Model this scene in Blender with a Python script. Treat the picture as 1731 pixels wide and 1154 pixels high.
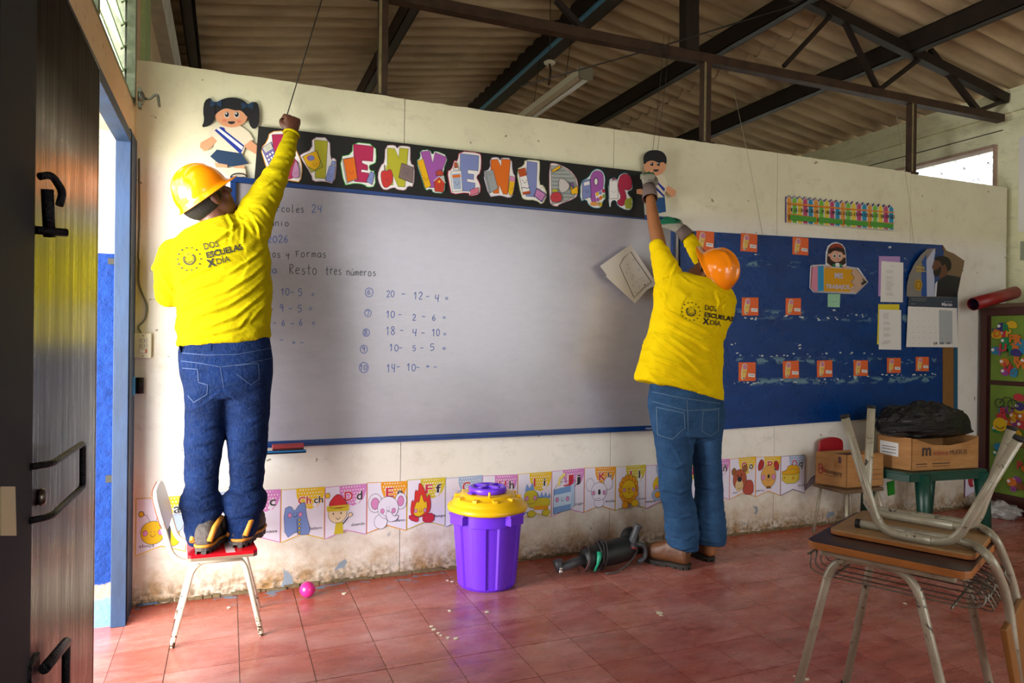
# A classroom wall in daylight: two workers in yellow shirts and orange helmets take down decorations.
import bpy, bmesh, math, random
from mathutils import Vector, Matrix, noise
from mathutils.bvhtree import BVHTree
random.seed(7)
SC = bpy.context.scene
COL = SC.collection
PI = math.pi
for o in list(bpy.data.objects):
    bpy.data.objects.remove(o)

# ------------------------------------------------------------------ camera
F_PX, IW, IH = 1170.87, 1731, 1154
YAW, PITCH, ROLL = math.radians(22.2634), math.radians(-0.0987), math.radians(0.6841)
CAM = Vector((0.0, -3.4969, 1.21))
_f = Vector((math.sin(YAW)*math.cos(PITCH), math.cos(YAW)*math.cos(PITCH), math.sin(PITCH)))
_r = Vector((math.cos(YAW), -math.sin(YAW), 0.0))
_u = _r.cross(_f)
RGT = math.cos(ROLL)*_r + math.sin(ROLL)*_u
UPV = -math.sin(ROLL)*_r + math.cos(ROLL)*_u
FWD = _f
cd = bpy.data.cameras.new('camera')
cd.sensor_width = 36.0
cd.lens = F_PX*36.0/IW
cd.clip_start = 0.05
cam = bpy.data.objects.new('camera', cd)
COL.objects.link(cam)
cam.matrix_world = Matrix(((RGT.x, UPV.x, -FWD.x, CAM.x), (RGT.y, UPV.y, -FWD.y, CAM.y), (RGT.z, UPV.z, -FWD.z, CAM.z), (0, 0, 0, 1)))
SC.camera = cam

# ------------------------------------------------------------------ world and light
SKY = 3.8
w = bpy.data.worlds.new('overcast_sky'); SC.world = w
w.use_nodes = True
bg = w.node_tree.nodes['Background']
bg.inputs['Color'].default_value = (0.93, 0.97, 1.0, 1)
bg.inputs['Strength'].default_value = SKY
SC.view_settings.view_transform = 'Standard'
SC.view_settings.look = 'None'
SC.view_settings.exposure = 0.18
SC.view_settings.gamma = 1.0
SC.view_settings.use_curve_mapping = False
SC.cycles.use_denoising = True
SC.cycles.max_bounces = 8
SC.cycles.diffuse_bounces = 5
SC.cycles.glossy_bounces = 3
SC.cycles.sample_clamp_indirect = 8.0

def area(name, loc, rot, sx, sy, power=0.0, portal=False, color=(1, 1, 1)):
    l = bpy.data.lights.new(name, 'AREA'); l.shape = 'RECTANGLE'; l.size = sx; l.size_y = sy
    l.energy = power; l.color = color
    if portal: l.cycles.is_portal = True
    o = bpy.data.objects.new(name, l); COL.objects.link(o)
    o.location = loc; o.rotation_euler = rot
    return o
XL, XR = -0.39, 5.605          # side walls
YB, YF = -6.2, 4.6             # behind the camera / far end of the room beyond the partition
# openings through which the sky reaches the room (portals guide the sampling of the sky)
area('sky_portal_door', (XL-0.02, -0.6, 1.0), (0, -PI/2, 0), 2.0, 0.85, portal=True)
area('sky_portal_left_window', (XL-0.02, -4.3, 1.9), (0, -PI/2, 0), 1.2, 2.4, portal=True)
area('sky_portal_left_far', (XL-0.02, 2.4, 2.5), (0, -PI/2, 0), 0.9, 3.4, portal=True)
area('sky_portal_right_window', (XR+0.02, -5.25, 2.0), (0, PI/2, 0), 1.0, 1.3, portal=True)
area('sky_portal_right_far', (XR+0.02, 2.0, 2.45), (0, PI/2, 0), 0.9, 3.6, portal=True)
area('sky_portal_back', (3.6, YB-0.02, 1.55), (math.radians(90), 0, 0), 3.7, 3.0, portal=True)
area('daylight_door', (-4.6, -2.6, 1.5), (0, math.radians(-88), math.radians(15)), 3.2, 3.6, power=1150, color=(1.0, 0.99, 0.97))
area('yard_fill_lamp', (-1.5, -2.7, 1.0), (math.radians(90), 0, math.radians(-38)), 1.5, 1.9, power=165, color=(1.0, 0.99, 0.97))  # added lamp outside the doorway, out of view, brightens the wall by the door
area('daylight_left_window', (-2.4, -4.3, 2.5), (0, math.radians(-75), 0), 2.4, 3.4, power=40, color=(1.0, 0.98, 0.95))

# ------------------------------------------------------------------ pixel rays of the photograph -> points on real planes
def ray(px, py): return FWD + RGT*((px-IW/2)/F_PX) - UPV*((py-IH/2)/F_PX)
def on_y(px, py, y=0.0): d = ray(px, py); return CAM + d*((y-CAM.y)/d.y)
def on_z(px, py, z=0.0): d = ray(px, py); return CAM + d*((z-CAM.z)/d.z)
def on_x(px, py, x=0.0): d = ray(px, py); return CAM + d*((x-CAM.x)/d.x)

# ------------------------------------------------------------------ materials
MATS = {}
def lin(c):
    return tuple((x/12.92 if x <= 0.04045 else ((x+0.055)/1.055)**2.4) for x in c)
def hexc(h):
    h = h.lstrip('#'); return lin(tuple(int(h[i:i+2], 16)/255 for i in (0, 2, 4)))
def mat(name, col, rough=0.6, metal=0.0, spec=0.5, noise_amt=0.0, noise_scale=8.0, bump=0.0, bump_scale=60.0, coat=0.0, col2=None, stretch=(1, 1, 1), trans=0.0, emit=0.0):
    if name in MATS: return MATS[name]
    if isinstance(col, str): col = hexc(col)
    if isinstance(col2, str): col2 = hexc(col2)
    m = bpy.data.materials.new(name); m.use_nodes = True
    nt = m.node_tree; b = nt.nodes['Principled BSDF']
    b.inputs['Base Color'].default_value = (*col, 1)
    b.inputs['Roughness'].default_value = rough
    b.inputs['Metallic'].default_value = metal
    b.inputs['Specular IOR Level'].default_value = spec
    b.inputs['Coat Weight'].default_value = coat
    b.inputs['Coat Roughness'].default_value = 0.08
    b.inputs['Transmission Weight'].default_value = trans
    if emit:
        b.inputs['Emission Color'].default_value = (*col, 1); b.inputs['Emission Strength'].default_value = emit
    if noise_amt or bump or col2:
        tc = nt.nodes.new('ShaderNodeTexCoord'); mp = nt.nodes.new('ShaderNodeMapping')
        mp.inputs['Scale'].default_value = stretch
        nt.links.new(tc.outputs['Object'], mp.inputs['Vector'])
        if noise_amt or col2:
            n = nt.nodes.new('ShaderNodeTexNoise'); n.inputs['Scale'].default_value = noise_scale; n.inputs['Detail'].default_value = 6
            n.inputs['Roughness'].default_value = 0.65
            nt.links.new(mp.outputs[0], n.inputs['Vector'])
            r = nt.nodes.new('ShaderNodeValToRGB')
            r.color_ramp.elements[0].position = 0.3; r.color_ramp.elements[1].position = 0.7
            c2 = col2 if col2 else tuple(x*(1-noise_amt) for x in col)
            r.color_ramp.elements[0].color = (*c2, 1); r.color_ramp.elements[1].color = (*col, 1)
            nt.links.new(n.outputs['Fac'], r.inputs['Fac']); nt.links.new(r.outputs['Color'], b.inputs['Base Color'])
        if bump:
            n2 = nt.nodes.new('ShaderNodeTexNoise'); n2.inputs['Scale'].default_value = bump_scale; n2.inputs['Detail'].default_value = 4
            nt.links.new(mp.outputs[0], n2.inputs['Vector'])
            bp = nt.nodes.new('ShaderNodeBump'); bp.inputs['Strength'].default_value = bump; bp.inputs['Distance'].default_value = 0.01
            nt.links.new(n2.outputs['Fac'], bp.inputs['Height']); nt.links.new(bp.outputs['Normal'], b.inputs['Normal'])
    MATS[name] = m
    return m

class G:
    """tiny node-graph helper"""
    def __init__(s, name, rough=0.6, spec=0.5):
        s.m = bpy.data.materials.new(name); s.m.use_nodes = True; s.nt = s.m.node_tree
        s.b = s.nt.nodes['Principled BSDF']; s.b.inputs['Roughness'].default_value = rough; s.b.inputs['Specular IOR Level'].default_value = spec
        s.tc = s.nt.nodes.new('ShaderNodeTexCoord'); MATS[name] = s.m
        s.geo = s.nt.nodes.new('ShaderNodeNewGeometry')
    def L(s, a, b): s.nt.links.new(a, b)
    def pos(s, scale=(1, 1, 1)):
        mp = s.nt.nodes.new('ShaderNodeMapping'); mp.inputs['Scale'].default_value = scale
        s.L(s.geo.outputs['Position'], mp.inputs['Vector']); return mp.outputs[0]
    def sep(s):
        n = s.nt.nodes.new('ShaderNodeSeparateXYZ'); s.L(s.geo.outputs['Position'], n.inputs[0]); return n.outputs
    def noise(s, scale, vec=None, detail=5, rough=0.6, dist=0.0):
        n = s.nt.nodes.new('ShaderNodeTexNoise'); n.inputs['Scale'].default_value = scale; n.inputs['Detail'].default_value = detail
        n.inputs['Roughness'].default_value = rough; n.inputs['Distortion'].default_value = dist
        s.L(vec if vec is not None else s.pos(), n.inputs['Vector']); return n.outputs['Fac']
    def ramp(s, fac, stops):
        r = s.nt.nodes.new('ShaderNodeValToRGB'); e = r.color_ramp.elements
        while len(e) < len(stops): e.new(0.5)
        for i, (p, c) in enumerate(stops):
            e[i].position = p
            if not isinstance(c, (tuple, list)): c = (c, c, c)
            e[i].color = (*c, 1)
        s.L(fac, r.inputs['Fac']); return r.outputs['Color']
    def rng(s, v, a, b, c=0.0, d=1.0):
        n = s.nt.nodes.new('ShaderNodeMapRange'); n.inputs['From Min'].default_value = a; n.inputs['From Max'].default_value = b
        n.inputs['To Min'].default_value = c; n.inputs['To Max'].default_value = d; s.L(v, n.inputs['Value']); return n.outputs['Result']
    def math(s, op, a, b=None):
        n = s.nt.nodes.new('ShaderNodeMath'); n.operation = op; n.use_clamp = False
        for i, v in enumerate((a, b)):
            if v is None: continue
            if isinstance(v, (int, float)): n.inputs[i].default_value = v
            else: s.L(v, n.inputs[i])
        return n.outputs[0]
    def mix(s, fac, a, b, mode='MIX'):
        n = s.nt.nodes.new('ShaderNodeMix'); n.data_type = 'RGBA'; n.blend_type = mode
        for k, v in ((0, fac), (6, a), (7, b)):
            if isinstance(v, (int, float)): n.inputs[k].default_value = v
            elif isinstance(v, tuple): n.inputs[k].default_value = (*v, 1)
            else: s.L(v, n.inputs[k])
        return n.outputs[2]
    def color(s, v): s.L(v, s.b.inputs['Base Color']); return s
    def rough(s, v): s.L(v, s.b.inputs['Roughness']); return s
    def bump(s, v, strength=0.3, dist=0.01):
        n = s.nt.nodes.new('ShaderNodeBump'); n.inputs['Strength'].default_value = strength; n.inputs['Distance'].default_value = dist
        s.L(v, n.inputs['Height']); s.L(n.outputs['Normal'], s.b.inputs['Normal']); return s

# ------------------------------------------------------------------ mesh builder
class MB:
    def __init__(s): s.v = []; s.f = []; s.mi = []; s.mats = []; s.sm = []
    def m(s, mt):
        if mt is None: return 0
        if mt not in s.mats: s.mats.append(mt)
        return s.mats.index(mt)
    def add(s, vs, fs, mt=None, smooth=False):
        k = len(s.v); i = s.m(mt); s.v += [Vector(x) for x in vs]
        for f in fs: s.f.append([a+k for a in f]); s.mi.append(i); s.sm.append(smooth)
        return s
    def box(s, lo, hi, mt=None, M=None):
        x0, y0, z0 = lo; x1, y1, z1 = hi
        vs = [Vector(p) for p in ((x0,y0,z0),(x1,y0,z0),(x1,y1,z0),(x0,y1,z0),(x0,y0,z1),(x1,y0,z1),(x1,y1,z1),(x0,y1,z1))]
        if M: vs = [M @ p for p in vs]
        return s.add(vs, [(0,3,2,1),(4,5,6,7),(0,1,5,4),(1,2,6,5),(2,3,7,6),(3,0,4,7)], mt)
    def beam(s, a, b, w, h, mt=None, up=(0, 0, 1)):
        a, b = Vector(a), Vector(b); d = (b-a).normalized(); up = Vector(up)
        if abs(d.dot(up)) > 0.98: up = Vector((0, 1, 0))
        r = d.cross(up).normalized()*(w/2); u = r.cross(d).normalized()*(h/2)
        vs = [a-r-u, a+r-u, a+r+u, a-r+u, b-r-u, b+r-u, b+r+u, b-r+u]
        return s.add(vs, [(0,1,2,3),(7,6,5,4),(0,4,5,1),(1,5,6,2),(2,6,7,3),(3,7,4,0)], mt)
    def tube(s, pts, r, mt=None, n=10, caps=True, closed=False):
        pts = [Vector(p) for p in pts]; N = len(pts)
        rs = r if isinstance(r, (list, tuple)) else [r]*N
        t0 = (pts[1]-pts[0]).normalized()
        nrm = t0.orthogonal().normalized(); vs = []; prev = t0
        for i, p in enumerate(pts):
            if closed: t = (pts[(i+1) % N]-pts[i-1]).normalized()
            elif i == 0: t = t0
            elif i == N-1: t = (pts[-1]-pts[-2]).normalized()
            else: t = ((pts[i+1]-p).normalized()+(p-pts[i-1]).normalized()).normalized()
            q = prev.rotation_difference(t); nrm = (q @ nrm).normalized(); prev = t
            bn = t.cross(nrm)
            for k in range(n):
                a = 2*PI*k/n; vs.append(p + nrm*math.cos(a)*rs[i] + bn*math.sin(a)*rs[i])
        fs = []
        for i in range(N-1 if not closed else N):
            j = (i+1) % N
            for k in range(n):
                fs.append((i*n+k, i*n+(k+1) % n, j*n+(k+1) % n, j*n+k))
        s.add(vs, fs, mt, True)
        if caps and not closed:
            k0 = len(s.v)-len(vs)
            s.f.append([k0+k for k in range(n)][::-1]); s.mi.append(s.m(mt)); s.sm.append(False)
            s.f.append([k0+(N-1)*n+k for k in range(n)]); s.mi.append(s.m(mt)); s.sm.append(False)
        return s
    def lathe(s, prof, c, mt=None, n=40, smooth=True, axis=None, fn=None, cap=True):
        """prof: (r, z) list; axis: optional Matrix"""
        vs = []
        for (r, z) in prof:
            for k in range(n):
                a = 2*PI*k/n; rr = fn(r, z, a) if fn else r
                p = Vector((rr*math.cos(a), rr*math.sin(a), z))
                if axis: p = axis @ p
                vs.append(p+Vector(c))
        fs = [(i*n+k, i*n+(k+1) % n, (i+1)*n+(k+1) % n, (i+1)*n+k) for i in range(len(prof)-1) for k in range(n)]
        s.add(vs, fs, mt, smooth)
        k0 = len(s.v)-len(vs)
        if cap and prof[0][0] > 1e-5: s.f.append([k0+k for k in range(n)][::-1]); s.mi.append(s.m(mt)); s.sm.append(False)
        if cap and prof[-1][0] > 1e-5: s.f.append([k0+(len(prof)-1)*n+k for k in range(n)]); s.mi.append(s.m(mt)); s.sm.append(False)
        return s
    def prism(s, poly, thick, mt=None):
        """poly: 3D points of a flat outline; thick: vector"""
        poly = [Vector(p) for p in poly]; t = Vector(thick); n = len(poly)
        nrm = Vector((0, 0, 0))
        for i in range(n): nrm += poly[i].cross(poly[(i+1) % n])
        if nrm.dot(t) > 0: poly = poly[::-1]
        vs = poly + [p+t for p in poly]
        fs = [list(range(n)), [n+i for i in range(n)][::-1]] + [(i, n+i, n+(i+1) % n, (i+1) % n) for i in range(n)]
        return s.add(vs, fs, mt)
    def build(s, name, mt=None, parent=None, bevel=0.0, smooth=None, seg=2):
        me = bpy.data.meshes.new(name)
        me.from_pydata(s.v, [], s.f)
        mats = s.mats if s.mats else [mt]
        for x in mats: me.materials.append(x)
        me.polygons.foreach_set('material_index', s.mi)
        sm = s.sm if smooth is None else [smooth]*len(s.f)
        me.polygons.foreach_set('use_smooth', sm)
        me.validate(); me.update()
        o = bpy.data.objects.new(name, me); COL.objects.link(o)
        if parent is not None:
            o.parent = parent; o.matrix_parent_inverse = parent.matrix_world.inverted() if parent.type == 'EMPTY' else Matrix()
        if bevel:
            b = o.modifiers.new('bevel', 'BEVEL'); b.width = bevel; b.segments = seg; b.limit_method = 'ANGLE'; b.angle_limit = math.radians(40)
        return o

def tag(o, label=None, cat=None, group=None, kind=None):
    if label: o['label'] = label
    if cat: o['category'] = cat
    if group: o['group'] = group
    if kind: o['kind'] = kind
    return o
def empty(name, loc, label=None, cat=None, group=None, kind=None):
    o = bpy.data.objects.new(name, None); COL.objects.link(o); o.location = loc; o.empty_display_size = 0.05
    o.matrix_world = Matrix.Translation(Vector(loc))
    return tag(o, label, cat, group, kind)
def arc(c, r, a0, a1, n, ex, ez):
    c, ex, ez = Vector(c), Vector(ex), Vector(ez)
    return [c+ex*r*math.cos(a0+(a1-a0)*i/n)+ez*r*math.sin(a0+(a1-a0)*i/n) for i in range(n+1)]
def fillet(pts, r, n=6):
    """round the corners of a polyline"""
    pts = [Vector(p) for p in pts]; out = [pts[0]]
    for i in range(1, len(pts)-1):
        p = pts[i]; a = pts[i-1]-p; b = pts[i+1]-p
        rr = min(r, a.length*0.48, b.length*0.48)
        p0 = p+a.normalized()*rr; p1 = p+b.normalized()*rr
        for k in range(n+1):
            t = k/n; out.append(p0*(1-t)**2 + p*2*t*(1-t) + p1*t*t)
    out.append(pts[-1]); return out

# flat art: ellipses, polygons, strokes and lettering stacked as thin layers of real paper or ink
_txt = {}
def text_mesh(s, bold=0.0):
    k = (s, bold)
    if k in _txt: return _txt[k]
    cu = bpy.data.curves.new('lettering', 'FONT'); cu.body = s; cu.size = 1.0; cu.offset = bold; cu.resolution_u = 3
    ob = bpy.data.objects.new('lettering', cu); COL.objects.link(ob)
    dg = bpy.context.evaluated_depsgraph_get(); dg.update()
    me = bpy.data.meshes.new_from_object(ob.evaluated_get(dg))
    vs = [(v.co.x, v.co.y) for v in me.vertices]; fs = [list(p.vertices) for p in me.polygons]
    bpy.data.objects.remove(ob); bpy.data.curves.remove(cu); bpy.data.meshes.remove(me)
    wd = max([v[0] for v in vs], default=1.0)
    _txt[k] = (vs, fs, wd); return _txt[k]
class Art:
    def __init__(s, fn, n, step=0.0004, thick=0.0003):
        s.fn = fn; s.n = Vector(n); s.mb = MB(); s.k = 0; s.step = step; s.th = thick
    def P(s, u, v, extra=0.0): return s.fn(u, v) + s.n*(s.k*s.step+extra)
    def poly(s, pts, mt, thick=None):
        s.k += 1; th = thick or s.th
        s.mb.prism([s.P(*p) for p in pts], -s.n*th, mt); return s
    def ell(s, u, v, ru, rv, mt, n=24, rot=0.0, a0=0.0, a1=2*PI):
        c, q = math.cos(rot), math.sin(rot); m = n+1 if abs(a1-a0) < 6.28 else n
        pts = []
        for i in range(m):
            a = a0+(a1-a0)*i/n; x, y = ru*math.cos(a), rv*math.sin(a); pts.append((u+x*c-y*q, v+x*q+y*c))
        return s.poly(pts, mt)
    def line(s, pts, wd, mt, closed=False):
        s.k += 1; pts = [Vector(p) for p in pts]; N = len(pts)
        L_, R_ = [], []
        for i, p in enumerate(pts):
            a = pts[i-1] if (i > 0 or closed) else p; b = pts[(i+1) % N] if (i < N-1 or closed) else p
            d = (b-a)
            if d.length < 1e-9: d = Vector((1, 0))
            d.normalize(); nn = Vector((-d.y, d.x))*wd/2
            L_.append(p+nn); R_.append(p-nn)
        vs = [s.P(*q) for q in L_]+[s.P(*q) for q in R_]
        fs = [(i, (i+1) % N, N+(i+1) % N, N+i) for i in range(N if closed else N-1)]
        s.mb.add(vs, fs, mt); return s
    def ring(s, u, v, ru, rv, wd, mt, a0=0.0, a1=2*PI, n=24):
        full = abs(a1-a0) > 6.28
        return s.line([(u+ru*math.cos(a0+(a1-a0)*i/n), v+rv*math.sin(a0+(a1-a0)*i/n)) for i in range(n if full else n+1)], wd, mt, full)
    def text(s, t, u, v, ex, ey, mt, bold=0.0, width=None, center=False):
        """ex, ey: (du,dv) of one em along and up; width: fit the whole string to this many units of |ex| direction"""
        s.k += 1; vs, fs, wd = text_mesh(t, bold); kx = 1.0
        ex, ey = Vector(ex), Vector(ey)
        if width: kx = width/(wd*ex.length)
        off = -wd*kx/2 if center else 0.0
        s.mb.add([s.P(*(Vector((u, v))+ex*(x*kx+off)+ey*y)) for x, y in vs], fs, mt); return s
    def build(s, name, parent=None): return s.mb.build(name, parent=parent)
# ================================================================== ROOM SHELL
INK = mat('ink_black', (0.012, 0.012, 0.016), 0.6)
# --- wall paint: cream white, scuffed, brown damp at the foot, chipped to an older blue grey coat
g = G('wall_paint', 0.62, 0.3)
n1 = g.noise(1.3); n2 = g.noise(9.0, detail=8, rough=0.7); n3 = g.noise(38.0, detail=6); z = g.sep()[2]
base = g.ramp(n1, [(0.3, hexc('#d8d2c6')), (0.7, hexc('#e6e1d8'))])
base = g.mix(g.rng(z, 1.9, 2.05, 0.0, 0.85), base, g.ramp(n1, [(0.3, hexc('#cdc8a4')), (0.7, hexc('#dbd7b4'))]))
base = g.mix(g.ramp(n2, [(0.52, 0.0), (0.75, 0.35)]), base, hexc('#a89f88'))
smv = g.noise(3.0, g.pos((1, 1, 3)), 7, 0.75)
base = g.mix(g.ramp(smv, [(0.58, 0.0), (0.7, 0.28)]), base, hexc('#8d8472'))
chip = g.ramp(g.noise(14.0, detail=4, rough=0.55, dist=0.3), [(0.70, 0.0), (0.715, 1.0)])
base = g.mix(chip, base, hexc('#8b846f'))
spk = g.ramp(g.noise(55.0, detail=3), [(0.73, 0.0), (0.76, 0.8)])
base = g.mix(spk, base, hexc('#4a4538'))
damp = g.math('MULTIPLY', g.rng(z, 0.34, 0.02), g.rng(n2, 0.25, 0.62)); damp = g.math('MINIMUM', damp, 1.0); damp = g.math('MAXIMUM', damp, 0.0)
base = g.mix(damp, base, hexc('#9c7442'))
low = g.math('MULTIPLY', g.rng(z, 0.12, 0.0), g.ramp(n3, [(0.42, 0.0), (0.6, 1.0)])); low = g.math('MAXIMUM', low, 0.0)
base = g.mix(low, base, hexc('#57452c'))
bl = g.math('MULTIPLY', g.ramp(g.noise(6.0, detail=3, dist=0.4), [(0.66, 0.0), (0.68, 1.0)]), g.rng(z, 0.5, 0.1)); bl = g.math('MAXIMUM', bl, 0.0)
base = g.mix(bl, base, hexc('#7c8791'))
g.color(base).bump(g.noise(120.0, detail=3), 0.12)
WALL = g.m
g = G('side_wall_paint', 0.7, 0.3)
base = g.ramp(g.noise(2.0, detail=6, rough=0.7), [(0.3, hexc('#d0ceA4')), (0.7, hexc('#e6e5c2'))])
base = g.mix(g.ramp(g.noise(7.0, g.pos((1, 1, 2.5)), 7, 0.75), [(0.5, 0.0), (0.75, 0.45)]), base, hexc('#807c5c'))
g.color(base).bump(g.noise(90.0), 0.15)
SIDE = g.m
g = G('left_wall_paint', 0.7, 0.3)
base = g.ramp(g.noise(2.0, detail=6, rough=0.7), [(0.3, hexc('#c2a680')), (0.7, hexc('#d9bf98'))])
base = g.mix(g.ramp(g.noise(40.0, detail=5), [(0.62, 0.0), (0.7, 0.6)]), base, hexc('#5e4a34'))
g.color(base).bump(g.noise(90.0), 0.2)
LEFTW = g.m
# --- floor tiles, worn red, streaked along x, semi gloss
def tile_mat(name, a, b, c):
    g = G(name, 0.3, 0.5)
    st = g.noise(5.0, g.pos((0.7, 3.0, 1)), 8, 0.72, 1.2)
    base = g.ramp(st, [(0.28, hexc(a)), (0.5, hexc(b)), (0.78, hexc(c))])
    base = g.mix(g.ramp(g.noise(2.4, g.pos((0.8, 1.6, 1)), 6, 0.7), [(0.45, 0.0), (0.72, 0.6)]), base, hexc('#cf9f96'))
    rust = g.math('MULTIPLY', g.rng(g.sep()[1], -0.34, -0.06), g.ramp(g.noise(4.0, detail=6), [(0.3, 0.4), (0.6, 1.0)])); rust = g.math('MAXIMUM', rust, 0.0); rust = g.math('MINIMUM', rust, 0.9)
    base = g.mix(rust, base, hexc('#a3472f'))
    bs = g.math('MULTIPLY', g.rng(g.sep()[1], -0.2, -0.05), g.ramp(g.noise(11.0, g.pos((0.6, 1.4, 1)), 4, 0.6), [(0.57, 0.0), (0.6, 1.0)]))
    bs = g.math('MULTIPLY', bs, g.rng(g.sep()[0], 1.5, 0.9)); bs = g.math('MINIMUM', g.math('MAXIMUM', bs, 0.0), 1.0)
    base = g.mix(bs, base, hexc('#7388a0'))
    pk = g.ramp(g.noise(30.0, detail=2), [(0.765, 0.0), (0.775, 1.0)])
    base = g.mix(pk, base, hexc('#d8c0a8'))
    g.color(base)
    g.rough(g.rng(g.noise(6.0, g.pos((1, 2.5, 1)), 6, 0.7), 0.3, 0.75, 0.17, 0.42)).bump(g.noise(14.0, g.pos((0.6, 2, 1)), 5), 0.06)
    return g.m
TILES = [tile_mat('red_tile', '#84453a', '#a85a4d', '#bd7163'), tile_mat('red_tile_pale', '#8c4c40', '#ae6458', '#c47d71'), tile_mat('red_tile_dark', '#7c4035', '#a05347', '#b5695c')]
GROUT = mat('grout', '#a08c7a', 0.85, noise_amt=0.5, noise_scale=30)
# --- floor
fl = empty('floor', (0, 0, 0), kind='structure')
MB().box((XL-0.02, YB, -0.08), (XR+0.02, YF, -0.003)).build('floor_screed', GROUT, fl)
tile_me = None; cnt = 0
def tile_mesh(w, h, name='floor_tile'):
    return MB().box((0.0018, 0.0018, -0.006), (w-0.0018, h-0.0018, 0.0))
def put_tile(x, y, w, h, nm='floor_tile'):
    mb = tile_mesh(w, h); mb.v = [v+Vector((x, y, 0)) for v in mb.v]
    o = mb.build(nm, random.choice(TILES), fl); return o
shared = {}
def add_tile(x0, y0, x1, y1):
    k = (round(x1-x0, 3), round(y1-y0, 3), random.randrange(3))
    if k not in shared:
        me = tile_mesh(k[0], k[1]).build('floor_tile', TILES[k[2]], fl); shared[k] = me
        o = me
    else:
        o = shared[k].copy(); COL.objects.link(o)
    o.location = (x0, y0, random.uniform(-0.0006, 0.0004)); return o
rest = []
gx = [XL, -0.2]+[0.05+0.25*i for i in range(22)]+[XR]
gy = [0.0]+[-0.23-0.25*i for i in range(22)]
def vis(px, py): return None
for i in range(len(gx)-1):
    for j in range(len(gy)-1):
        x0, x1, y1, y0 = gx[i], gx[i+1], gy[j], gy[j+1]
        if y0 < YB: continue
        c = Vector(((x0+x1)/2, (y0+y1)/2, 0))-CAM; k = c.dot(FWD)
        on = False
        if k > 0.3:
            px = IW/2+F_PX*c.dot(RGT)/k; py = IH/2-F_PX*c.dot(UPV)/k
            on = -60 < px < IW+90 and py < IH+110
        if on and cnt < 298: add_tile(x0, y0, x1, y1); cnt += 1
        else: rest.append((x0, y0, x1, y1))
mb = MB()
for (x0, y0, x1, y1) in rest: mb.box((x0+0.0012, y0+0.0012, -0.006), (x1-0.0012, y1-0.0012, 0.0))
tag(mb.build('far_tiles', TILES[0], fl), kind='stuff')
MB().box((XL, 0.08, -0.006), (XR, YF, 0.0)).build('next_room_floor', TILES[2], fl)
MB().box((XL-0.55, -1.9, -0.1), (XL-0.001, -0.188, -0.001)).build('threshold', TILES[1], fl)
# outside ground
MB().box((-14, -14, -0.16), (XL-0.3, 14, -0.1)).build('ground', mat('yard_concrete', '#b4afa4', 0.9, noise_amt=0.2), None)['kind'] = 'structure'
MB().box((XR+0.3, -14, -0.16), (18, 14, -0.1)).build('ground', MATS['yard_concrete'], None)['kind'] = 'structure'

# --- front partition of 1.22 m panels
wf = empty('wall_front', (0, 0, 0), kind='structure')
TOPZ = 2.44
seams = [XL+0.0, 0.823, 2.055, 3.27, 4.487, 5.56]
for i in range(5):
    x0, x1 = seams[i]+(0.0015 if i else 0), seams[i+1]-0.0015
    mb = MB(); n = 26
    if i == 4:       # rounded free end
        poly = [(x0, 0.0), (x1-0.035, 0.0)]+[(x1-0.035+0.035*math.sin(a), 0.035-0.035*math.cos(a)) for a in [PI/2*k/6 for k in range(7)]]+[(x1, 0.07), (x0, 0.07)]
        mb.prism([(a, b, 0.0) for a, b in poly], (0, 0, TOPZ-0.01))
    else:
        # ragged top edge
        tops = [(x0+(x1-x0)*k/n, TOPZ+random.uniform(-0.0025, 0.002)) for k in range(n+1)]
        poly = [(x0, 0.0, 0.0), (x1, 0.0, 0.0)]+[(a, 0.0, b) for a, b in tops[::-1]]
        mb.prism(poly, (0, 0.07, 0))
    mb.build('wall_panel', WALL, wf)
# crusty foot of the wall
mb = MB()
for k in range(150):
    x = XL+0.02+(5.9)*k/150; h = random.uniform(0.008, 0.02)
    mb.box((x, -random.uniform(0.003, 0.011), 0.0), (x+random.uniform(0.03, 0.05), 0.0, h))
tag(mb.build('mortar_crumbs', mat('mortar', '#7a6647', 0.95, noise_amt=0.5, noise_scale=60), wf), kind='stuff')

# --- side walls with openings
def wall_with_holes(name, x0, x1, y0, y1, z0, z1, holes, mt):
    """wall slab in the y-z plane with rectangular holes (ya,yb,za,zb)"""
    mb = MB(); ys = sorted({y0, y1} | {h[0] for h in holes} | {h[1] for h in holes}); zs = sorted({z0, z1} | {h[2] for h in holes} | {h[3] for h in holes})
    for a, b in zip(ys[:-1], ys[1:]):
        for c, d in zip(zs[:-1], zs[1:]):
            my, mz = (a+b)/2, (c+d)/2
            if any(h[0] < my < h[1] and h[2] < mz < h[3] for h in holes): continue
            mb.box((x0, a, c), (x1, b, d))
    o = mb.build(name, mt); o['kind'] = 'structure'; return o
TW = 0.13
DY0, DY1, DZ = -1.83, -0.19, 2.06
wall_with_holes('wall_left', XL-TW, XL, YB, YF, -0.1, 3.3, [(DY0, DY1, -0.1, DZ), (-2.6, -0.07, 2.215, 3.02), (-5.2, -3.6, 1.5, 2.3), (1.5, 3.3, 2.3, 2.8)], LEFTW)
wall_with_holes('wall_right', XR, XR+0.2, YB, YF, -0.1, 3.02, [(0.14, 4.0, 1.6, 2.80), (-5.9, -4.6, 1.5, 2.5)], SIDE)
BX0, BX1, BZ0, BZ1 = 1.72, 4.7, 0.05, 3.1
MB().box((XL-TW, YB-0.2, -0.1), (BX0, YB, 3.9)).box((BX1, YB-0.2, -0.1), (XR+0.2, YB, 3.9)).box((BX0, YB-0.2, -0.1), (BX1, YB, BZ0)).box((BX0, YB-0.2, BZ1), (BX1, YB, 3.9)).build('wall_back', SIDE)['kind'] = 'structure'
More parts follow.
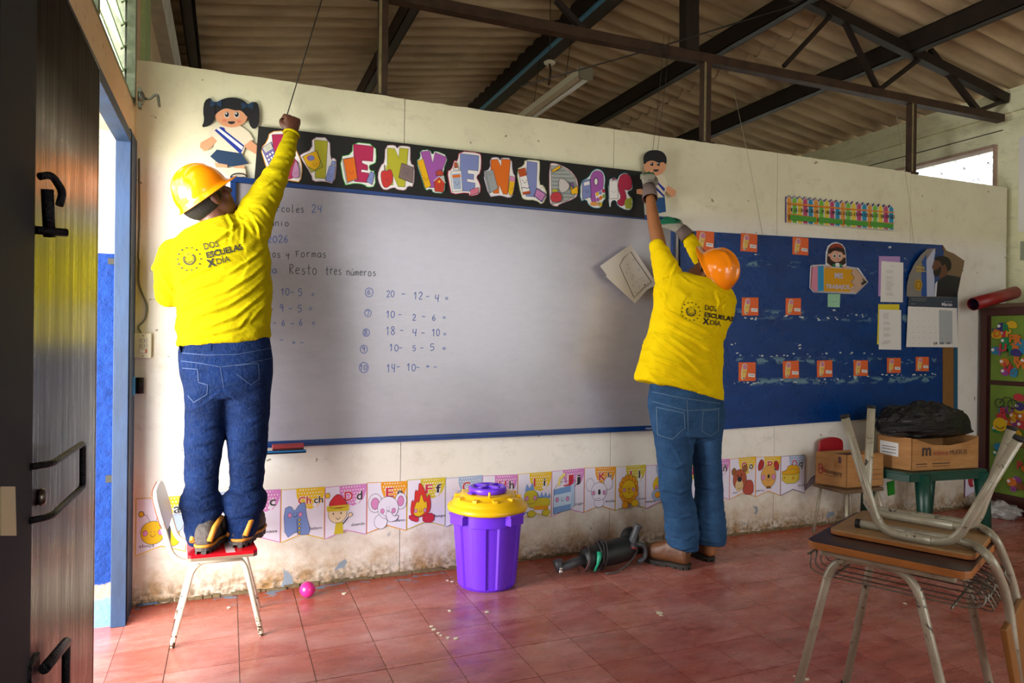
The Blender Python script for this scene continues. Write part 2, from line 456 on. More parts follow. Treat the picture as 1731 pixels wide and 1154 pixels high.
MB().box((-14, -20, -0.16), (18, YB-0.3, -0.1)).build('ground', MATS['yard_concrete'], None)['kind'] = 'structure'
MB().box((XL-TW, YF, -0.1), (XR+0.2, YF+0.2, 3.9)).build('wall_far', SIDE)['kind'] = 'structure'
# ring beam on the right wall (a slightly proud band under the eave)
MB().box((XR-0.03, 0.08, 3.02), (XR+0.2, YF, 3.2)).box((XR-0.03, YB, 3.02), (XR+0.2, 0.08, 3.2)).build('trim_1', SIDE)['kind'] = 'structure'
MB().box((XR-0.012, 0.08, 2.90), (XR, YF, 2.905)).build('trim_2', mat('dark_crack', '#45402c', 0.9))['kind'] = 'structure'
# tie beam and painted column near the partition, seen over the partition at the left
MB().box((XL-0.01, 0.3, 2.86), (XL+0.07, YF, 3.08)).build('trim_3', mat('pale_beam', '#e2dccb', 0.7, noise_amt=0.3))['kind'] = 'structure'
GREENP = mat('pale_green_paint', '#a9bf7d', 0.6, noise_amt=0.25, noise_scale=12)
MB().box((XL, 0.12, 2.0), (XL+0.018, 0.36, 3.1)).build('trim_4', GREENP)['kind'] = 'structure'

# --- window_1: right wall clerestory beyond the partition, pale louvres and diamond mesh
win = empty('window_1', (XR, 2.0, 2.3), kind='structure')
PINKF = mat('pinkish_frame', '#b79a86', 0.6, noise_amt=0.3)
MB().box((XR-0.02, 0.14, 2.78), (XR+0.1, 4.0, 2.805)).box((XR-0.02, 0.12, 1.6), (XR+0.1, 0.145, 2.80)).build('window_frame', PINKF, win)
LOUV = mat('frosted_louvre', '#f4f8f4', 0.3, trans=0.9)
for k in range(10):
    z = 1.66+k*0.115; M = Matrix.Translation((XR+0.07, 2.1, z+0.05)) @ Matrix.Rotation(math.radians(22), 4, 'Y')
    MB().box((-0.003, -1.9, -0.058), (0.003, 1.9, 0.058), None, M).build('louvre_pane', LOUV, win)
mb = MB()
for k in range(-6, 22):
    y = 0.2+k*0.2
    mb.tube([(XR+0.12, y, 1.65), (XR+0.12, y+1.15, 2.78)], 0.004, n=4); mb.tube([(XR+0.125, y+1.15, 1.65), (XR+0.125, y, 2.78)], 0.004, n=4)
mb.build('diamond_mesh', mat('galvanised', '#9a9a94', 0.5, 0.6), win)

# --- window_2: louvred window over the door in the left wall
win = empty('window_2', (XL, -1.3, 2.2), kind='structure')
GF = mat('green_grey_metal', '#8d9178', 0.5, 0.3, noise_amt=0.5, noise_scale=25)
DK = mat('dark_slot', '#2a2820', 0.8)
GL = mat('green_louvre_glass', '#b4cfa0', 0.25, trans=0.3)
mb = MB()
for (a, b) in ((-0.105, -0.07), (-1.02, -0.985), (-2.0, -1.96)):
    mb.box((XL-0.12, a, 2.215), (XL+0.006, b, 3.02))
mb.box((XL-0.12, -2.6, 2.21), (XL+0.002, -0.07, 2.222)); mb.box((XL-0.12, -2.6, 3.0), (XL+0.002, -0.07, 3.02))
mb.build('window_frame', GF, win)
MB().box((XL-0.02, -0.165, 2.222), (XL+0.012, -0.145, 3.0)).build('operator_rail', GF, win)
MB().box((XL-0.03, -0.145, 2.222), (XL-0.012, -0.105, 3.0)).build('jalousie_channel', DK, win)
for s0, s1 in ((-0.98, -0.17), (-1.95, -1.03)):
    for k in range(8):
        z = 2.225+k*0.098; M = Matrix.Translation((XL-0.06, (s0+s1)/2, z+0.045)) @ Matrix.Rotation(math.radians(-34), 4, 'Y')
        MB().box((-0.0025, -(s1-s0)/2, -0.055), (0.0025, (s1-s0)/2, 0.055), None, M).build('louvre_pane', GL, win)
        if s1 > -0.2:
            MB().beam((XL-0.045, -0.155, z+0.0), (XL+0.012, -0.155, z+0.05), 0.018, 0.004).build('louvre_clip', GF, win)
# crank operator
cr = MB(); c = on_x(236, 152, XL+0.04)
c = Vector((XL+0.02, -0.12, 2.235))
cr.lathe([(0.0, 0), (0.028, 0), (0.03, 0.008), (0.026, 0.02), (0.012, 0.026), (0.0, 0.028)], c, n=20, axis=Matrix.Rotation(PI/2, 3, 'Y'))
cr.tube(fillet([c+Vector((0.028, 0, 0)), c+Vector((0.045, 0, 0.0)), c+Vector((0.06, -0.002, 0.018)), c+Vector((0.075, -0.004, 0.022)), c+Vector((0.082, -0.006, -0.03))], 0.012), 0.006, n=8)
cr.box(c+Vector((0.0, -0.02, -0.045)), c+Vector((0.012, 0.02, 0.04)))
cr.build('crank_operator', mat('crank_metal', '#77786a', 0.4, 0.7, noise_amt=0.4), win)

# --- door_1: metal frame and the closed leaf nearest the camera; the far leaf's place stands open
BLUE = mat('blue_gloss_paint', '#23598f', 0.35, noise_amt=0.45, noise_scale=10, bump=0.15, bump_scale=50)
g = G('reveal_paint', 0.75, 0.2)
zz = g.sep()[2]
base = g.mix(g.ramp(g.rng(zz, 1.548, 1.552), [(0.4, 0.0), (0.6, 1.0)]), g.ramp(g.noise(20.0), [(0.3, hexc('#06245c')), (0.7, hexc('#0c3478'))]), hexc('#a59f88'))
lo = g.ramp(g.rng(g.math('ADD', zz, g.math('MULTIPLY', g.noise(12.0), 0.06)), 0.0, 0.3), [(0.47, 1.0), (0.5, 0.0)])
lo2 = g.ramp(g.rng(g.math('ADD', zz, g.math('MULTIPLY', g.noise(12.0), 0.06)), 0.0, 0.3), [(0.66, 1.0), (0.69, 0.0)])
base = g.mix(lo2, base, hexc('#8d7f6d')); base = g.mix(lo, base, hexc('#5f86b4'))
g.color(base).bump(g.noise(26.0, detail=5, rough=0.7), 0.9, 0.012)
MB().box((XL-TW-0.01, DY1-0.008, -0.1), (XL-0.012, DY1+0.004, DZ)).build('trim_5', g.m)['kind'] = 'structure'
dr = empty('door_1', (XL, -0.9, 0), kind='structure')
FR = mat('door_frame_blue', '#0d3258', 0.6, noise_amt=0.55, noise_scale=7, stretch=(1, 1, 0.35), bump=0.1)
mb = MB()
mb.box((XL-0.05, DY1-0.035, 0.0), (XL+0.006, DY1+0.0, DZ)); mb.box((XL-0.006, DY1-0.03, 0.0), (XL+0.006, DY1+0.175, DZ+0.012))
mb.build('door_jamb', FR, dr, bevel=0.002)
MB().box((XL-0.05, DY0, DZ-0.045), (XL+0.006, DY1-0.035, DZ)).build('door_head', FR, dr, bevel=0.002)
mb = MB().box((XL-0.05, DY0-0.2, 0.0), (XL+0.014, DY0+0.05, DZ+0.06))
mb.build('door_jamb', mat('dark_blue_jamb', '#04121f', 0.8, noise_amt=0.6, noise_scale=5), dr, bevel=0.002)
# hinge stub on the far jamb, with its blue plate
MB().box((XL+0.006, -0.085, 0.95), (XL+0.012, -0.012, 1.03)).build('hinge_plate', mat('hinge_blue', '#3f8fc0', 0.4), dr)
MB().tube([(XL+0.03, -0.028, 0.955), (XL+0.03, -0.028, 1.025)], 0.016, n=14).box((XL+0.01, -0.034, 0.955), (XL+0.03, -0.012, 1.025)).build('hinge', mat('dark_steel', '#2b2320', 0.4, 0.8), dr)
MB().box((XL-0.075, DY1-0.018, 0.60), (XL-0.05, DY1-0.004, 0.63)).box((XL-0.075, DY1-0.02, 1.505), (XL-0.05, DY1-0.004, 1.53)).build('bolt_hole', DK, dr)
# leaf
g = G('dark_varnished_wood', 0.2, 0.12)
gr_ = g.noise(7.0, g.pos((1, 6, 0.35)), 8, 0.72, 0.8)
base = g.ramp(gr_, [(0.28, hexc('#080402')), (0.55, hexc('#100703')), (0.8, hexc('#1a0c05'))])
base = g.mix(g.ramp(g.noise(3.0, g.pos((1, 3, 0.5)), 6, 0.8), [(0.66, 0.0), (0.74, 0.5)]), base, hexc('#120a07'))
g.color(base); g.rough(g.math('ADD', g.rng(g.noise(3.5, g.pos((1, 8, 0.4)), 6, 0.7), 0.3, 0.7, 0.2, 0.4), g.rng(g.sep()[2], 1.68, 1.85, 0.0, 0.35))).bump(gr_, 0.08)
leaf = empty('door_leaf', (XL, -1.4, 0), 'dark glossy wooden door leaf, closed, beside the open doorway', 'door')
LX = XL+0.012
LY0, LY1 = DY0+0.052, -1.03
MB().box((LX-0.04, LY0, 0.012), (LX, LY1, 2.03)).build('panel', g.m, leaf, bevel=0.003)
MB().box((LX-0.036, LY1, 0.012), (LX+0.001, LY1+0.008, 2.03)).build('edge_strip', mat('edge_dark', '#14121a', 0.3), leaf)
MB().box((LX-0.036, LY0, 2.03), (LX+0.001, LY1+0.008, 2.037)).build('top_strip', MATS['edge_dark'], leaf)
IRON = mat('black_iron', '#14121a', 0.45, 0.6, bump=0.6, bump_scale=160)
hy = [on_x(px, 800, LX+0.02).y for px in (78, 124)]
hz = (on_x(100, 772, LX+0.03).z, on_x(100, 855, LX+0.03).z)
MB().tube(fillet([(LX, hy[0]-0.05, hz[0]), (LX+0.035, hy[0]-0.02, hz[0]), (LX+0.04, hy[1], hz[0]+0.0), (LX+0.04, hy[1]+0.005, hz[1]), (LX+0.035, hy[0]-0.02, hz[1]), (LX, hy[0]-0.05, hz[1])], 0.02), 0.0075, n=8).build('pull_handle', IRON, leaf)
lc = on_x(66, 840, LX)
MB().lathe([(0.017, 0), (0.019, 0.004), (0.016, 0.012), (0.008, 0.014), (0, 0.014)], lc, n=20, axis=Matrix.Rotation(PI/2, 3, 'Y')).build('lock_cylinder', mat('lock_steel', '#6a625a', 0.3, 0.9), leaf)
b0 = on_x(80, 320, LX+0.02); b1 = on_x(84, 400, LX+0.02)
MB().tube([(LX+0.02, b0.y, b0.z), (LX+0.02, b1.y, b1.z)], 0.012, n=12).tube(fillet([(LX+0.012, b0.y-0.03, b0.z+0.02), (LX+0.03, b0.y-0.01, b0.z+0.03), (LX+0.045, b0.y+0.02, b0.z), (LX+0.04, b0.y+0.01, b0.z-0.03)], 0.015), 0.008, n=8).tube([(LX+0.0, b1.y-0.02, b1.z+0.01), (LX+0.05, b1.y+0.01, b1.z+0.012)], 0.009, n=8).build('top_bolt', IRON, leaf)
b2 = on_x(75, 1130, LX+0.02); b3 = on_x(112, 1085, LX+0.03)
MB().tube([b2, b3], 0.012, n=10).tube([b3, (b3.x, b3.y, b3.z-0.14)], 0.009, n=8).box((LX, b2.y-0.05, b2.z-0.03), (LX+0.008, b2.y+0.02, b2.z+0.03)).build('bottom_bolt', IRON, leaf)
pl = [on_x(px, py, XL+0.016) for px, py in ((2, 822), (26, 822), (28, 905), (2, 905))]
MB().prism(pl, (-0.004, 0, 0)).build('strike_plate', mat('cream_plate', '#b5a67c', 0.5), dr)

# --- roof
g = G('fibre_cement', 0.85, 0.2)
base = g.ramp(g.noise(4.0, g.pos((0.3, 2.6, 1)), 6, 0.6), [(0.2, hexc('#8f7c62')), (0.5, hexc('#b5a07f')), (0.8, hexc('#cdb998'))])
base = g.mix(g.ramp(g.noise(2.0, detail=6), [(0.5, 0.0), (0.8, 0.3)]), base, hexc('#4d4030'))
g.color(base).bump(g.noise(60.0), 0.08)
SHEET = g.m
RX, RZ, SL = 2.5, 3.70, 0.169
def roof_z(x): return RZ - SL*abs(x-RX)
rf = empty('ceiling', (RX, 0, RZ), kind='structure')
WV, AMP = 0.177, 0.031
def sheet(x0, x1, y0, y1, lift):
    n = int(round((y1-y0)/WV*8)); vs = []; fs = []
    for i in range(n+1):
        y = y0+(y1-y0)*i/n; h = AMP*math.cos(2*PI*y/WV)
        for x in (x0, x1):
            for t in (0.0, 0.007): vs.append((x, y, roof_z(x)+h+lift+t+0.12))
    for i in range(n):
        a = i*4; b = a+4
        fs += [(a, b, b+2, a+2), (a+1, a+3, b+3, b+1), (a, a+1, b+1, b), (a+2, b+2, b+3, a+3)]
    fs += [(0, 2, 3, 1), (n*4, n*4+1, n*4+3, n*4+2)]
    mb = MB(); mb.add(vs, fs, SHEET, True); o = mb.build('roof_sheet', parent=rf); 
    e = o.modifiers.new('split', 'EDGE_SPLIT'); e.split_angle = math.radians(50)
y = YB-0.3; k = 0
while y < YF+0.2:
    for (a, b, l) in ((RX, 4.05, 0.0), (3.95, 5.55, -0.012), (1.0, RX, 0.0), (-0.8, 1.1, -0.012)):
        if b == 5.55: b = 6.0
        sheet(a, b, y, y+WV*5+0.04, l+(0.004 if k % 2 else 0))
    y += WV*5; k += 1
DARKS = mat('dark_roof_steel', '#2b1f17', 0.55, 0.3, noise_amt=0.5, noise_scale=14)
RUST = mat('rusty_steel', '#4a3423', 0.65, 0.3, noise_amt=0.6, noise_scale=10, bump=0.1)
def purlin(x, label, w=0.07, h=0.14, z=None, y0=YB, y1=YF, grp='purlins under the roof sheets'):
    zz = (roof_z(x)+0.07-h/2) if z is None else z
    mb = MB()
    mb.box((x-w/2, y0, zz-h/2), (x-w/2+0.006, y1, zz+h/2)); mb.box((x-w/2, y0, zz+h/2-0.006), (x+w/2, y1, zz+h/2)); mb.box((x-w/2, y0, zz-h/2), (x+w/2, y1, zz-h/2+0.006))
    mb.box((x+w/2-0.006, y0, zz-h/2), (x+w/2, y1, zz-h/2+0.02)); mb.box((x+w/2-0.006, y0, zz+h/2-0.02), (x+w/2, y1, zz+h/2))
    o = mb.build('purlin', DARKS); tag(o, label, 'beam', grp); return o
purlin(3.52, 'dark steel roof purlin first to the right of the ridge')
purlin(4.50, 'dark steel roof purlin second to the right of the ridge, nearer the right wall')
purlin(1.12, 'dark steel roof purlin left of the ridge')
purlin(-0.25, 'dark steel roof purlin along the top of the left wall')
purlin(2.5, 'thick dark ridge beam carrying the blue conduit', 0.16, 0.16, RZ+0.02, grp='purlins under the roof sheets')
tag(MB().tube([(2.42, YB, RZ-0.08), (2.42, YF, RZ-0.08)], 0.018, n=10).build('conduit', mat('blue_conduit', '#1f7fae', 0.4)), 'bright blue pipe running along the ridge beam', 'pipe')
# truss standing over the partition
tr = empty('roof_truss', (RX, 0.035, 2.96), 'dark steel roof truss over the partition with diagonal webs', 'truss')
TY = 0.035
mb = MB().beam((XL, TY, 2.965), (XR-0.1, TY, 2.965), 0.06, 0.055, up=(0, 0, 1)); mb.build('bottom_chord', RUST, tr)
MB().beam((RX, TY, roof_z(RX)-0.02), (XR-0.05, TY, roof_z(XR-0.05)-0.06), 0.06, 0.07).build('top_chord', DARKS, tr)
MB().beam((RX, TY, roof_z(RX)-0.02), (XL+0.05, TY, roof_z(XL)-0.06), 0.06, 0.07).build('top_chord', DARKS, tr)
def W0(px, py): p = on_y(px, py, TY); return p
for a, b, wd in (((1410, 20), (1325, 112), 0.025), ((1424, 30), (1484, 152), 0.03), ((1564, 92), (1486, 152), 0.028), ((1572, 85), (1652, 186), 0.035), ((1712, 165), (1652, 188), 0.03), ((940, 0), (985, 50), 0.03)):
    MB().beam(W0(*a), W0(*b), wd, wd, up=(0, 1, 0)).build('web', DARKS, tr)
MB().beam(W0(1165, 88), W0(1165, -60), 0.095, 0.07, up=(0, 1, 0)).build('king_post', DARKS, tr)
POSTM = mat('pale_post', '#8f8257', 0.6, noise_amt=0.5, noise_scale=12)
for (px, pyt, pyb, w_, lab) in ((648, -5, 156, 0.045, 'short brown and cream post on the partition, left of the fluorescent lamp'), (1193, 100, 236, 0.05, 'short cream post on the partition above the boy cutout'), (1541, 178, 293, 0.045, 'short brown post on the partition before the bright window')):
    a = W0(px, pyt); b = W0(px, pyb)
    p = empty('post', (a.x, TY, TOPZ), lab, 'post', 'posts on top of the partition')
    MB().box((a.x-w_/2, TY-0.025, TOPZ-0.005), (a.x+w_/2, TY+0.025, 2.94)).build('upright', RUST, p)
    MB().box((a.x-w_/2-0.002, TY-0.027, TOPZ), (a.x-w_/2+0.012, TY-0.025, 2.94)).build('paint_edge', POSTM, p)
    MB().box((a.x-w_, TY-0.03, TOPZ-0.004), (a.x+w_, TY+0.03, TOPZ+0.01)).build('base_plate', RUST, p)
# fluorescent batten hanging beyond the partition
fx = empty('fluorescent_lamp', (2.4, 1.5, 3.2), 'white fluorescent batten lamp hanging under the roof behind the partition', 'lamp')
LW = mat('lamp_white', '#e6e1c4', 0.5)
A, B = Vector((2.40, 1.05, 3.2)), Vector((2.40, 2.25, 3.2))
MB().beam(A, B, 0.06, 0.05).build('batten', LW, fx)
MB().tube([A+Vector((0.055, 0.03, -0.035)), B+Vector((0.055, -0.03, -0.035))], 0.016, n=12).build('lamp_tube', mat('tube_glass', '#f2f2ea', 0.2), fx)
for e in (A, B): MB().box(e+Vector((-0.03, -0.012, -0.055)), e+Vector((0.08, 0.012, 0.03))).build('end_cap', mat('lamp_cap', '#8c8670', 0.5), fx)
MB().tube([A+Vector((0, 0.3, 0)), Vector((2.46, A.y+0.3, 3.63))], 0.003, n=5).build('suspension_wire', DARKS, fx); MB().tube([B+Vector((0, -0.3, 0)), Vector((2.46, B.y-0.3, 3.63))], 0.003, n=5).build('suspension_wire', DARKS, fx)
# ceiling rose with pull cord
c = CAM+ray(929, 108)*((3.30-CAM.z)/ray(929, 108).z)
rs = empty('lamp_holder', c, 'round cream ceiling rose with a dark hanging cord', 'lamp holder')
MB().lathe([(0, 0), (0.04, 0), (0.045, 0.012), (0.03, 0.022), (0, 0.025)], c, n=20).build('rose', LW, rs)
MB().tube([c+Vector((0, 0, 0.02)), (c.x, c.y, 3.8)], 0.003, n=5).tube([c, c+Vector((0.01, 0, -0.05)), c+Vector((-0.005, 0, -0.16))], 0.008, n=6).build('cord', RUST, rs)
# hanging wires
WIRE = mat('wire_dark', '#1d1812', 0.6)
def wire(name, pts, r, label, cat='wire', grp=None, mt=WIRE):
    return tag(MB().tube(pts, r, n=5).build(name, mt), label, cat, grp)
wire('hanging_wire', [on_y(480, 212, -0.05), on_y(544, 0, -0.05), on_y(560, -60, -0.05)], 0.0028, 'dark wire pulled by the raised hand beside the girl cutout')
for dx, l in ((0, 'left of two thin wires above the boy cutout'), (9, 'right of two thin wires above the boy cutout')):
    wire('thin_wire', [on_y(1103+dx*0.9, 258, -0.02), on_y(1118+dx, 120, -0.02), on_y(1122+dx, 60, -0.01)], 0.0014, l, grp='thin wires above the boy cutout')
wire('thin_wire', [on_y(1289, 396, -0.01), on_y(1268, 280, -0.01), on_y(1240, 150, -0.01)], 0.0012, 'thin wire hanging down to the top of the blue board', mt=mat('wire_pale', '#8a8672', 0.6))
wire('thin_wire', [on_y(1545, 415, -0.01), on_y(1536, 330, -0.01), on_y(1515, 190, -0.01)], 0.0012, 'thin wire hanging beside the brown post', mt=MATS['wire_pale'])
wire('tie_rod', [CAM+ray(880, 146)*3.9, CAM+ray(1100, 84)*3.9, CAM+ray(1345, 8)*3.9], 0.004, 'thin slanting rod under the roof left of the truss post', 'rod')
# ================================================================== THINGS ON THE WALL
def pap(h, r=0.75): return mat('paper_'+h.strip('#'), h, r, spec=0.3)
WHT, OFFW = pap('#d9d6d2'), pap('#c9c5c0')
LINE = mat('ink_line', '#1b1820', 0.7)
def crop(x0, y0, s, off): return lambda u, v: on_y(x0+u/s, y0+v/s, -off)
def cutout(name, label, cat, fn, parts, group=None, step=0.0004):
    c = fn(*parts[0][2]) if len(parts[0]) > 2 else None
    root = empty(name, c if c else (0, 0, 0), label, cat, group)
    k = 0
    for p in parts:
        a = Art(fn, (0, -1, 0), step); a.k = k; p[1](a); k = a.k; a.build(p[0], root)
    return root
def scale_poly(P, f):
    cx = sum(p[0] for p in P)/len(P); cy = sum(p[1] for p in P)/len(P)
    return [(cx+(p[0]-cx)*f, cy+(p[1]-cy)*f) for p in P]
def inset(P, d):
    n = len(P); A = sum(P[i][0]*P[(i+1) % n][1]-P[(i+1) % n][0]*P[i][1] for i in range(n)); s = 1 if A > 0 else -1; out = []
    for i in range(n):
        a, b, c = Vector(P[i-1]), Vector(P[i]), Vector(P[(i+1) % n])
        e1, e2 = (b-a).normalized(), (c-b).normalized()
        n1, n2 = Vector((-e1.y, e1.x))*s, Vector((-e2.y, e2.x))*s
        m = (n1+n2); m = m.normalized() if m.length > 1e-6 else n1
        out.append(tuple(b+m*d/max(0.5, m.dot(n1))))
    return out
def smooth_poly(P, it=2):
    for _ in range(it):
        Q = []
        for i in range(len(P)):
            a, b = P[i], P[(i+1) % len(P)]
            Q += [(a[0]*.75+b[0]*.25, a[1]*.75+b[1]*.25), (a[0]*.25+b[0]*.75, a[1]*.25+b[1]*.75)]
        P = Q
    return P

# ---------------------------------------------------------------- whiteboard
WBX0, WBX1, WBZ0, WBZ1 = 0.0, 2.475, 0.69, 1.955
wb = empty('whiteboard', (1.2, -0.005, 1.3), 'large glossy whiteboard in a blue frame with sums written on it', 'whiteboard')
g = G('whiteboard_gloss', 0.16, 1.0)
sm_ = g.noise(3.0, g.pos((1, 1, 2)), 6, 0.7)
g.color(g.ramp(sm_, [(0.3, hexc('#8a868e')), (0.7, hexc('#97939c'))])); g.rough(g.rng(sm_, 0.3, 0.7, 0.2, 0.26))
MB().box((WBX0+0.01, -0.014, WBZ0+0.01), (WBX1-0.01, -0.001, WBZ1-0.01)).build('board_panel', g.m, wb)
FB = mat('board_frame_blue', '#0a3470', 0.35, noise_amt=0.3)
t = 0.026
MB().box((WBX0, -0.028, WBZ1-t), (WBX1, -0.001, WBZ1)).build('frame_rail', FB, wb, bevel=0.002)
MB().box((WBX0, -0.028, WBZ0), (WBX1, -0.001, WBZ0+t)).box((WBX0, -0.035, WBZ0-0.002), (WBX1, -0.028, WBZ0+0.01)).build('frame_rail', FB, wb, bevel=0.002)
MB().box((WBX0, -0.028, WBZ0+t), (WBX0+t, -0.001, WBZ1-t)).build('frame_stile', FB, wb, bevel=0.002)
MB().box((WBX1-t, -0.028, WBZ0+t), (WBX1, -0.001, WBZ1-t)).build('frame_stile', FB, wb, bevel=0.002)
p = on_y(1095, 727, -0.03)
a = Art(lambda u, v: Vector((u, -0.0355, v)), (0, -1, 0)); a.text('VITRON', 2.27, 0.697, (0.012, 0), (0, 0.012), mat('print_white', '#cfd3da', 0.5), 0.02); a.build('maker_mark', wb)
# tray with eraser
MB().box((0.12, -0.105, WBZ0-0.022), (0.345, -0.03, WBZ0-0.016)).box((0.12, -0.105, WBZ0-0.022), (0.345, -0.1, WBZ0-0.008)).build('tray', mat('tray_blue', '#1c6ba6', 0.35), wb)
er = empty('eraser', (0.27, -0.075, WBZ0-0.016), 'red felt board eraser lying on the small blue tray', 'eraser')
MB().box((0.197, -0.095, WBZ0-0.0145), (0.335, -0.045, WBZ0+0.0)).build('felt', mat('felt_dark', '#3b1716', 0.95), er)
MB().box((0.195, -0.097, WBZ0+0.0), (0.337, -0.043, WBZ0+0.018)).build('block', mat('eraser_red', '#9c3238', 0.6, noise_amt=0.2), er, bevel=0.003)
# handwriting as marker strokes
GL_ = {
 '0': [[(.5, 1), (.15, .8), (.1, .3), (.4, 0), (.8, .25), (.85, .75), (.5, 1)]],
 '1': [[(.2, .7), (.55, 1), (.5, 0)]],
 '2': [[(.1, .75), (.4, 1), (.8, .8), (.6, .45), (.1, .02), (.9, .05)]],
 '3': [[(.1, .9), (.6, 1), (.75, .75), (.4, .55), (.8, .3), (.5, 0), (.1, .1)]],
 '4': [[(.2, 1), (.15, .5), (.8, .5)], [(.8, 1), (.65, 0)]],
 '5': [[(.85, 1), (.25, 1), (.2, .6), (.7, .6), (.8, .25), (.4, 0), (.1, .1)]],
 '6': [[(.7, 1), (.25, .6), (.15, .2), (.45, 0), (.8, .2), (.6, .5), (.2, .35)]],
 '7': [[(.1, 1), (.85, 1), (.4, 0)]],
 '8': [[(.5, .55), (.15, .8), (.5, 1), (.85, .8), (.5, .55), (.1, .25), (.5, 0), (.9, .25), (.5, .55)]],
 '9': [[(.8, .75), (.45, 1), (.2, .7), (.5, .5), (.8, .75), (.7, 0)]],
 '-': [[(.05, .5), (.9, .52)]], '=': [[(.05, .62), (.8, .65)], [(.08, .32), (.8, .35)]], ':': [[(.3, .6), (.36, .62)], [(.3, .15), (.36, .17)]],
 'e': [[(.15, .35), (.8, .4), (.6, .62), (.25, .55), (.1, .25), (.4, 0), (.8, .12)]],
 'r': [[(.2, .62), (.22, 0)], [(.22, .4), (.5, .62), (.8, .58)]],
 'c': [[(.8, .55), (.4, .62), (.12, .3), (.4, 0), (.8, .08)]],
 'o': [[(.5, .62), (.15, .45), (.2, .05), (.6, 0), (.85, .3), (.5, .62)]],
 'l': [[(.4, 1.05), (.38, 0), (.55, 0)]],
 's': [[(.75, .6), (.3, .55), (.35, .35), (.75, .25), (.6, 0), (.15, .05)]],
 'u': [[(.12, .6), (.15, .1), (.5, 0), (.8, .2), (.82, .6), (.85, 0)]],
 'n': [[(.15, .6), (.15, 0)], [(.15, .4), (.5, .62), (.8, .45), (.82, 0)]],
 'i': [[(.4, .6), (.42, 0)], [(.4, .8), (.44, .84)]],
 'a': [[(.8, .6), (.4, .62), (.12, .3), (.4, 0), (.78, .25), (.8, .6), (.85, 0)]],
 't': [[(.45, 1), (.42, .1), (.7, 0)], [(.1, .65), (.8, .65)]],
 'm': [[(.08, .6), (.1, 0)], [(.1, .45), (.3, .62), (.45, .45), (.47, 0)], [(.47, .45), (.7, .62), (.88, .4), (.9, 0)]],
 'y': [[(.15, .6), (.2, .3), (.5, .22), (.8, .6)], [(.8, .6), (.6, -.3)]],
 'ú': [[(.12, .6), (.15, .1), (.5, 0), (.8, .2), (.82, .6), (.85, 0)], [(.45, .8), (.6, .95)]],
 'é': [[(.15, .35), (.8, .4), (.6, .62), (.25, .55), (.1, .25), (.4, 0), (.8, .12)], [(.45, .8), (.65, .95)]],
 'R': [[(.15, 1), (.15, 0)], [(.15, 1), (.7, .95), (.75, .65), (.2, .5), (.85, 0)]],
 'F': [[(.3, .75), (.3, 0)], [(.05, .75), (.9, .78)], [(.3, .4), (.7, .4)]],
 'M': [[(.1, 0), (.15, 1), (.5, .4), (.85, 1), (.9, 0)]], 'J': [[(.7, 1), (.65, .15), (.3, 0), (.1, .2)]], 'N': [[(.1, 0), (.12, 1), (.8, 0), (.85, 1)]], 'T': [[(.05, 1), (.95, 1)], [(.5, 1), (.5, 0)]],
 'p': [[(.15, .6), (.15, -.35)], [(.15, .5), (.6, .62), (.8, .3), (.5, 0), (.15, .1)]],
}
def catmull(P, n=4):
    if len(P) < 3: return P
    out = []
    for i in range(len(P)-1):
        p0, p1, p2, p3 = P[max(i-1, 0)], P[i], P[i+1], P[min(i+2, len(P)-1)]
        for k in range(n):
            t_ = k/n; out.append(tuple(0.5*((2*p1[j])+(-p0[j]+p2[j])*t_+(2*p0[j]-5*p1[j]+4*p2[j]-p3[j])*t_*t_+(-p0[j]+3*p1[j]-3*p2[j]+p3[j])*t_**3) for j in (0, 1)))
    out.append(P[-1]); return out
BLU, BLK = mat('marker_blue', '#1d3f86', 0.5), mat('marker_black', '#23222c', 0.5)
hand = Art(lambda u, v: on_y(u, v, -0.0142), (0, -1, 0), 0.000002)
def hw(text, x0, x1, yb, h, mt, slope=0.0, wd=1.25):
    n = len(text); adv = (x1-x0)/n
    for i, ch in enumerate(text):
        if ch == ' ': continue
        jx, jy, js = random.uniform(-.04, .04), random.uniform(-.5, .5), random.uniform(.92, 1.08)
        for st in GL_.get(ch, []):
            P = [(x0+adv*(i+jx+q[0]*0.86), yb+slope*(adv*i)+jy-h*js*q[1]) for q in catmull(st)]
            hand.line(P, wd, mt)
hw('Miércoles', 443, 516, 357, 12, BLK, 0.03); hw('24', 527, 546, 359, 13, BLU, 0.03)
hw('Junio', 448, 490, 382, 11, BLK); hw('2026', 452, 489, 410, 12, BLU)
hw('Números y', 421, 491, 434, 12, BLK, 0.02); hw('Formas', 499, 554, 434, 12, BLK, 0.02)
hw('Tema:', 428, 481, 462, 12, BLU); hw('Resto', 489, 538, 463, 17, BLK, 0.02); hw('tres', 550, 579, 464, 14, BLK); hw('números', 585, 637, 465, 12, BLK, 0.02)
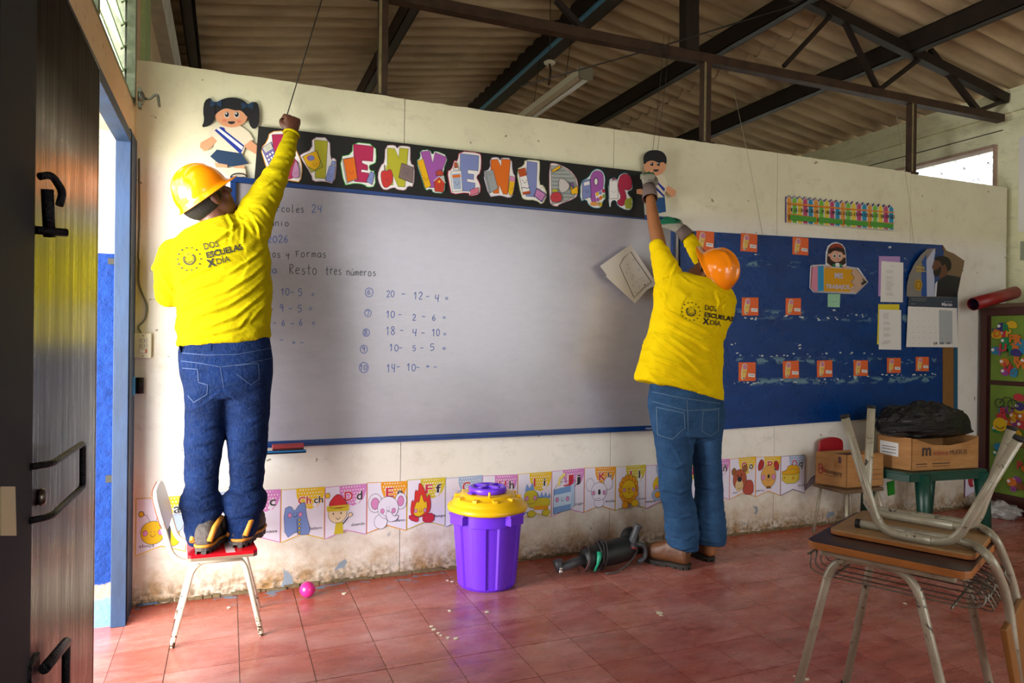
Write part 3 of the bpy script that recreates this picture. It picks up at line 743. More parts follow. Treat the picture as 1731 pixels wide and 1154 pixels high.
for (tx, x, y, h) in (('-', 457, 498, 10), ('10', 474, 499, 12), ('-', 491, 498, 8), ('5', 503, 500, 12), ('=', 526, 502, 9),
                      ('-', 456, 526, 8), ('9', 472, 527, 12), ('-', 488, 525, 8), ('5', 503, 527, 12), ('=', 522, 527, 10),
                      ('-', 461, 550, 8), ('6', 476, 551, 10), ('-', 491, 550, 6), ('6', 505, 550, 10), ('=', 527, 551, 10), ('-', 473, 577, 6), ('=', 494, 582, 6), ('-', 507, 582, 6),
                      ('20', 653, 502, 11), ('-', 679, 501, 8), ('12', 699, 506, 12), ('-', 720, 505, 8), ('4', 735, 510, 12), ('=', 752, 509, 9),
                      ('10', 652, 537, 12), ('-', 673, 536, 8), ('2', 697, 541, 11), ('-', 713, 539, 7), ('6', 730, 541, 9), ('=', 748, 540, 8),
                      ('18', 652, 566, 14), ('-', 676, 562, 7), ('4', 697, 568, 12), ('-', 712, 566, 7), ('10', 730, 568, 11), ('=', 749, 568, 8),
                      ('10', 658, 593, 12), ('-', 674, 591, 7), ('5', 697, 593, 9), ('-', 710, 591, 6), ('5', 727, 593, 12), ('=', 748, 592, 8),
                      ('14', 653, 629, 14), ('-', 670, 624, 8), ('10', 687, 627, 12), ('-', 703, 624, 6), ('=', 720, 622, 5), ('-', 733, 621, 3)):
    hw(tx, x, x+7.5*len(tx)+ (2 if h > 11 else 0), y, h, BLU, wd=1.15)
for n_, cx, cy, r_ in (('6', 624, 494, 6.5), ('7', 622, 529, 5.5), ('8', 619, 562, 5.5), ('9', 615, 590, 6), ('10', 615, 621, 7.5)):
    hand.ring(cx, cy, r_, r_*1.15, 1.1, BLU); hw(n_, cx-3.4*len(n_), cx+3.4*len(n_), cy+4, 8.5, BLU, wd=1.1)
tag(hand.build('handwriting', wb), kind='stuff')
# paper taped on the board
fp = crop(1000, 400, 8.877, 0.03)
def pp(u, v): # the sheet leans off the board towards its lower left
    q = (u-130)/850.0; return on_y(1000+u/8.877, 400+v/8.877, -0.03-0.05*max(0, 1-q))
cutout('worksheet', 'white worksheet with a drawn frame stuck askew on the whiteboard', 'paper', pp, [
    ('sheet', lambda a: a.poly([(125, 440), (590, 110), (985, 715), (840, 790), (650, 1000), (215, 600), (225, 570)], OFFW), (600, 500)),
    ('print', lambda a: (a.line([(585, 225), (900, 685), (770, 775), (640, 920), (500, 620), (420, 435), (480, 320)], 9, LINE, True),
        a.poly([(585, 245), (880, 685), (760, 765), (645, 890), (515, 615), (435, 435), (490, 330)], pap('#c9c6c2')),
        [a.ell(500+random.random()*330, 360+random.random()*430, 9, 16, LINE, 6, random.random()*3) if True else None for _ in range(1)],
        [a.line([(x, y), (x+random.uniform(8, 26), y-random.uniform(-20, 26)), (x+random.uniform(8, 36), y+random.uniform(4, 26))], 4, LINE) for x, y in ((620, 350), (520, 410), (690, 500), (750, 600), (600, 590), (660, 680), (700, 750), (510, 530), (830, 690), (640, 830), (600, 740), (540, 470), (580, 640), (700, 640), (760, 660))]))])

# ---------------------------------------------------------------- black strip and its letters
strip_ = empty('black_strip', (1.2, -0.03, 2.08), 'long black paper strip above the whiteboard behind the letters', 'paper strip')
mb = MB(); q = [on_y(*p, -0.0295) for p in ((437, 213), (1085, 290), (1090, 369), (430, 303))]
for q_ in q: q_.y = -0.0302
mb.prism(q, (0, 0.001, 0)); mb.build('strip_sheet', mat('black_paper', '#14130f', 0.85, noise_amt=0.4), strip_)
PINK, LIME, VIO, PERI, ORG, RED, YEL, GRN = map(pap, ('#a3264d', '#a7a32a', '#96519a', '#7580b0', '#cc6418', '#9c2440', '#d8a814', '#2f9a3a'))
cA = crop(440, 220, 9.617, 0.031); cB = crop(600, 230, 9.617, 0.031); cC = crop(760, 240, 10.18, 0.031); cD = crop(920, 260, 9.617, 0.031)
GRPL = 'letter cutouts on the black strip'
def letter(fn, label, halo, outline, letter_pts, lcol, pics, holes=()):
    o = smooth_poly(outline, 1)
    def back(a): a.poly(o, halo); a.poly(inset(o, 12), WHT)
    def let(a):
        a.poly(letter_pts, LINE); a.poly(inset(letter_pts, 6), lcol)
        for h_ in holes: a.poly(h_, WHT); a.line(h_, 5, LINE, True)
    return cutout('letter_cutout', label, 'paper letter', fn, [('backing', back, (sum(p[0] for p in outline)/len(outline), sum(p[1] for p in outline)/len(outline))), ('letter', let), ('picture', pics)], GRPL)
def face(a, x, y, s=1.0, mt=None):
    mt = mt or LINE
    a.ell(x-28*s, y, 6*s, 8*s, mt, 8); a.ell(x+28*s, y, 6*s, 8*s, mt, 8); a.ring(x, y+18*s, 18*s, 16*s, 5*s, mt, 0.3, PI-0.3, 8)
def box_(a, pts, col, w_=6): a.poly(pts, LINE); a.poly(inset(pts, w_), col)
letter(cA, 'red letter B with a calculator, half hidden by the raised arm', pap('#c98a1c'),
    [(150, 20), (420, 0), (640, 420), (690, 600), (660, 850), (520, 830), (250, 780), (140, 740), (60, 500), (0, 300), (110, 180)],
    [(185, 70), (400, 60), (500, 200), (480, 380), (620, 520), (620, 740), (480, 800), (260, 790)], PINK,
    lambda a: (box_(a, [(15, 290), (180, 185), (290, 500), (155, 600)], pap('#6a5f98')), a.poly([(40, 290), (165, 205), (205, 300), (85, 370)], pap('#b7b6a2')),
        face(a, 120, 280, 0.7), [a.poly([(95+i*42+j*24, 420-i*28+j*56), (122+i*42+j*24, 405-i*28+j*56), (134+i*42+j*24, 432-i*28+j*56), (107+i*42+j*24, 447-i*28+j*56)], WHT) for i in range(3) for j in range(3)],
        box_(a, smooth_poly([(490, 780), (540, 560), (580, 480), (630, 620), (635, 790)], 2), pap('#a87896')), face(a, 565, 690, 0.8)))
letter(cA, 'lime green letter I with a yellow folder and a blue paint tube', pap('#b4929c'),
    [(840, 110), (1130, 120), (1145, 480), (1190, 440), (1250, 500), (1210, 880), (1040, 830), (850, 840), (830, 720), (640, 430), (660, 390), (840, 310)],
    [(878, 155), (1100, 175), (1060, 790), (890, 780)], LIME,
    lambda a: (box_(a, [(680, 430), (915, 325), (1025, 600), (825, 695)], pap('#9a9a34')), box_(a, [(685, 430), (910, 330), (975, 500), (960, 590), (885, 655), (760, 590)], YEL), a.ell(820, 455, 60, 45, VIO), a.ell(830, 455, 40, 40, PERI), face(a, 885, 550, 1.0),
        box_(a, [(1120, 580), (1225, 590), (1180, 860), (1050, 820)], PERI), box_(a, [(1160, 500), (1220, 505), (1215, 580), (1140, 575)], PERI), face(a, 1135, 725, 0.9)))
e1 = [(1510, 220), (1690, 225), (1840, 270), (1830, 500), (1660, 520), (1655, 550), (1770, 570), (1765, 660), (1650, 650), (1650, 680), (1760, 700), (1740, 850), (1590, 840)]
e1 = [(0+p[0]-1538, p[1]) for p in e1]
letter(cB, 'pink letter E with an orange book', pap('#3f9a3c'),
    [(-40, 90), (340, 130), (355, 420), (300, 460), (230, 480), (250, 560), (330, 560), (340, 820), (200, 840), (150, 790), (0, 770), (-90, 790), (-180, 800), (-260, 330), (-50, 290)],
    [(-30, 125), (305, 165), (290, 415), (120, 400), (115, 435), (210, 475), (210, 560), (110, 545), (100, 580), (230, 600), (200, 760), (-10, 740)], PINK,
    lambda a: (box_(a, [(-215, 370), (-10, 340), (45, 700), (-140, 775)], pap('#b3b0a8')), box_(a, [(-195, 378), (-8, 340), (42, 690), (-125, 755)], ORG), face(a, -60, 580, 1.1), box_(a, [(250, 575), (315, 600), (275, 795), (180, 740)], PERI), face(a, 245, 700, 0.5)))
letter(cB, 'lime green letter N with a red apple', pap('#b08e96'),
    [(490, 150), (650, 140), (690, 200), (720, 150), (890, 165), (905, 200), (900, 440), (975, 480), (960, 830), (860, 810), (820, 890), (680, 870), (640, 830), (480, 890), (400, 800), (360, 640), (420, 470), (480, 430)],
    [(522, 190), (645, 200), (710, 340), (722, 188), (872, 205), (815, 830), (700, 825), (620, 640), (620, 800), (530, 800), (522, 440)], LIME,
    lambda a: (box_(a, smooth_poly([(410, 580), (480, 550), (520, 570), (580, 520), (625, 650), (600, 790), (490, 860), (430, 780)], 2), pap('#b2302c')), a.poly([(495, 560), (510, 480), (545, 460), (550, 520)], LIME), a.line([(480, 560), (475, 470)], 14, pap('#6e5a50')), face(a, 520, 700, 0.8),
        box_(a, [(755, 440), (945, 510), (930, 770), (705, 680)], pap('#6f5f5e')), a.line([(765, 470), (920, 530), (905, 720), (740, 650)], 7, pap('#93756a'), True), face(a, 835, 600, 0.7)))
letter(cB, 'violet letter V shape with a yellow ruler and a red house', pap('#0f5f38'),
    [(1045, 225), (1225, 210), (1262, 300), (1290, 220), (1530, 320), (1440, 560), (1480, 760), (1460, 940), (1260, 930), (1240, 860), (1140, 900), (1080, 700), (985, 400), (1060, 350)],
    [(1065, 250), (1218, 235), (1262, 430), (1300, 262), (1500, 345), (1420, 560), (1340, 840), (1210, 840)], VIO,
    lambda a: (box_(a, [(1005, 405), (1110, 365), (1240, 815), (1140, 855)], YEL), [a.line([(1010+i*12, 420+i*45), (1034+i*12, 414+i*45)], 4, LINE) for i in range(9)], face(a, 1150, 690, 1.0),
        box_(a, [(1310, 580), (1380, 545), (1440, 600), (1430, 650), (1310, 650)], pap('#a5402f')), box_(a, [(1275, 740), (1365, 665), (1455, 760), (1430, 918), (1290, 905)], pap('#b43a26')), a.line([(1270, 735), (1365, 660), (1465, 770)], 12, WHT), a.ell(1360, 745, 20, 22, YEL, 12), face(a, 1360, 840, 0.7)))
letter(cC, 'pale blue letter E with a glue bottle', pap('#a52848'),
    [(160, 150), (520, 180), (555, 260), (540, 530), (460, 600), (510, 680), (540, 760), (530, 900), (340, 940), (320, 870), (30, 910), (0, 780), (-50, 500), (30, 470), (75, 300), (130, 330)],
    [(178, 195), (505, 235), (490, 500), (315, 480), (310, 540), (418, 555), (415, 650), (300, 635), (300, 680), (440, 705), (440, 780), (350, 850), (225, 845), (180, 480)], PERI,
    lambda a: (box_(a, [(20, 510), (200, 490), (225, 840), (40, 860)], WHT), a.poly([(42, 550), (180, 540), (198, 810), (65, 815)], pap('#97a6bd')), a.poly([(42, 572), (182, 560), (184, 605), (48, 618)], ORG), face(a, 125, 700, 1.1), box_(a, [(55, 450), (150, 440), (150, 485), (60, 490)], WHT), box_(a, smooth_poly([(70, 450), (75, 360), (95, 345), (130, 380), (132, 445)], 1), pap('#b3542a')),
        box_(a, [(350, 820), (490, 780), (490, 880), (350, 920)], pap('#c76a80')), face(a, 420, 830, 0.6)))
letter(cC, 'orange letter N with a grey notebook', pap('#a79bb0'),
    [(690, 270), (840, 255), (870, 320), (890, 265), (1070, 275), (1085, 520), (1140, 600), (1100, 900), (1040, 970), (880, 920), (790, 930), (680, 950), (560, 520), (700, 460)],
    [(705, 300), (825, 295), (885, 420), (890, 288), (1050, 300), (1000, 905), (920, 900), (850, 740), (850, 885), (750, 885), (705, 480)], ORG,
    lambda a: (box_(a, [(580, 520), (745, 475), (835, 800), (680, 890)], pap('#8f9494')), a.line([(620, 520), (700, 870)], 5, LINE), face(a, 685, 540, 0.9), box_(a, [(1035, 580), (1130, 610), (1090, 880), (1040, 935), (1000, 850)], YEL), a.poly([(1038, 586), (1124, 614), (1112, 690), (1028, 672)], pap('#c07f9c')), face(a, 1055, 800, 0.8)))
letter(cC, 'pale blue letter I with a glue stick', pap('#a3a878'),
    [(1290, 300), (1530, 310), (1560, 350), (1540, 730), (1620, 740), (1690, 900), (1600, 1090), (1480, 1000), (1300, 1000), (1230, 950), (1140, 470), (1280, 400)],
    [(1328, 325), (1508, 355), (1490, 950), (1310, 935)], PERI,
    lambda a: (box_(a, [(1170, 470), (1300, 440), (1390, 890), (1260, 910)], WHT), a.poly([(1176, 475), (1298, 446), (1325, 575), (1205, 605)], pap('#a8481c')), a.poly([(1245, 865), (1375, 840), (1385, 885), (1262, 905)], pap('#a8481c')), a.line([(1230, 800), (1280, 780), (1330, 800), (1375, 775)], 10, pap('#3f3f60')), face(a, 1285, 665, 1.2),
        box_(a, [(1490, 790), (1660, 900), (1580, 1040), (1440, 930)], pap('#6c4f86')), a.poly([(1495, 815), (1635, 905), (1572, 1010), (1462, 925)], pap('#b678a6')), face(a, 1545, 915, 0.9), a.line([(1560, 800), (1590, 775), (1640, 820), (1640, 870)], 8, pap('#9c8a50'))))
letter(cD, 'striped grey letter D with an apple and a pencil', pap('#b88f98'),
    [(80, 160), (160, 145), (290, 190), (420, 260), (520, 380), (555, 500), (545, 680), (470, 740), (240, 820), (220, 860), (120, 840), (80, 760)],
    [(100, 185), (240, 190), (400, 270), (500, 380), (540, 560), (500, 680), (380, 760), (120, 830)], pap('#9a9d98'),
    lambda a: ([a.line([(105, 200+i*62), (270+min(i, 3)*70, 215+i*62)], 26, pap('#7d8682')) for i in range(9) if i not in (0,)],
        a.poly(smooth_poly([(225, 405), (320, 405), (400, 500), (400, 560), (330, 630), (235, 630)], 1), pap('#b8b2ae')), a.line(smooth_poly([(225, 405), (320, 405), (400, 500), (400, 560), (330, 630), (235, 630)], 1), 4, LINE, True),
        box_(a, [(110, 270), (230, 195), (265, 195), (250, 240), (135, 310)], YEL), box_(a, smooth_poly([(90, 660), (180, 610), (280, 650), (280, 780), (150, 800), (95, 760)], 2), pap('#b03840')), a.ell(160, 600, 45, 24, LIME), face(a, 180, 700, 0.5),
        box_(a, [(410, 530), (440, 540), (440, 580), (530, 520), (540, 650), (430, 670)], YEL), box_(a, [(400, 480), (465, 470), (470, 560), (430, 540)], pap('#6c4f86'))), ())
letter(cD, 'violet letter O cutout with a blue book and colour spots', pap('#3d8a94'),
    [(860, 230), (960, 280), (1000, 400), (980, 560), (1010, 720), (950, 780), (930, 880), (820, 890), (720, 840), (680, 740), (580, 780), (580, 450), (720, 380), (770, 280)],
    smooth_poly([(850, 262), (950, 300), (970, 420), (960, 560), (880, 700), (860, 790), (740, 780), (740, 400), (780, 300)], 1), VIO,
    lambda a: (a.ell(838, 450, 34, 65, LINE), a.ell(838, 452, 25, 52, WHT), box_(a, [(615, 440), (745, 405), (760, 700), (615, 745)], PERI), a.poly([(640, 470), (730, 445), (732, 500), (645, 520)], WHT), face(a, 690, 600, 0.9),
        a.poly([(820, 640), (970, 570), (980, 720), (930, 790), (840, 780)], WHT), [a.ell(x, y, 25, 32, m_, 14) for x, y, m_ in ((855, 655, YEL), (905, 635, PERI), (955, 605, RED), (960, 690, pap('#7c9a3c')), (910, 715, ORG), (860, 745, VIO))], a.ell(800, 815, 65, 34, pap('#c98b4a')), a.ell(905, 825, 25, 38, pap('#b59a2a'))))
letter(cD, 'dark red letter S with a small easel and a green splat', pap('#0f4f58'),
    [(1120, 370), (1160, 380), (1180, 420), (1220, 330), (1330, 290), (1410, 370), (1445, 500), (1440, 590), (1350, 620), (1400, 690), (1450, 730), (1440, 900), (1340, 930), (1180, 850), (1160, 760), (1100, 770), (1080, 870), (1040, 860), (1030, 430)],
    smooth_poly([(1210, 380), (1290, 310), (1390, 340), (1430, 440), (1425, 575), (1340, 600), (1300, 570), (1330, 650), (1340, 760), (1280, 860), (1190, 830), (1180, 760), (1250, 720), (1190, 560)], 1), RED,
    lambda a: (box_(a, [(1050, 440), (1190, 430), (1195, 730), (1050, 735)], WHT), face(a, 1120, 605, 0.9), box_(a, [(1100, 390), (1150, 385), (1155, 425), (1095, 428)], pap('#8a4060')), a.line([(1070, 745), (1065, 860)], 14, WHT), a.poly(smooth_poly([(1305, 760), (1330, 730), (1370, 730), (1400, 700), (1430, 740), (1400, 780), (1430, 820), (1400, 850), (1410, 900), (1360, 890), (1320, 900), (1310, 850), (1295, 820)], 1), pap('#8a9330'))))

# ---------------------------------------------------------------- girl and boy cutouts (felt, thick)
SKIN1, HAIRB, NAVY, FELTW = pap('#c9906a'), mat('black_foam', '#100f14', 0.8), pap('#1e3550'), pap('#cfc4ab')
fG = crop(200, 150, 3.8467, 0.012)
def girl_body(a):
    a.poly([(610, 250), (690, 225), (780, 230), (850, 280), (880, 330), (830, 360), (810, 420), (640, 410), (600, 320), (590, 280)], FELTW, 0.004)
    a.poly([(640, 395), (800, 420), (845, 485), (740, 505), (660, 490), (597, 440)], NAVY, 0.003)
    a.poly([(625, 270), (665, 248), (820, 370), (795, 425)], pap('#1c2f86')); a.poly([(640, 263), (655, 255), (812, 378), (803, 398)], WHT)
    a.poly([(665, 248), (690, 255), (700, 285), (680, 275)], pap('#1c2f86'))
    a.poly([(535, 350), (610, 310), (640, 340), (590, 395), (560, 405), (530, 380)], SKIN1, 0.003); a.poly([(815, 375), (860, 335), (925, 390), (905, 430), (870, 410)], SKIN1, 0.003)
    a.poly([(625, 480), (710, 495), (705, 520), (635, 512)], SKIN1); a.poly([(750, 505), (820, 498), (815, 520), (755, 522)], SKIN1)
    a.poly([(635, 512), (825, 520), (832, 572), (730, 575), (640, 530)], FELTW); 
def girl_head(a):
    a.ell(735, 175, 105, 78, SKIN1, 28, 0.05)
    a.poly(smooth_poly([(625, 160), (600, 130), (650, 80), (720, 55), (800, 65), (855, 110), (858, 160), (845, 195), (800, 140), (760, 145), (700, 125), (650, 150), (630, 175)], 2), HAIRB, 0.003)
    for x in (706, 770): a.ell(x, 172, 17, 20, WHT, 14); a.ell(x, 170, 14, 17, LINE, 14); a.ell(x-4, 163, 5, 6, WHT, 8)
    a.ell(735, 215, 24, 18, LINE, 14, 0.0, 0.0, PI); a.ell(690, 210, 16, 9, pap('#c9765a'), 12); a.ell(785, 215, 16, 9, pap('#c9765a'), 12)
def girl_tail_l(a):
    a.poly(smooth_poly([(600, 60), (560, 80), (550, 150), (560, 210), (540, 255), (590, 245), (625, 215), (630, 150), (615, 90)], 1), HAIRB, 0.004)
def girl_tail_r(a):
    a.poly(smooth_poly([(870, 90), (905, 90), (920, 150), (915, 240), (880, 270), (850, 235), (845, 180), (850, 120)], 1), HAIRB, 0.004)
def girl_bow(a, x, y):
    a.poly([(x-38, y-22), (x, y-5), (x+38, y-25), (x+36, y+26), (x, y+8), (x-36, y+24)], NAVY); a.ell(x, y, 9, 10, pap('#14273f'), 10)
cutout('girl_cutout', 'foam schoolgirl cutout with black pigtails and a blue skirt', 'wall decoration', fG, [('body', girl_body, (735, 300)), ('head', girl_head), ('pigtail', girl_tail_l), ('pigtail', girl_tail_r), ('hair_bow', lambda a: girl_bow(a, 635, 98)), ('hair_bow', lambda a: girl_bow(a, 838, 112))])
a = Art(crop(370, 270, 11.54, 0.03), (0, -1, 0)); a.ring(390, 345, 160, 80, 26, HAIRB, PI*1.02, PI*1.98, 14)
tag(a.build('wire_loop'), 'black half ring at the foot of the girl cutout', 'ring')
fB_ = crop(1040, 220, 3.846, 0.034)
def boy_body(a):
    a.poly([(240, 295), (320, 290), (340, 370), (322, 410), (322, 440), (250, 440), (235, 350)], FELTW, 0.004)
    a.poly([(250, 440), (322, 435), (330, 530), (255, 545)], pap('#234b78'), 0.004)
    a.poly([(248, 320), (262, 322), (322, 380), (318, 400)], pap('#1c2f86')); a.poly([(250, 355), (320, 425), (318, 438), (250, 375)], pap('#1c2f86'))
    a.poly([(330, 375), (345, 362), (395, 395), (390, 425), (370, 435), (335, 400)], SKIN1, 0.003); a.poly([(165, 380), (195, 400), (170, 418), (140, 412), (140, 385)], SKIN1, 0.003)
def boy_head(a):
    a.ell(256, 235, 72, 62, SKIN1, 26); a.poly(smooth_poly([(183, 215), (182, 165), (210, 135), (260, 128), (310, 140), (335, 180), (330, 228), (312, 205), (285, 215), (240, 195), (205, 205), (190, 225)], 2), HAIRB, 0.003)
    for x in (236, 278): a.ell(x, 221, 10, 13, LINE, 12); a.ell(x-3, 216, 3, 4, WHT, 8)
    a.ell(262, 256, 18, 15, LINE, 14, 0.0, 0.0, PI)
cutout('boy_cutout', 'foam schoolboy cutout with short black hair and blue shorts', 'wall decoration', fB_, [('body', boy_body, (285, 350)), ('head', boy_head)])

# ---------------------------------------------------------------- blue painted board
g = G('blue_board_paint', 0.28, 0.35)
base = g.ramp(g.noise(3.0, g.pos((1, 1, 2)), 7, 0.7), [(0.3, hexc('#022a62')), (0.7, hexc('#063a7c'))])
zz = g.sep()[2]
def band(zc, h, th):
    d = g.math('ABSOLUTE', g.math('SUBTRACT', zz, zc)); inb = g.rng(d, h, h*0.3)
    return g.math('MAXIMUM', g.math('MINIMUM', g.math('MULTIPLY', inb, g.ramp(g.noise(16.0, g.pos((0.7, 1, 1.6)), 5, 0.65), [(th, 0.0), (th+0.025, 1.0)])), 1.0), 0.0)
for zc, h, th in ((1.395, 0.035, 0.53), (1.10, 0.03, 0.53), (1.72, 0.03, 0.56), (0.965, 0.028, 0.50), (1.21, 0.06, 0.69)):
    base = g.mix(band(zc, h, th), base, hexc('#5f7f90'))
g.color(base); g.rough(g.rng(g.noise(5.0), 0.3, 0.7, 0.2, 0.38)).bump(g.noise(22.0, g.pos((1, 1, 1.5)), 5, 0.6), 0.28)
bb = empty('blue_board', (3.7, -0.01, 1.3), 'wide blue painted plywood board right of the whiteboard', 'board')
q = [on_y(*p, -0.018) for p in ((1150, 389), (1593, 414), (1593, 699), (1150, 731))]
MB().prism(q, (0, 0.017, 0)).build('board_panel', g.m, bb)
q = [on_y(*p, -0.012) for p in ((1594, 414), (1617, 450), (1617, 692), (1594, 698))]
MB().prism(q, (0, 0.011, 0)).build('bare_wood_edge', mat('bare_wood', '#8a5f2c', 0.6, noise_amt=0.3, stretch=(8, 1, 1)), bb)
q = [on_y(*p, -0.016) for p in ((1613, 450), (1619, 455), (1619, 692), (1613, 694))]
MB().prism(q, (0, 0.014, 0)).build('edge_lip', mat('edge_teal', '#16506e', 0.5), bb)
# chalky remnants of tape on the board
CHK = pap('#b9c2bd'); a = Art(crop(1180, 380, 3.2065, 0.0185), (0, -1, 0), 0.00002)
for (cx, cy, w_) in ((285, 505, 60), (510, 495, 60), (660, 508, 25), (735, 505, 40), (845, 485, 40), (890, 490, 20), (320, 715, 30), (255, 860, 70), (330, 855, 22), (490, 845, 60), (710, 835, 60), (870, 822, 60), (1055, 815, 60), (1225, 808, 60), (190, 648, 14), (550, 650, 12), (548, 672, 8), (600, 705, 18), (235, 700, 26), (490, 702, 30), (415, 712, 26), (920, 700, 24), (770, 695, 22), (835, 698, 14), (685, 700, 18), (735, 457, 30), (325, 158, 18), (1000, 640, 20), (640, 840, 20), (800, 755, 6), (1040, 125, 8), (1110, 188, 20)):
    for _ in range(max(2, int(w_/9))):
        x, y = cx+random.uniform(-w_, w_), cy+random.uniform(-7, 7); r_ = random.uniform(2.5, 8)
        a.poly([(x+r_*random.uniform(.6, 1.4)*math.cos(t_), y+r_*random.uniform(.35, .9)*math.sin(t_)) for t_ in [k*PI/3.5 for k in range(7)]], CHK)
tag(a.build('tape_remnants', bb), kind='stuff')
# orange name cards with a pencil drawing
ORGC = pap('#d5602f', 0.6); PNK2, YP = pap('#c07a94'), pap('#d8b45c')
cards = [(1192, 407, 31, 0.02, 'top row, half hidden behind the right helmet', 'orange name card at the top left of the blue board, partly behind the helmet'),
 (1266, 410, 29, 0.02, '', 'orange name card at the top of the blue board, just right of the helmet'), (1353, 416, 28, 0.02, '', 'orange name card in the top row, nearest the pencil sign'),
 (1268, 518, 29, 0, '', 'orange name card in the middle row, nearer the worker'), (1341, 518, 27, 0, '', 'orange name card in the middle row, nearer the pencil sign'),
 (1263, 628, 30, 0, '', 'orange name card at the left end of the bottom row'), (1337, 624.5, 28, -0.03, '', 'second orange name card from the left in the bottom row'), (1394, 623, 27, -0.02, '', 'third orange name card from the left in the bottom row'),
 (1455, 622, 25, 0, '', 'orange name card in the bottom row, just left of below the yellow backed list'), (1511, 617.5, 24, 0, '', 'orange name card in the bottom row under the yellow backed list'), (1559, 615, 23, 0, '', 'orange name card at the right end of the bottom row, under the calendar')]
for i, (cx, cy, s_, rot, _, lab) in enumerate(cards):
    def fn(u, v, cx=cx, cy=cy, s_=s_, rot=rot): return on_y(cx+(u*math.cos(rot)-v*math.sin(rot))*s_*0.96, cy+(u*math.sin(rot)+v*math.cos(rot))*s_*1.05+u*s_*0.05*(1 if cy < 450 else 0), -0.0195)
    def sheet_(a): a.poly([(-.5, -.5), (.5, -.5), (.5, .5), (-.5, .5)], ORGC, 0.0008)
    def pic(a):
        a.poly(smooth_poly([(-.33, .42), (-.38, .2), (-.3, -.36), (-.2, -.45), (-.04, -.42), (.02, -.3), (-.08, .25), (-.2, .45)], 1), pap('#cdbf9c'))
        a.poly([(-.33, .2), (-.27, -.15), (-.02, -.12), (-.1, .22), (-.2, .36)], YP); a.poly(smooth_poly([(-.27, -.14), (-.24, -.36), (-.14, -.41), (-.03, -.36), (-.02, -.12)], 1), PNK2); a.poly([(-.26, .32), (-.17, .32), (-.22, .42)], LINE)
        a.ell(-.22, .02, .018, .03, LINE, 6); a.ell(-.12, .03, .018, .03, LINE, 6)
    def tagp(a):
        a.poly([(.05, .08), (.44, .12), (.43, .3), (.04, .27)], WHT); a.line([(.1, .19), (.2, .17), (.26, .2), (.38, .19)], .03, pap('#6d6a78'))
    r0 = cutout('name_card', lab, 'card', fn, [('card_sheet', sheet_, (0, 0)), ('pencil_picture', pic), ('name_label', tagp)], 'orange name cards on the blue board')
# pencil shaped sign
fS = crop(1365, 405, 9.617, 0.024)
def sg_back(a): a.poly([(50, 430), (85, 410), (295, 405), (300, 200), (330, 100), (400, 50), (470, 38), (560, 70), (610, 140), (625, 250), (630, 430), (830, 460), (985, 690), (785, 885), (100, 855), (35, 780)], pap('#cfcdd0', 0.25), 0.003)
def sg_pencil(a):
    gl = lambda h: pap(h, 0.22)
    a.poly([(60, 445), (165, 430), (165, 845), (105, 840), (45, 770)], gl('#c77f96')); a.poly([(165, 430), (262, 432), (262, 835), (165, 835)], gl('#2b86b8')); a.poly([(268, 450), (740, 480), (700, 550), (760, 620), (700, 680), (770, 740), (685, 800), (700, 850), (262, 838)], gl('#c99118'))
    a.poly([(740, 480), (800, 480), (960, 690), (790, 860), (690, 845), (685, 810), (765, 760), (705, 690), (760, 620), (705, 550)], gl('#b89a84')); a.line([(740, 480), (705, 550), (760, 620), (705, 690), (765, 760), (690, 810)], 6, LINE)
    a.poly([(875, 620), (965, 690), (880, 745), (865, 700), (905, 680)], gl('#2c2c2e'))
    a.line([(75, 425), (265, 430), (620, 455), (790, 470), (965, 690), (780, 872), (110, 842), (45, 775)], 7, LINE, True)
    a.text('MIS', 430, 620, (105, 8), (0, -120), pap('#b9b6cc', 0.3), 0.03, width=140); a.text('TRABAJOS', 290, 790, (60, 2), (0, -95), pap('#b9b6cc', 0.3), 0.03, width=385)
def sg_girl(a):
    BR = pap('#2f1c18', 0.25)
    a.poly(smooth_poly([(310, 430), (320, 210), (350, 110), (430, 58), (530, 70), (590, 140), (612, 260), (615, 430)], 1), BR)
    a.poly(smooth_poly([(350, 140), (400, 80), (470, 58), (550, 85), (580, 150), (470, 110), (370, 150)], 1), pap('#8c3022', 0.25)); a.ell(465, 270, 110, 95, pap('#c99a84', 0.25)); a.ell(345, 250, 22, 26, pap('#c99a84', 0.25)); a.ell(590, 270, 22, 26, pap('#c99a84', 0.25))
    a.poly([(360, 200), (400, 140), (540, 150), (580, 210), (500, 195), (440, 180)], BR)
    for x in (425, 510): a.ell(x, 265, 26, 30, WHT); a.ell(x, 267, 17, 22, pap('#2a3a38'))
    a.poly([(385, 440), (400, 395), (540, 395), (550, 445)], pap('#23714a', 0.3)); a.poly([(435, 440), (440, 380), (500, 380), (505, 445)], WHT); a.ell(345, 448, 36, 26, pap('#c99a84', 0.25)); a.ell(590, 450, 36, 22, pap('#c99a84', 0.25)); a.ring(475, 320, 20, 10, 5, pap('#7d3a34'), 0.2, PI-0.2, 8)
cutout('pencil_sign', 'shiny pencil shaped sign reading MIS TRABAJOS with a girl on top', 'sign', fS, [('sign_board', sg_back, (470, 650)), ('pencil_picture', sg_pencil), ('girl_picture', sg_girl)])
cutout('green_note', 'small pale green note under the pencil sign', 'note', crop(1365, 405, 9.617, 0.0195), [('note_sheet', lambda a: a.poly([(330, 880), (532, 885), (522, 1100), (328, 1090)], pap('#8fbf9c'), 0.0006), (430, 990)), ('print', lambda a: a.line([(370, 1000), (400, 1015), (430, 1005), (490, 1010)], 7, pap('#7c7fa0')))])
fP = crop(1480, 410, 6.075, 0.0195)
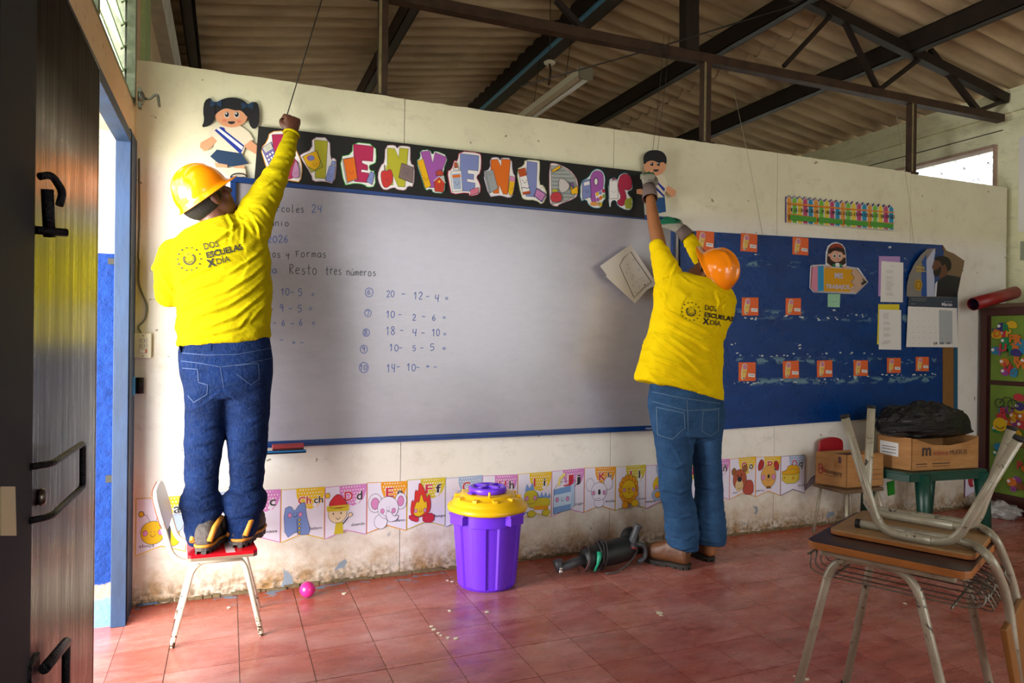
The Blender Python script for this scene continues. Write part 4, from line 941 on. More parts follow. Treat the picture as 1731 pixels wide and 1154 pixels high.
def lst(lab, back, sheetp, bcol, lines, nm):
    cutout('paper_list', lab, 'paper', fP, [('backing_sheet', lambda a: a.poly(back, bcol, 0.0006), back[0]), ('list_sheet', lambda a: a.poly(sheetp, WHT, 0.0004)), ('print', lambda a: [a.line([(x0, y), (x1, y+1)], 2.4, pap('#8f8d94')) for x0, x1, y in lines])], 'paper lists on the blue board')
lst('white list on lilac paper, upper of the two lists on the blue board', [(35, 138), (252, 142), (252, 555), (27, 550)], [(60, 190), (285, 205), (280, 612), (50, 608)], pap('#a684b8'),
    [(145, 195, 240)]+[(100, random.choice((150, 180, 165)), y) for b0 in (285, 350, 395, 430, 465, 515) for y in (b0, b0+11, b0+22)], 'a')
lst('white list on yellow paper, lower of the two lists on the blue board', [(28, 632), (245, 632), (240, 800), (60, 1040), (15, 1045)], [(38, 685), (262, 692), (262, 1100), (32, 1095)], pap('#cfc02c'),
    [(75, random.choice((130, 145)), y) for b0 in (725, 755, 815, 875, 935, 1010) for y in (b0, b0+11, b0+22)], 'b')
# calendar with a curling top sheet
def cal(u, v): return on_y(1480+u/6.075, 410+v/6.075, -0.02-0.028*max(0, min(1, (560-v)/480.0)))
def cal_photo(a):
    a.poly([(345, 560), (318, 545), (322, 440), (345, 330), (400, 215), (470, 120), (530, 65), (620, 58), (700, 72), (800, 110), (912, 185), (905, 240), (870, 380), (840, 480), (830, 562)], pap('#7d746c', 0.35), 0.001)
    a.poly([(345, 555), (318, 543), (322, 440), (345, 330), (400, 215), (470, 120), (510, 90), (505, 180), (470, 300), (475, 552)], pap('#7c7872', 0.35)); a.poly([(700, 72), (800, 110), (912, 185), (905, 240), (872, 360), (720, 340), (690, 200)], pap('#705a40', 0.35))
    a.poly([(470, 552), (470, 200), (520, 120), (535, 552)], pap('#1f4a8c', 0.35)); a.poly([(525, 552), (520, 180), (600, 60), (640, 200), (605, 552)], pap('#a9aec4', 0.35)); a.poly([(600, 160), (620, 60), (700, 72), (690, 180), (640, 550), (605, 552)], pap('#1b3c72', 0.35))
    a.ell(437, 435, 40, 58, pap('#a8831e', 0.3)); a.ring(437, 435, 24, 38, 6, pap('#6e5412')); a.poly([(410, 240), (500, 250), (500, 262), (408, 255)], pap('#b79a3a')); a.poly([(410, 285), (510, 290), (510, 300), (410, 297)], pap('#b79a3a'))
    a.text('CASA', 412, 282, (26, 0), (0, -28), pap('#b79a3a'), 0.02, width=88); a.line([(435, 235), (455, 205), (475, 235)], 8, pap('#b79a3a'))
    a.poly([(605, 552), (620, 400), (690, 350), (730, 330), (870, 355), (845, 480), (830, 560)], pap('#14151c', 0.35)); a.poly([(600, 552), (606, 420), (628, 395), (616, 552)], pap('#c9cbd6', 0.35))
    a.poly(smooth_poly([(600, 170), (585, 230), (572, 255), (590, 275), (592, 320), (620, 345), (650, 330), (640, 375), (720, 340), (745, 290), (760, 220), (740, 160), (680, 145), (620, 150)], 1), pap('#5f3d2c', 0.35))
    a.poly(smooth_poly([(610, 150), (660, 135), (740, 150), (775, 210), (765, 280), (730, 300), (720, 240), (700, 215), (690, 235), (670, 240), (660, 190), (600, 180)], 1), pap('#120d0d', 0.35)); a.poly(smooth_poly([(585, 285), (625, 280), (660, 240), (668, 270), (650, 335), (612, 350), (590, 325)], 1), pap('#191010', 0.35))
def cal_grid(a):
    a.poly([(332, 555), (830, 562), (826, 672), (325, 655)], pap('#36404e', 0.5), 0.001); a.poly([(325, 655), (826, 672), (836, 1075), (305, 1070)], WHT, 0.001); a.poly([(640, 690), (778, 700), (780, 1040), (645, 1040)], pap('#a5aaac'))
    a.text('Marzo', 668, 648, (42, 1), (0, -46), pap('#d5d8de'), 0.02, width=108); a.text('2 0 2 6', 688, 612, (18, 0), (0, -18), pap('#a8adb8'), 0.0, width=85)
    a.line([(355, 575), (515, 580)], 4, pap('#8d9084')); a.line([(355, 592), (500, 596)], 3, pap('#8d9084')); a.line([(355, 628), (395, 630)], 5, pap('#8d9084'))
    for c in range(7): a.text('LMMJVSD'[c], 358+c*57.5, 692+c*1.2, (15, 0), (0, -15), pap('#a3485a') if c == 6 else pap('#6f7280'))
    for k in range(31):
        c, r_ = (k+6) % 7, (k+6)//7
        a.text(str(k+1), 352+c*58, 750+r_*58+c, (13, 0), (0, -13), pap('#6f7280'))
    for x in (590, 655, 718): a.ell(x, 1032, 9, 14, pap('#5d6070'), 10)
cutout('calendar', 'wall calendar open at Marzo with a photo of a bearded man in a dark jacket', 'calendar', cal, [('photo_sheet', cal_photo, (600, 560)), ('month_sheet', cal_grid)])

# ---------------------------------------------------------------- number strip
fN = crop(1300, 300, 7.2125, 0.006)
def ns_back(a):
    top = [(200, 230)]
    for i in range(20):
        x = 215+i*64.5; y = 212+i*6.2; top += [(x, y+28), (x+28, y), (x+58, y+30)]
    a.poly(top+[(1500, 340), (1515, 638), (200, 545)], pap('#5a4a78'), 0.0012)
def ns_slats(a):
    cs = ['#cf8f3c', '#6fae3c', '#d6bc38', '#b0486a', '#2b86a8']
    for i in range(20):
        x = 216+i*64.3; y = 228+i*6.3; w_ = 54
        a.poly([(x-3, y+30), (x+27, y-4), (x+58, y+33), (x+61, y+330-i*1.6), (x-3, y+325-i*1.6)], WHT); a.poly([(x+3, y+32), (x+27, y+4), (x+52, y+34), (x+55, y+325-i*1.6), (x+3, y+318-i*1.6)], pap(cs[i % 5]))
    a.poly([(215, 310), (880, 375), (1500, 425), (1500, 438), (880, 393), (215, 332)], pap('#cc7c2c')); a.poly([(215, 440), (560, 490), (1500, 560), (1500, 572), (560, 506), (215, 455)], pap('#cc7c2c'))
    for s0, s1 in ((232, 552), (580, 870), (895, 1185), (1208, 1488)):
        f_ = lambda x: (x-232)*0.085
        a.poly([(s0, 455+f_(s0)), (s1, 463+f_(s1)), (s1, 520+f_(s1)*0.95+5), (s0, 520+f_(s0)*0.95)], pap('#4c9038'))
def ns_nums(a):
    for i in range(20):
        x = 222+i*64.3; y = 415+i*4.7
        a.text(str(i+1), x, y, (58, 6), (0, -58), INK, 0.03, width=(34 if i < 9 else 46))
cutout('number_strip', 'bright paper fence of numbers one to twenty above the blue board', 'number strip', fN, [('backing', ns_back, (850, 430)), ('pickets', ns_slats), ('numerals', ns_nums)])

# ---------------------------------------------------------------- alphabet banner
PW, PX0 = 0.2055, -0.375
CY, CPK, COR, CLM, CBL = pap('#d8b01c'), pap('#c77bb8'), pap('#d99018'), pap('#c2b02a'), pap('#98a8c8')
ban = empty('alphabet_banner', (1.6, -0.004, 0.36), 'long alphabet banner of picture pennants low on the wall, reading a to q', 'banner')
BW = pap('#d6d0de'); BK = mat('letter_black', '#1d1d28', 0.6); RD = pap('#b9283c'); PK = pap('#c77fae')
def cheeks(a, x, y, d, r_=.035): a.ell(x-d, y, r_, r_, PK, 14); a.ell(x+d, y, r_, r_, PK, 14); a.ring(x-d, y, r_, r_, .006, LINE, n=14); a.ring(x+d, y, r_, r_, .006, LINE, n=14)
def smile(a, x, y, s=1): a.ell(x-.03*s, y+.03*s, .007, .01, LINE, 6); a.ell(x+.03*s, y+.03*s, .007, .01, LINE, 6); a.ring(x, y+.005, .04*s, .045*s, .008, LINE, PI+0.1, 2*PI-0.1, 8)
def blob(a, pts, col, w_=.008, it=2): P = smooth_poly(pts, it); a.poly(P, col); a.line(P, w_, LINE, True)
def oe(a, x, y, ru, rv, col, rot=0.0): a.ell(x, y, ru, rv, col, 24, rot); a.ring(x, y, ru, rv, .008, LINE) if not rot else None
def d_bee(a):
    blob(a, [(.55, .12), (.9, .12), (.85, .5), (.6, .5)], CY); a.line([(.66, .1), (.66, .5)], .07, BK); oe(a, .82, .52, .14, .16, CBL); oe(a, .34, .38, .24, .2, CY); cheeks(a, .34, .38, .15, .05); smile(a, .34, .36, 1.2)
    a.line([(.28, .57), (.22, .68), (.12, .71)], .008, LINE); a.line([(.4, .57), (.44, .7), (.52, .74)], .008, LINE); oe(a, .11, .71, .05, .045, CY); oe(a, .53, .75, .05, .045, CY)
def d_boat(a): a.poly([(.4, .3), (.44, .3), (.44, .7), (.4, .7)], BK); blob(a, [(.47, .4), (.47, .68), (.62, .52), (.66, .4)], BW, it=1); a.poly([(.2, .3), (.75, .3), (.66, .18), (.3, .18)], RD)
def d_house(a): a.poly([(.15, .12), (.55, .12), (.55, .45), (.15, .45)], CY); a.poly([(.1, .45), (.65, .45), (.4, .75), (.15, .72)], CLM); a.line([(.1, .45), (.65, .45)], .05, PK); oe(a, .3, .58, .06, .06, PK); a.poly([(.44, .12), (.52, .12), (.52, .4), (.44, .4)], COR)
def d_vest(a): blob(a, [(.06, .62), (.22, .68), (.3, .55), (.42, .7), (.56, .72), (.56, .5), (.7, .12), (.42, .12), (.36, .2), (.1, .06)], pap('#6f86bd'), it=1); cheeks(a, .32, .5, .12, .045); smile(a, .32, .5); a.line([(.36, .42), (.38, .12)], .008, LINE); [oe(a, .42, .4-i*.075, .022, .022, CY) for i in range(4)]
def d_elf(a): a.poly([(.22, .08), (.44, .08), (.42, .3), (.26, .3)], CLM); oe(a, .3, .46, .22, .17, pap('#d9c3a0')); blob(a, [(.08, .6), (.12, .72), (.3, .86), (.45, .74), (.56, .58), (.3, .56)], pap('#b92c34')); a.poly([(.05, .52), (.56, .5), (.58, .62), (.04, .62)], CLM); oe(a, .06, .82, .05, .05, CY); a.ell(.2, .47, .015, .02, LINE, 8); a.ell(.38, .47, .015, .02, LINE, 8); a.ring(.31, .4, .05, .04, .008, LINE, PI+.2, 2*PI-.2, 8); oe(a, .6, .42, .05, .04, pap('#d9c3a0')); a.line([(.42, .26), (.56, .38)], .02, LINE)
def d_eleph(a): oe(a, .2, .58, .17, .18, BW); oe(a, .2, .57, .1, .11, PK); oe(a, .84, .6, .15, .16, BW); oe(a, .84, .6, .08, .1, PK); oe(a, .34, .22, .16, .14, BW); oe(a, .52, .48, .26, .22, BW); cheeks(a, .52, .42, .14, .05); blob(a, [(.46, .42), (.6, .4), (.66, .3), (.8, .34), (.74, .22), (.5, .2)], BW); smile(a, .52, .46)
def d_fire(a): blob(a, [(.05, .2), (.3, .12), (.3, .25), (.05, .3)], RD, it=1); blob(a, [(.4, .12), (.7, .1), (.7, .3), (.4, .28)], RD, it=1); blob(a, [(.08, .36), (.12, .6), (.18, .52), (.2, .8), (.28, .72), (.3, .95), (.46, .75), (.5, .58), (.58, .7), (.62, .42), (.55, .28), (.3, .22), (.12, .28)], pap('#c2302c'), it=1); blob(a, [(.16, .34), (.24, .56), (.3, .5), (.36, .72), (.44, .5), (.5, .56), (.52, .36), (.34, .24), (.2, .26)], CY, it=1); cheeks(a, .34, .36, .12, .04); smile(a, .34, .36, .8)
def d_cat(a): oe(a, .4, .5, .24, .2, BW); oe(a, .4, .2, .15, .14, BW); a.poly([(.18, .6), (.2, .78), (.34, .68)], BW); a.poly([(.62, .6), (.6, .78), (.46, .68)], BW); cheeks(a, .4, .46, .15, .04); smile(a, .4, .48)
def d_egg(a): oe(a, .4, .4, .2, .26, pap('#c8b08c')); cheeks(a, .4, .38, .12, .04); smile(a, .4, .4)
def d_iguana(a): blob(a, [(.2, .25), (.95, .22), (.95, .45), (.5, .44)], CLM, it=1); a.poly([(.52, .45), (.58, .56), (.64, .46), (.7, .57), (.76, .46), (.82, .56), (.88, .45), (.94, .54), (.98, .42)], pap('#6f8fc0')); oe(a, .38, .48, .2, .15, CLM); a.poly([(.2, .6), (.26, .76), (.34, .66), (.42, .78), (.48, .62)], pap('#6f8fc0')); a.poly([(.45, .2), (.9, .18), (.9, .26), (.5, .28)], COR); cheeks(a, .38, .45, .12, .05); oe(a, .4, .12, .12, .07, CLM); oe(a, .84, .12, .12, .07, CLM)
def d_juice(a): a.poly([(.05, .1), (.58, .16), (.58, .62), (.06, .56)], pap('#b6cbe0')); a.poly([(.58, .16), (.7, .2), (.7, .72), (.58, .62)], pap('#a7bcd8')); a.poly([(.06, .46), (.58, .5), (.58, .64), (.06, .58)], pap('#6f93c4')); a.poly([(.05, .06), (.58, .12), (.58, .24), (.05, .2)], pap('#6f93c4')); a.line([(.05, .06), (.58, .12), (.7, .2), (.7, .76), (.2, .72), (.06, .58), (.05, .06)], .008, LINE); cheeks(a, .32, .36, .16, .05); smile(a, .32, .36); a.line([(.2, .66), (.24, .8), (.4, .9)], .07, pap('#dccb70'))
def d_koala(a): oe(a, .18, .6, .13, .14, BW); oe(a, .76, .62, .14, .14, BW); oe(a, .46, .2, .16, .1, BW); oe(a, .46, .45, .25, .2, BW); cheeks(a, .46, .42, .17, .05); a.ell(.47, .44, .04, .06, BK, 14); smile(a, .47, .42)
def d_lion(a):
    for i in range(14): oe(a, .42+.26*math.cos(i*PI/7), .46+.26*math.sin(i*PI/7), .075, .07, COR)
    oe(a, .42, .46, .23, .21, CY); cheeks(a, .42, .45, .15, .045); a.ell(.43, .47, .035, .03, pap('#b8842c'), 12); smile(a, .43, .42); oe(a, .62, .14, .12, .08, CY); oe(a, .3, .12, .1, .08, COR)
def d_butter(a): oe(a, .5, .52, .26, .2, CY); cheeks(a, .5, .46, .14, .05); oe(a, .4, .3, .2, .14, CBL); oe(a, .4, .3, .1, .07, COR)
def d_nut(a): oe(a, .35, .45, .2, .18, pap('#a8323c')); a.ell(.5, .4, .1, .1, BW, 14)
def d_bear(a): blob(a, [(.5, .1), (.92, .06), (.92, .34), (.8, .44), (.5, .4)], pap('#a8483a'), it=1); oe(a, .16, .66, .09, .09, pap('#8c5a34')); oe(a, .58, .72, .09, .09, pap('#8c5a34')); oe(a, .38, .46, .26, .25, pap('#a05038')); a.ell(.36, .32, .15, .15, pap('#c9ab7e'), 20); a.ell(.37, .47, .08, .065, BK, 14); a.ring(.36, .28, .05, .04, .01, LINE, PI+.2, 2*PI-.2, 8); a.ell(.3, .56, .02, .03, LINE, 8); a.ell(.44, .57, .02, .03, LINE, 8)
def d_dog(a): blob(a, [(.08, .78), (.1, .62), (.3, .7), (.34, .86), (.2, .94)], pap('#a3302c')); blob(a, [(.68, .8), (.8, .9), (.94, .78), (.9, .62), (.8, .64)], pap('#a3302c')); oe(a, .5, .5, .3, .27, pap('#cf9a4c')); cheeks(a, .5, .48, .2, .07); a.ell(.5, .5, .045, .05, BK, 14); smile(a, .5, .44, 1.4); a.poly([(.4, .2), (.6, .2), (.58, .26), (.42, .26)], pap('#7a4a20'))
def d_cheese(a): blob(a, [(.04, .3), (.75, .28), (.78, .62), (.06, .66)], pap('#c9b040'), it=1); blob(a, [(.04, .52), (.78, .5), (.76, .72), (.3, .76), (.2, .6), (.04, .62)], pap('#d09a18'), it=1); a.ell(.5, .42, .05, .04, pap('#b8861c'), 10); a.ell(.15, .44, .03, .04, pap('#b8861c'), 10)
pen = [('A', 'a', CY, CY, 'abeja', d_bee, .06), ('B', 'b', CBL, CBL, 'barco', d_boat, .55), ('C', 'c', CPK, CPK, 'casa', d_house, .68), ('Ch', 'ch', CY, CY, 'chaleco', d_vest, .6), ('D', 'd', CPK, CPK, 'duende', d_elf, .62), ('E', 'e', COR, COR, 'elefante', d_eleph, .62),
       ('F', 'f', CLM, CLM, 'fuego', d_fire, .7), ('G', 'g', CBL, CBL, 'gato', d_cat, .66), ('H', 'h', CPK, CPK, 'huevo', d_egg, .66), ('I', 'i', CY, CY, 'iguana', d_iguana, -.05), ('J', 'j', CPK, CPK, 'jugo', d_juice, .72), ('K', 'k', COR, COR, 'koala', d_koala, .68),
       ('L', 'l', CLM, CLM, 'león', d_lion, .76), ('M', 'm', CBL, CPK, 'mariposa', d_butter, .0), ('N', 'n', CLM, COR, 'nuez', d_nut, .1), ('Ñ', 'ñ', CPK, CPK, 'ñandú', d_egg, .1), ('O', 'o', CY, COR, 'oso', d_bear, .12), ('P', 'p', CY, COR, 'perro', d_dog, .02), ('Q', 'q', CBL, pap('#5a4a66'), 'queso', d_cheese, .7)]
def pennant(parent, fn, U, L_, pc, bc, word, draw, wx, hh=0.26):
    pn = Art(fn, (0, -1, 0), 0.00025)
    out = [(0, .98), (1, .98), (1, 0.0), (.5, .13), (0, 0.0)]
    pn.poly(out, bc, 0.0008); pn.poly([(.015, .97), (.985, .97), (.985, .02), (.5, .148), (.015, .02)], BW)
    po = pn.build('pennant', parent); k = pn.k
    a = Art(fn, (0, -1, 0), 0.00015); a.k = k*2
    # scalloped polka dot patch under the letters
    sc = [(.34, .97)]+[(.34+.325*(1-math.cos(t_*PI/14)), .97-(.37+(.02 if t_ % 2 else 0))*math.sin(t_*PI/14)**.8) for t_ in range(1, 14)]+[(.985, .97)]
    a.poly(sc, pc)
    for i in range(10):
        for j in range(6):
            x, y = .37+i*.065+(j % 2)*.032, .945-j*.06
            if ((x-.665)/.29)**2+((y-.97)/.34)**2 < 1 and x < .965: a.k = 4; a.ell(x, y, .016, .014, WHT, 7)
    sz = .25 if len(U) == 1 else .19
    for dm, mt_, b_ in ((0.0, WHT, .045), (0.0, RD, .015)): a.text(U, .44 if len(U) == 1 else .38, .69, (sz, 0), (0, sz*1.0), mt_, b_, width=((.07 if U == 'I' else .22) if len(U) == 1 else .3))
    for mt_, b_ in ((WHT, .045), (BK, .015)): a.text(L_, .74, .69, (sz*.95, 0), (0, sz*.95), mt_, b_, width=(.15 if len(L_) == 1 and L_ not in 'il' else (.07 if L_ in 'ilj' else .22)))
    a.build('letters', po)
    b = Art(fn, (0, -1, 0), 0.00012); b.k = 14; draw(b); b.build('picture', po)
    c = Art(fn, (0, -1, 0), 0.00015); c.k = 10; c.text(word, wx, .2 if wx > .5 else .14, (.09, 0), (0, .075), BK, 0.0, width=min(.34, .062*len(word))); c.build('word', po)
    return po
for i, (U, L_, pc, bc, word, draw, wx) in enumerate(pen):
    x0 = PX0+i*PW; dz = 0.004*math.sin(i*1.3); tilt = 0.006*math.sin(i*2.1)
    def fn(u, v, x0=x0, dz=dz, tilt=tilt): return Vector((x0+u*PW*0.995, -0.004-0.004*math.sin(u*PI)*(1-v)*0.6, 0.226+dz+v*0.262+tilt*(u-.5)))
    pennant(ban, fn, U, L_, pc, bc, word, draw, wx)
# curling loose end of the banner and the last pennant behind the boxes
cutout('loose_pennant', 'dark patterned pennant curling off beside the cardboard box', 'pennant', crop(1180, 740, 7.868, 0.03), [('sheet', lambda a: (a.poly([(1420, 700), (1440, 620), (1500, 530), (1560, 490), (1550, 600)], pap('#5b4c66'), 0.001), [a.line([(1445+i*20, 690-i*20), (1470+i*18, 560-i*12)], 5, OFFW) for i in range(5)]), (1480, 620))])
def zfn(u, v): p0 = on_y(1640, 835, -0.01); return Vector((p0.x-0.06+u*0.2, -0.012, p0.z-0.02+v*0.27))
zp = empty('z_pennant', zfn(.5, .5), 'lilac Z pennant on the wall beside the box with the black bag', 'pennant')
pennant(zp, zfn, 'Z', 'z', CPK, CPK, 'zapato', d_nut, .6)

# ---------------------------------------------------------------- outlet, cable, hooks
ol = empty('outlet_box', on_y(238, 584, -0.02), 'surface mounted white outlet with two sockets and a switch beside the door', 'electrical outlet')
q = [on_y(*p, 0.0) for p in ((222, 560), (250, 562), (248, 604), (221, 605))]
x0, x1, z0, z1 = -0.386, -0.318, 1.112, 1.222
MB().box((x0, -0.035, z0), (x1, 0.0, z1)).build('box', mat('outlet_cream', '#cfc8b0', 0.5), ol, bevel=0.003)
a = Art(lambda u, v: Vector((x0+u*(x1-x0), -0.0352, z0+v*(z1-z0))), (0, -1, 0))
GRY = pap('#56524e')
for v in (.70, .49): a.poly([(.3, v-.08), (.78, v-.08), (.78, v+.08), (.3, v+.08)], pap('#8f8a80')); a.poly([(.33, v-.065), (.75, v-.065), (.75, v+.065), (.33, v+.065)], pap('#c9c3b2')); a.line([(.42, v-.03), (.42, v+.03)], .05, GRY); a.line([(.62, v-.03), (.62, v+.03)], .05, GRY)
a.poly([(.3, .2), (.78, .2), (.78, .36), (.3, .36)], pap('#8f8a80')); a.poly([(.33, .215), (.65, .215), (.65, .345), (.33, .345)], WHT); a.poly([(.66, .215), (.75, .215), (.75, .345), (.66, .345)], pap('#b35a3a'))
a.ell(.52, .9, .04, .025, GRY, 8); a.ell(.52, .08, .04, .025, GRY, 8); a.build('sockets', ol)
CBLM = mat('cable_grey', '#6d6f66', 0.6)
tag(MB().tube(fillet([(-0.372, -0.008, 1.55), (-0.374, -0.008, 1.44), (-0.335, -0.012, 1.34), (-0.345, -0.012, 1.28), (-0.375, -0.012, 1.25), (-0.36, -0.015, 1.222)], 0.04), 0.004, n=6).build('cable', CBLM), 'grey cable looping down to the white outlet beside the door', 'cable')
tag(MB().tube([(-0.376, -0.006, 2.0), (-0.372, -0.006, 1.7), (-0.376, -0.006, 1.55)], 0.0035, n=6).build('cable', CBLM), 'thin cable running up the corner beside the door frame', 'cable')
# ================================================================== FURNITURE AND LOOSE THINGS
TUBEM = None
g = G('chipped_cream_tube', 0.3, 0.45)
base = g.ramp(g.noise(9.0, detail=5), [(0.3, hexc('#8d8573')), (0.7, hexc('#b0a792'))])
ch_ = g.ramp(g.noise(34.0, detail=5, rough=0.7, dist=0.5), [(0.60, 0.0), (0.64, 1.0)])
base = g.mix(ch_, base, hexc('#3a2a20'))
g.color(base); g.b.inputs['Metallic'].default_value = 0.15
TUBEM = g.m
g = G('chipped_white_tube', 0.32, 0.5)
base = g.ramp(g.noise(9.0, detail=5), [(0.3, hexc('#cfc3a8')), (0.7, hexc('#e6dcc6'))])
lowz = g.rng(g.sep()[2], 0.22, 0.0, 0.66, 0.54)
cf = g.math('GREATER_THAN', g.noise(45.0, detail=5, rough=0.7), lowz)
base = g.mix(cf, base, hexc('#4a3426')); g.color(base)
TUBEW = g.m
# ---------------------------------------------------------------- child's chair under the left worker
SZ = 0.345
kc = empty('child_chair', (-0.03, -0.36, 0), 'small red seated school chair with chipped cream legs, stood on by the worker', 'chair')
seat = [(-0.128, -0.495), (0.103, -0.505), (0.118, -0.49), (0.09, -0.175), (0.075, -0.165), (-0.15, -0.16), (-0.16, -0.175), (-0.14, -0.487)]
mb = MB(); mb.prism([(x, y, SZ-0.012) for x, y in seat], (0, 0, -0.012), mat('seat_ply', '#6e5a48', 0.6)); mb.prism([(x, y, SZ) for x, y in seat], (0, 0, -0.012), mat('seat_red', '#c2101c', 0.22, noise_amt=0.15))
mb.build('seat', parent=kc)
MB().prism([(0.0, -0.499, SZ+0.0004), (0.035, -0.5, SZ+0.0004), (0.012, -0.17, SZ+0.0004), (-0.02, -0.17, SZ+0.0004)], (0, 0, -0.0003)).build('worn_stripe', mat('worn_stripe', '#c9a9a8', 0.3), kc)
def leg_frame(yt, yb, nm):
    pts = fillet([(-0.193, yb, 0.0), (-0.118, yt, SZ-0.04), (0.065, yt, SZ-0.035), (0.138, yb, 0.0)], 0.06)
    h = len(pts)//2
    MB().tube(pts[:h+1], 0.0105, n=12).build('leg', TUBEW, kc); MB().tube(pts[h:], 0.0105, n=12).build('leg', TUBEW, kc)
leg_frame(-0.44, -0.515, 'front'); leg_frame(-0.24, -0.207, 'rear')
for yy, xo in ((-0.475, 0.0), (-0.2, 0.0)):
    MB().tube(fillet([(0.06, yy, SZ-0.034), (-0.19, yy, SZ-0.03), (-0.262, yy+0.012, 0.585)], 0.07, 8), 0.0105, n=12).build('back_post', TUBEW, kc)
bp_ = []
for k in range(20):
    a_ = 2*PI*k/20; yy = -0.338+0.165*(abs(math.cos(a_))**0.5)*(1 if math.cos(a_) > 0 else -1); zz = 0.52+0.082*(abs(math.sin(a_))**0.6)*(1 if math.sin(a_) > 0 else -1)
    bp_.append((-0.228-(zz-0.44)*0.27+0.0, yy, zz))
mb = MB(); mb.prism(bp_, (0.016, 0, 0.004), mat('backrest_grey', '#a79d98', 0.3)); mb.build('backrest', parent=kc, bevel=0.004)
MB().prism([(x-0.001, y, z) for x, y, z in [(p[0], -0.338+(p[1]+0.338)*1.0, p[2]) for p in bp_]], (-0.002, 0, 0)).build('backrest_rear_face', mat('backrest_orange', '#c8643c', 0.4, noise_amt=0.3), kc)

# ---------------------------------------------------------------- pink ball
bc = on_z(520, 1010, 0); R_ = 0.036
mb = MB(); mb.lathe([(R_*math.sin(PI*k/16), R_-R_*math.cos(PI*k/16)) for k in range(17)], (bc.x, bc.y+0.01, 0.0), n=28)
tag(mb.build('ball', mat('ball_pink', '#e0308c', 0.3, trans=0.25)), 'small shiny pink plastic ball on the tiles left of the bin', 'ball')

# ---------------------------------------------------------------- purple bin
BC = Vector((1.203, -0.262, 0))
bn = empty('trash_can', BC, 'purple ribbed plastic bin with a yellow lid and purple cap', 'bin')
PUR = mat('purple_plastic', '#6c30e0', 0.38, bump=0.03, bump_scale=200)
def flute(r, z, a):
    if z < 0.015 or z > 0.31: return r
    t_ = ((a/(2*PI)*16) % 1.0); return r-(0.009 if (int(a/(2*PI)*16) % 2) else 0.0)
mb = MB(); NS = 16*8; prof = [(0.0, 0.004), (0.135, 0.0), (0.145, 0.012), (0.146, 0.016)]+[(0.146+0.024*k/10, 0.016+0.294*k/10) for k in range(1, 11)]+[(0.174, 0.314), (0.177, 0.365), (0.184, 0.372), (0.184, 0.385), (0.17, 0.385)]
mb.lathe(prof, BC, n=NS, fn=flute, smooth=False); mb.build('can_body', PUR, bn)
for a_ in (-2.75, -1.15, 0.35):
    M_ = Matrix.Translation(BC) @ Matrix.Rotation(a_, 4, 'Z')
    MB().box((0.165, -0.045, 0.325), (0.205, 0.045, 0.372), None, M_).box((0.165, -0.052, 0.366), (0.207, 0.052, 0.377), None, M_).build('grip', PUR, bn, bevel=0.004)
YEL_P = mat('yellow_plastic', '#e8b50c', 0.32)
mb = MB(); mb.lathe([(0.183, 0.372), (0.197, 0.374), (0.2, 0.384), (0.198, 0.395), (0.185, 0.402), (0.176, 0.412), (0.168, 0.43), (0.15, 0.436), (0.14, 0.434), (0.134, 0.45), (0.1, 0.454), (0.06, 0.455), (0.0, 0.455)], BC, n=56); mb.build('lid', YEL_P, bn)
mb = MB()
for k in range(10):
    M_ = Matrix.Translation(BC) @ Matrix.Rotation(k*PI/5+0.2, 4, 'Z'); mb.box((0.13, -0.012, 0.42), (0.166, 0.012, 0.444), None, M_)
tag(mb.build('lid_ribs', YEL_P, bn, bevel=0.003), kind='stuff')
MB().tube([(BC.x-0.035, BC.y-0.12, 0.446), (BC.x-0.035, BC.y-0.12, 0.478)], 0.006, n=10).build('lid_pin', YEL_P, bn)
c2 = BC+Vector((0.0, 0.0, 0))
mb = MB(); mb.lathe([(0.088, 0.455), (0.094, 0.46), (0.094, 0.478), (0.088, 0.484), (0.072, 0.484), (0.07, 0.476), (0.0, 0.476)], c2, n=44); mb.build('cap', PUR, bn)
mb = MB()
for k in range(2):
    M_ = Matrix.Translation(c2) @ Matrix.Rotation(k*PI/2+0.6, 4, 'Z'); mb.box((-0.07, -0.011, 0.474), (0.07, 0.011, 0.489), None, M_)
M_ = Matrix.Translation(c2) @ Matrix.Rotation(PI*1.12, 4, 'Z'); mb.box((0.08, -0.016, 0.458), (0.12, 0.016, 0.466), None, M_)
mb.build('cap_grip', PUR, bn, bevel=0.003)

# ---------------------------------------------------------------- demolition hammer lying by the wall
TC = Vector((1.83, -0.25, 0))
hm = empty('power_hammer', TC, 'dark electric rotary hammer with its cord wound round it, lying by the wall', 'power tool')
BLKP = mat('tool_black', '#1b1f1f', 0.5, noise_amt=0.4, noise_scale=20); GRYP = mat('tool_grey', '#3e3e42', 0.45); 
A_ = Vector((1.73, -0.295, 0.07)); B_ = Vector((2.06, -0.25, 0.09)); dx_ = (B_-A_).normalized()
Rt = dx_.to_track_quat('Z', 'Y').to_matrix()
MB().lathe([(0.0, 0.0), (0.046, 0.003), (0.056, 0.03), (0.062, 0.09), (0.066, 0.2), (0.066, 0.27), (0.055, 0.31), (0.03, 0.325), (0.0, 0.326)], A_, n=32, axis=Rt).build('motor_housing', BLKP, hm)
N_ = A_-dx_*0.15+Vector((0, 0, -0.012))
MB().tube([N_, A_+dx_*0.01], [0.022, 0.026], n=20).build('barrel', GRYP, hm)
MB().lathe([(0.0, 0.0), (0.014, 0.0), (0.02, 0.02), (0.026, 0.06), (0.0, 0.062)], N_+Vector((0.0, 0.0, -0.02)), n=16, axis=Matrix.Rotation(math.radians(-12), 3, 'Y')).build('nose', GRYP, hm)
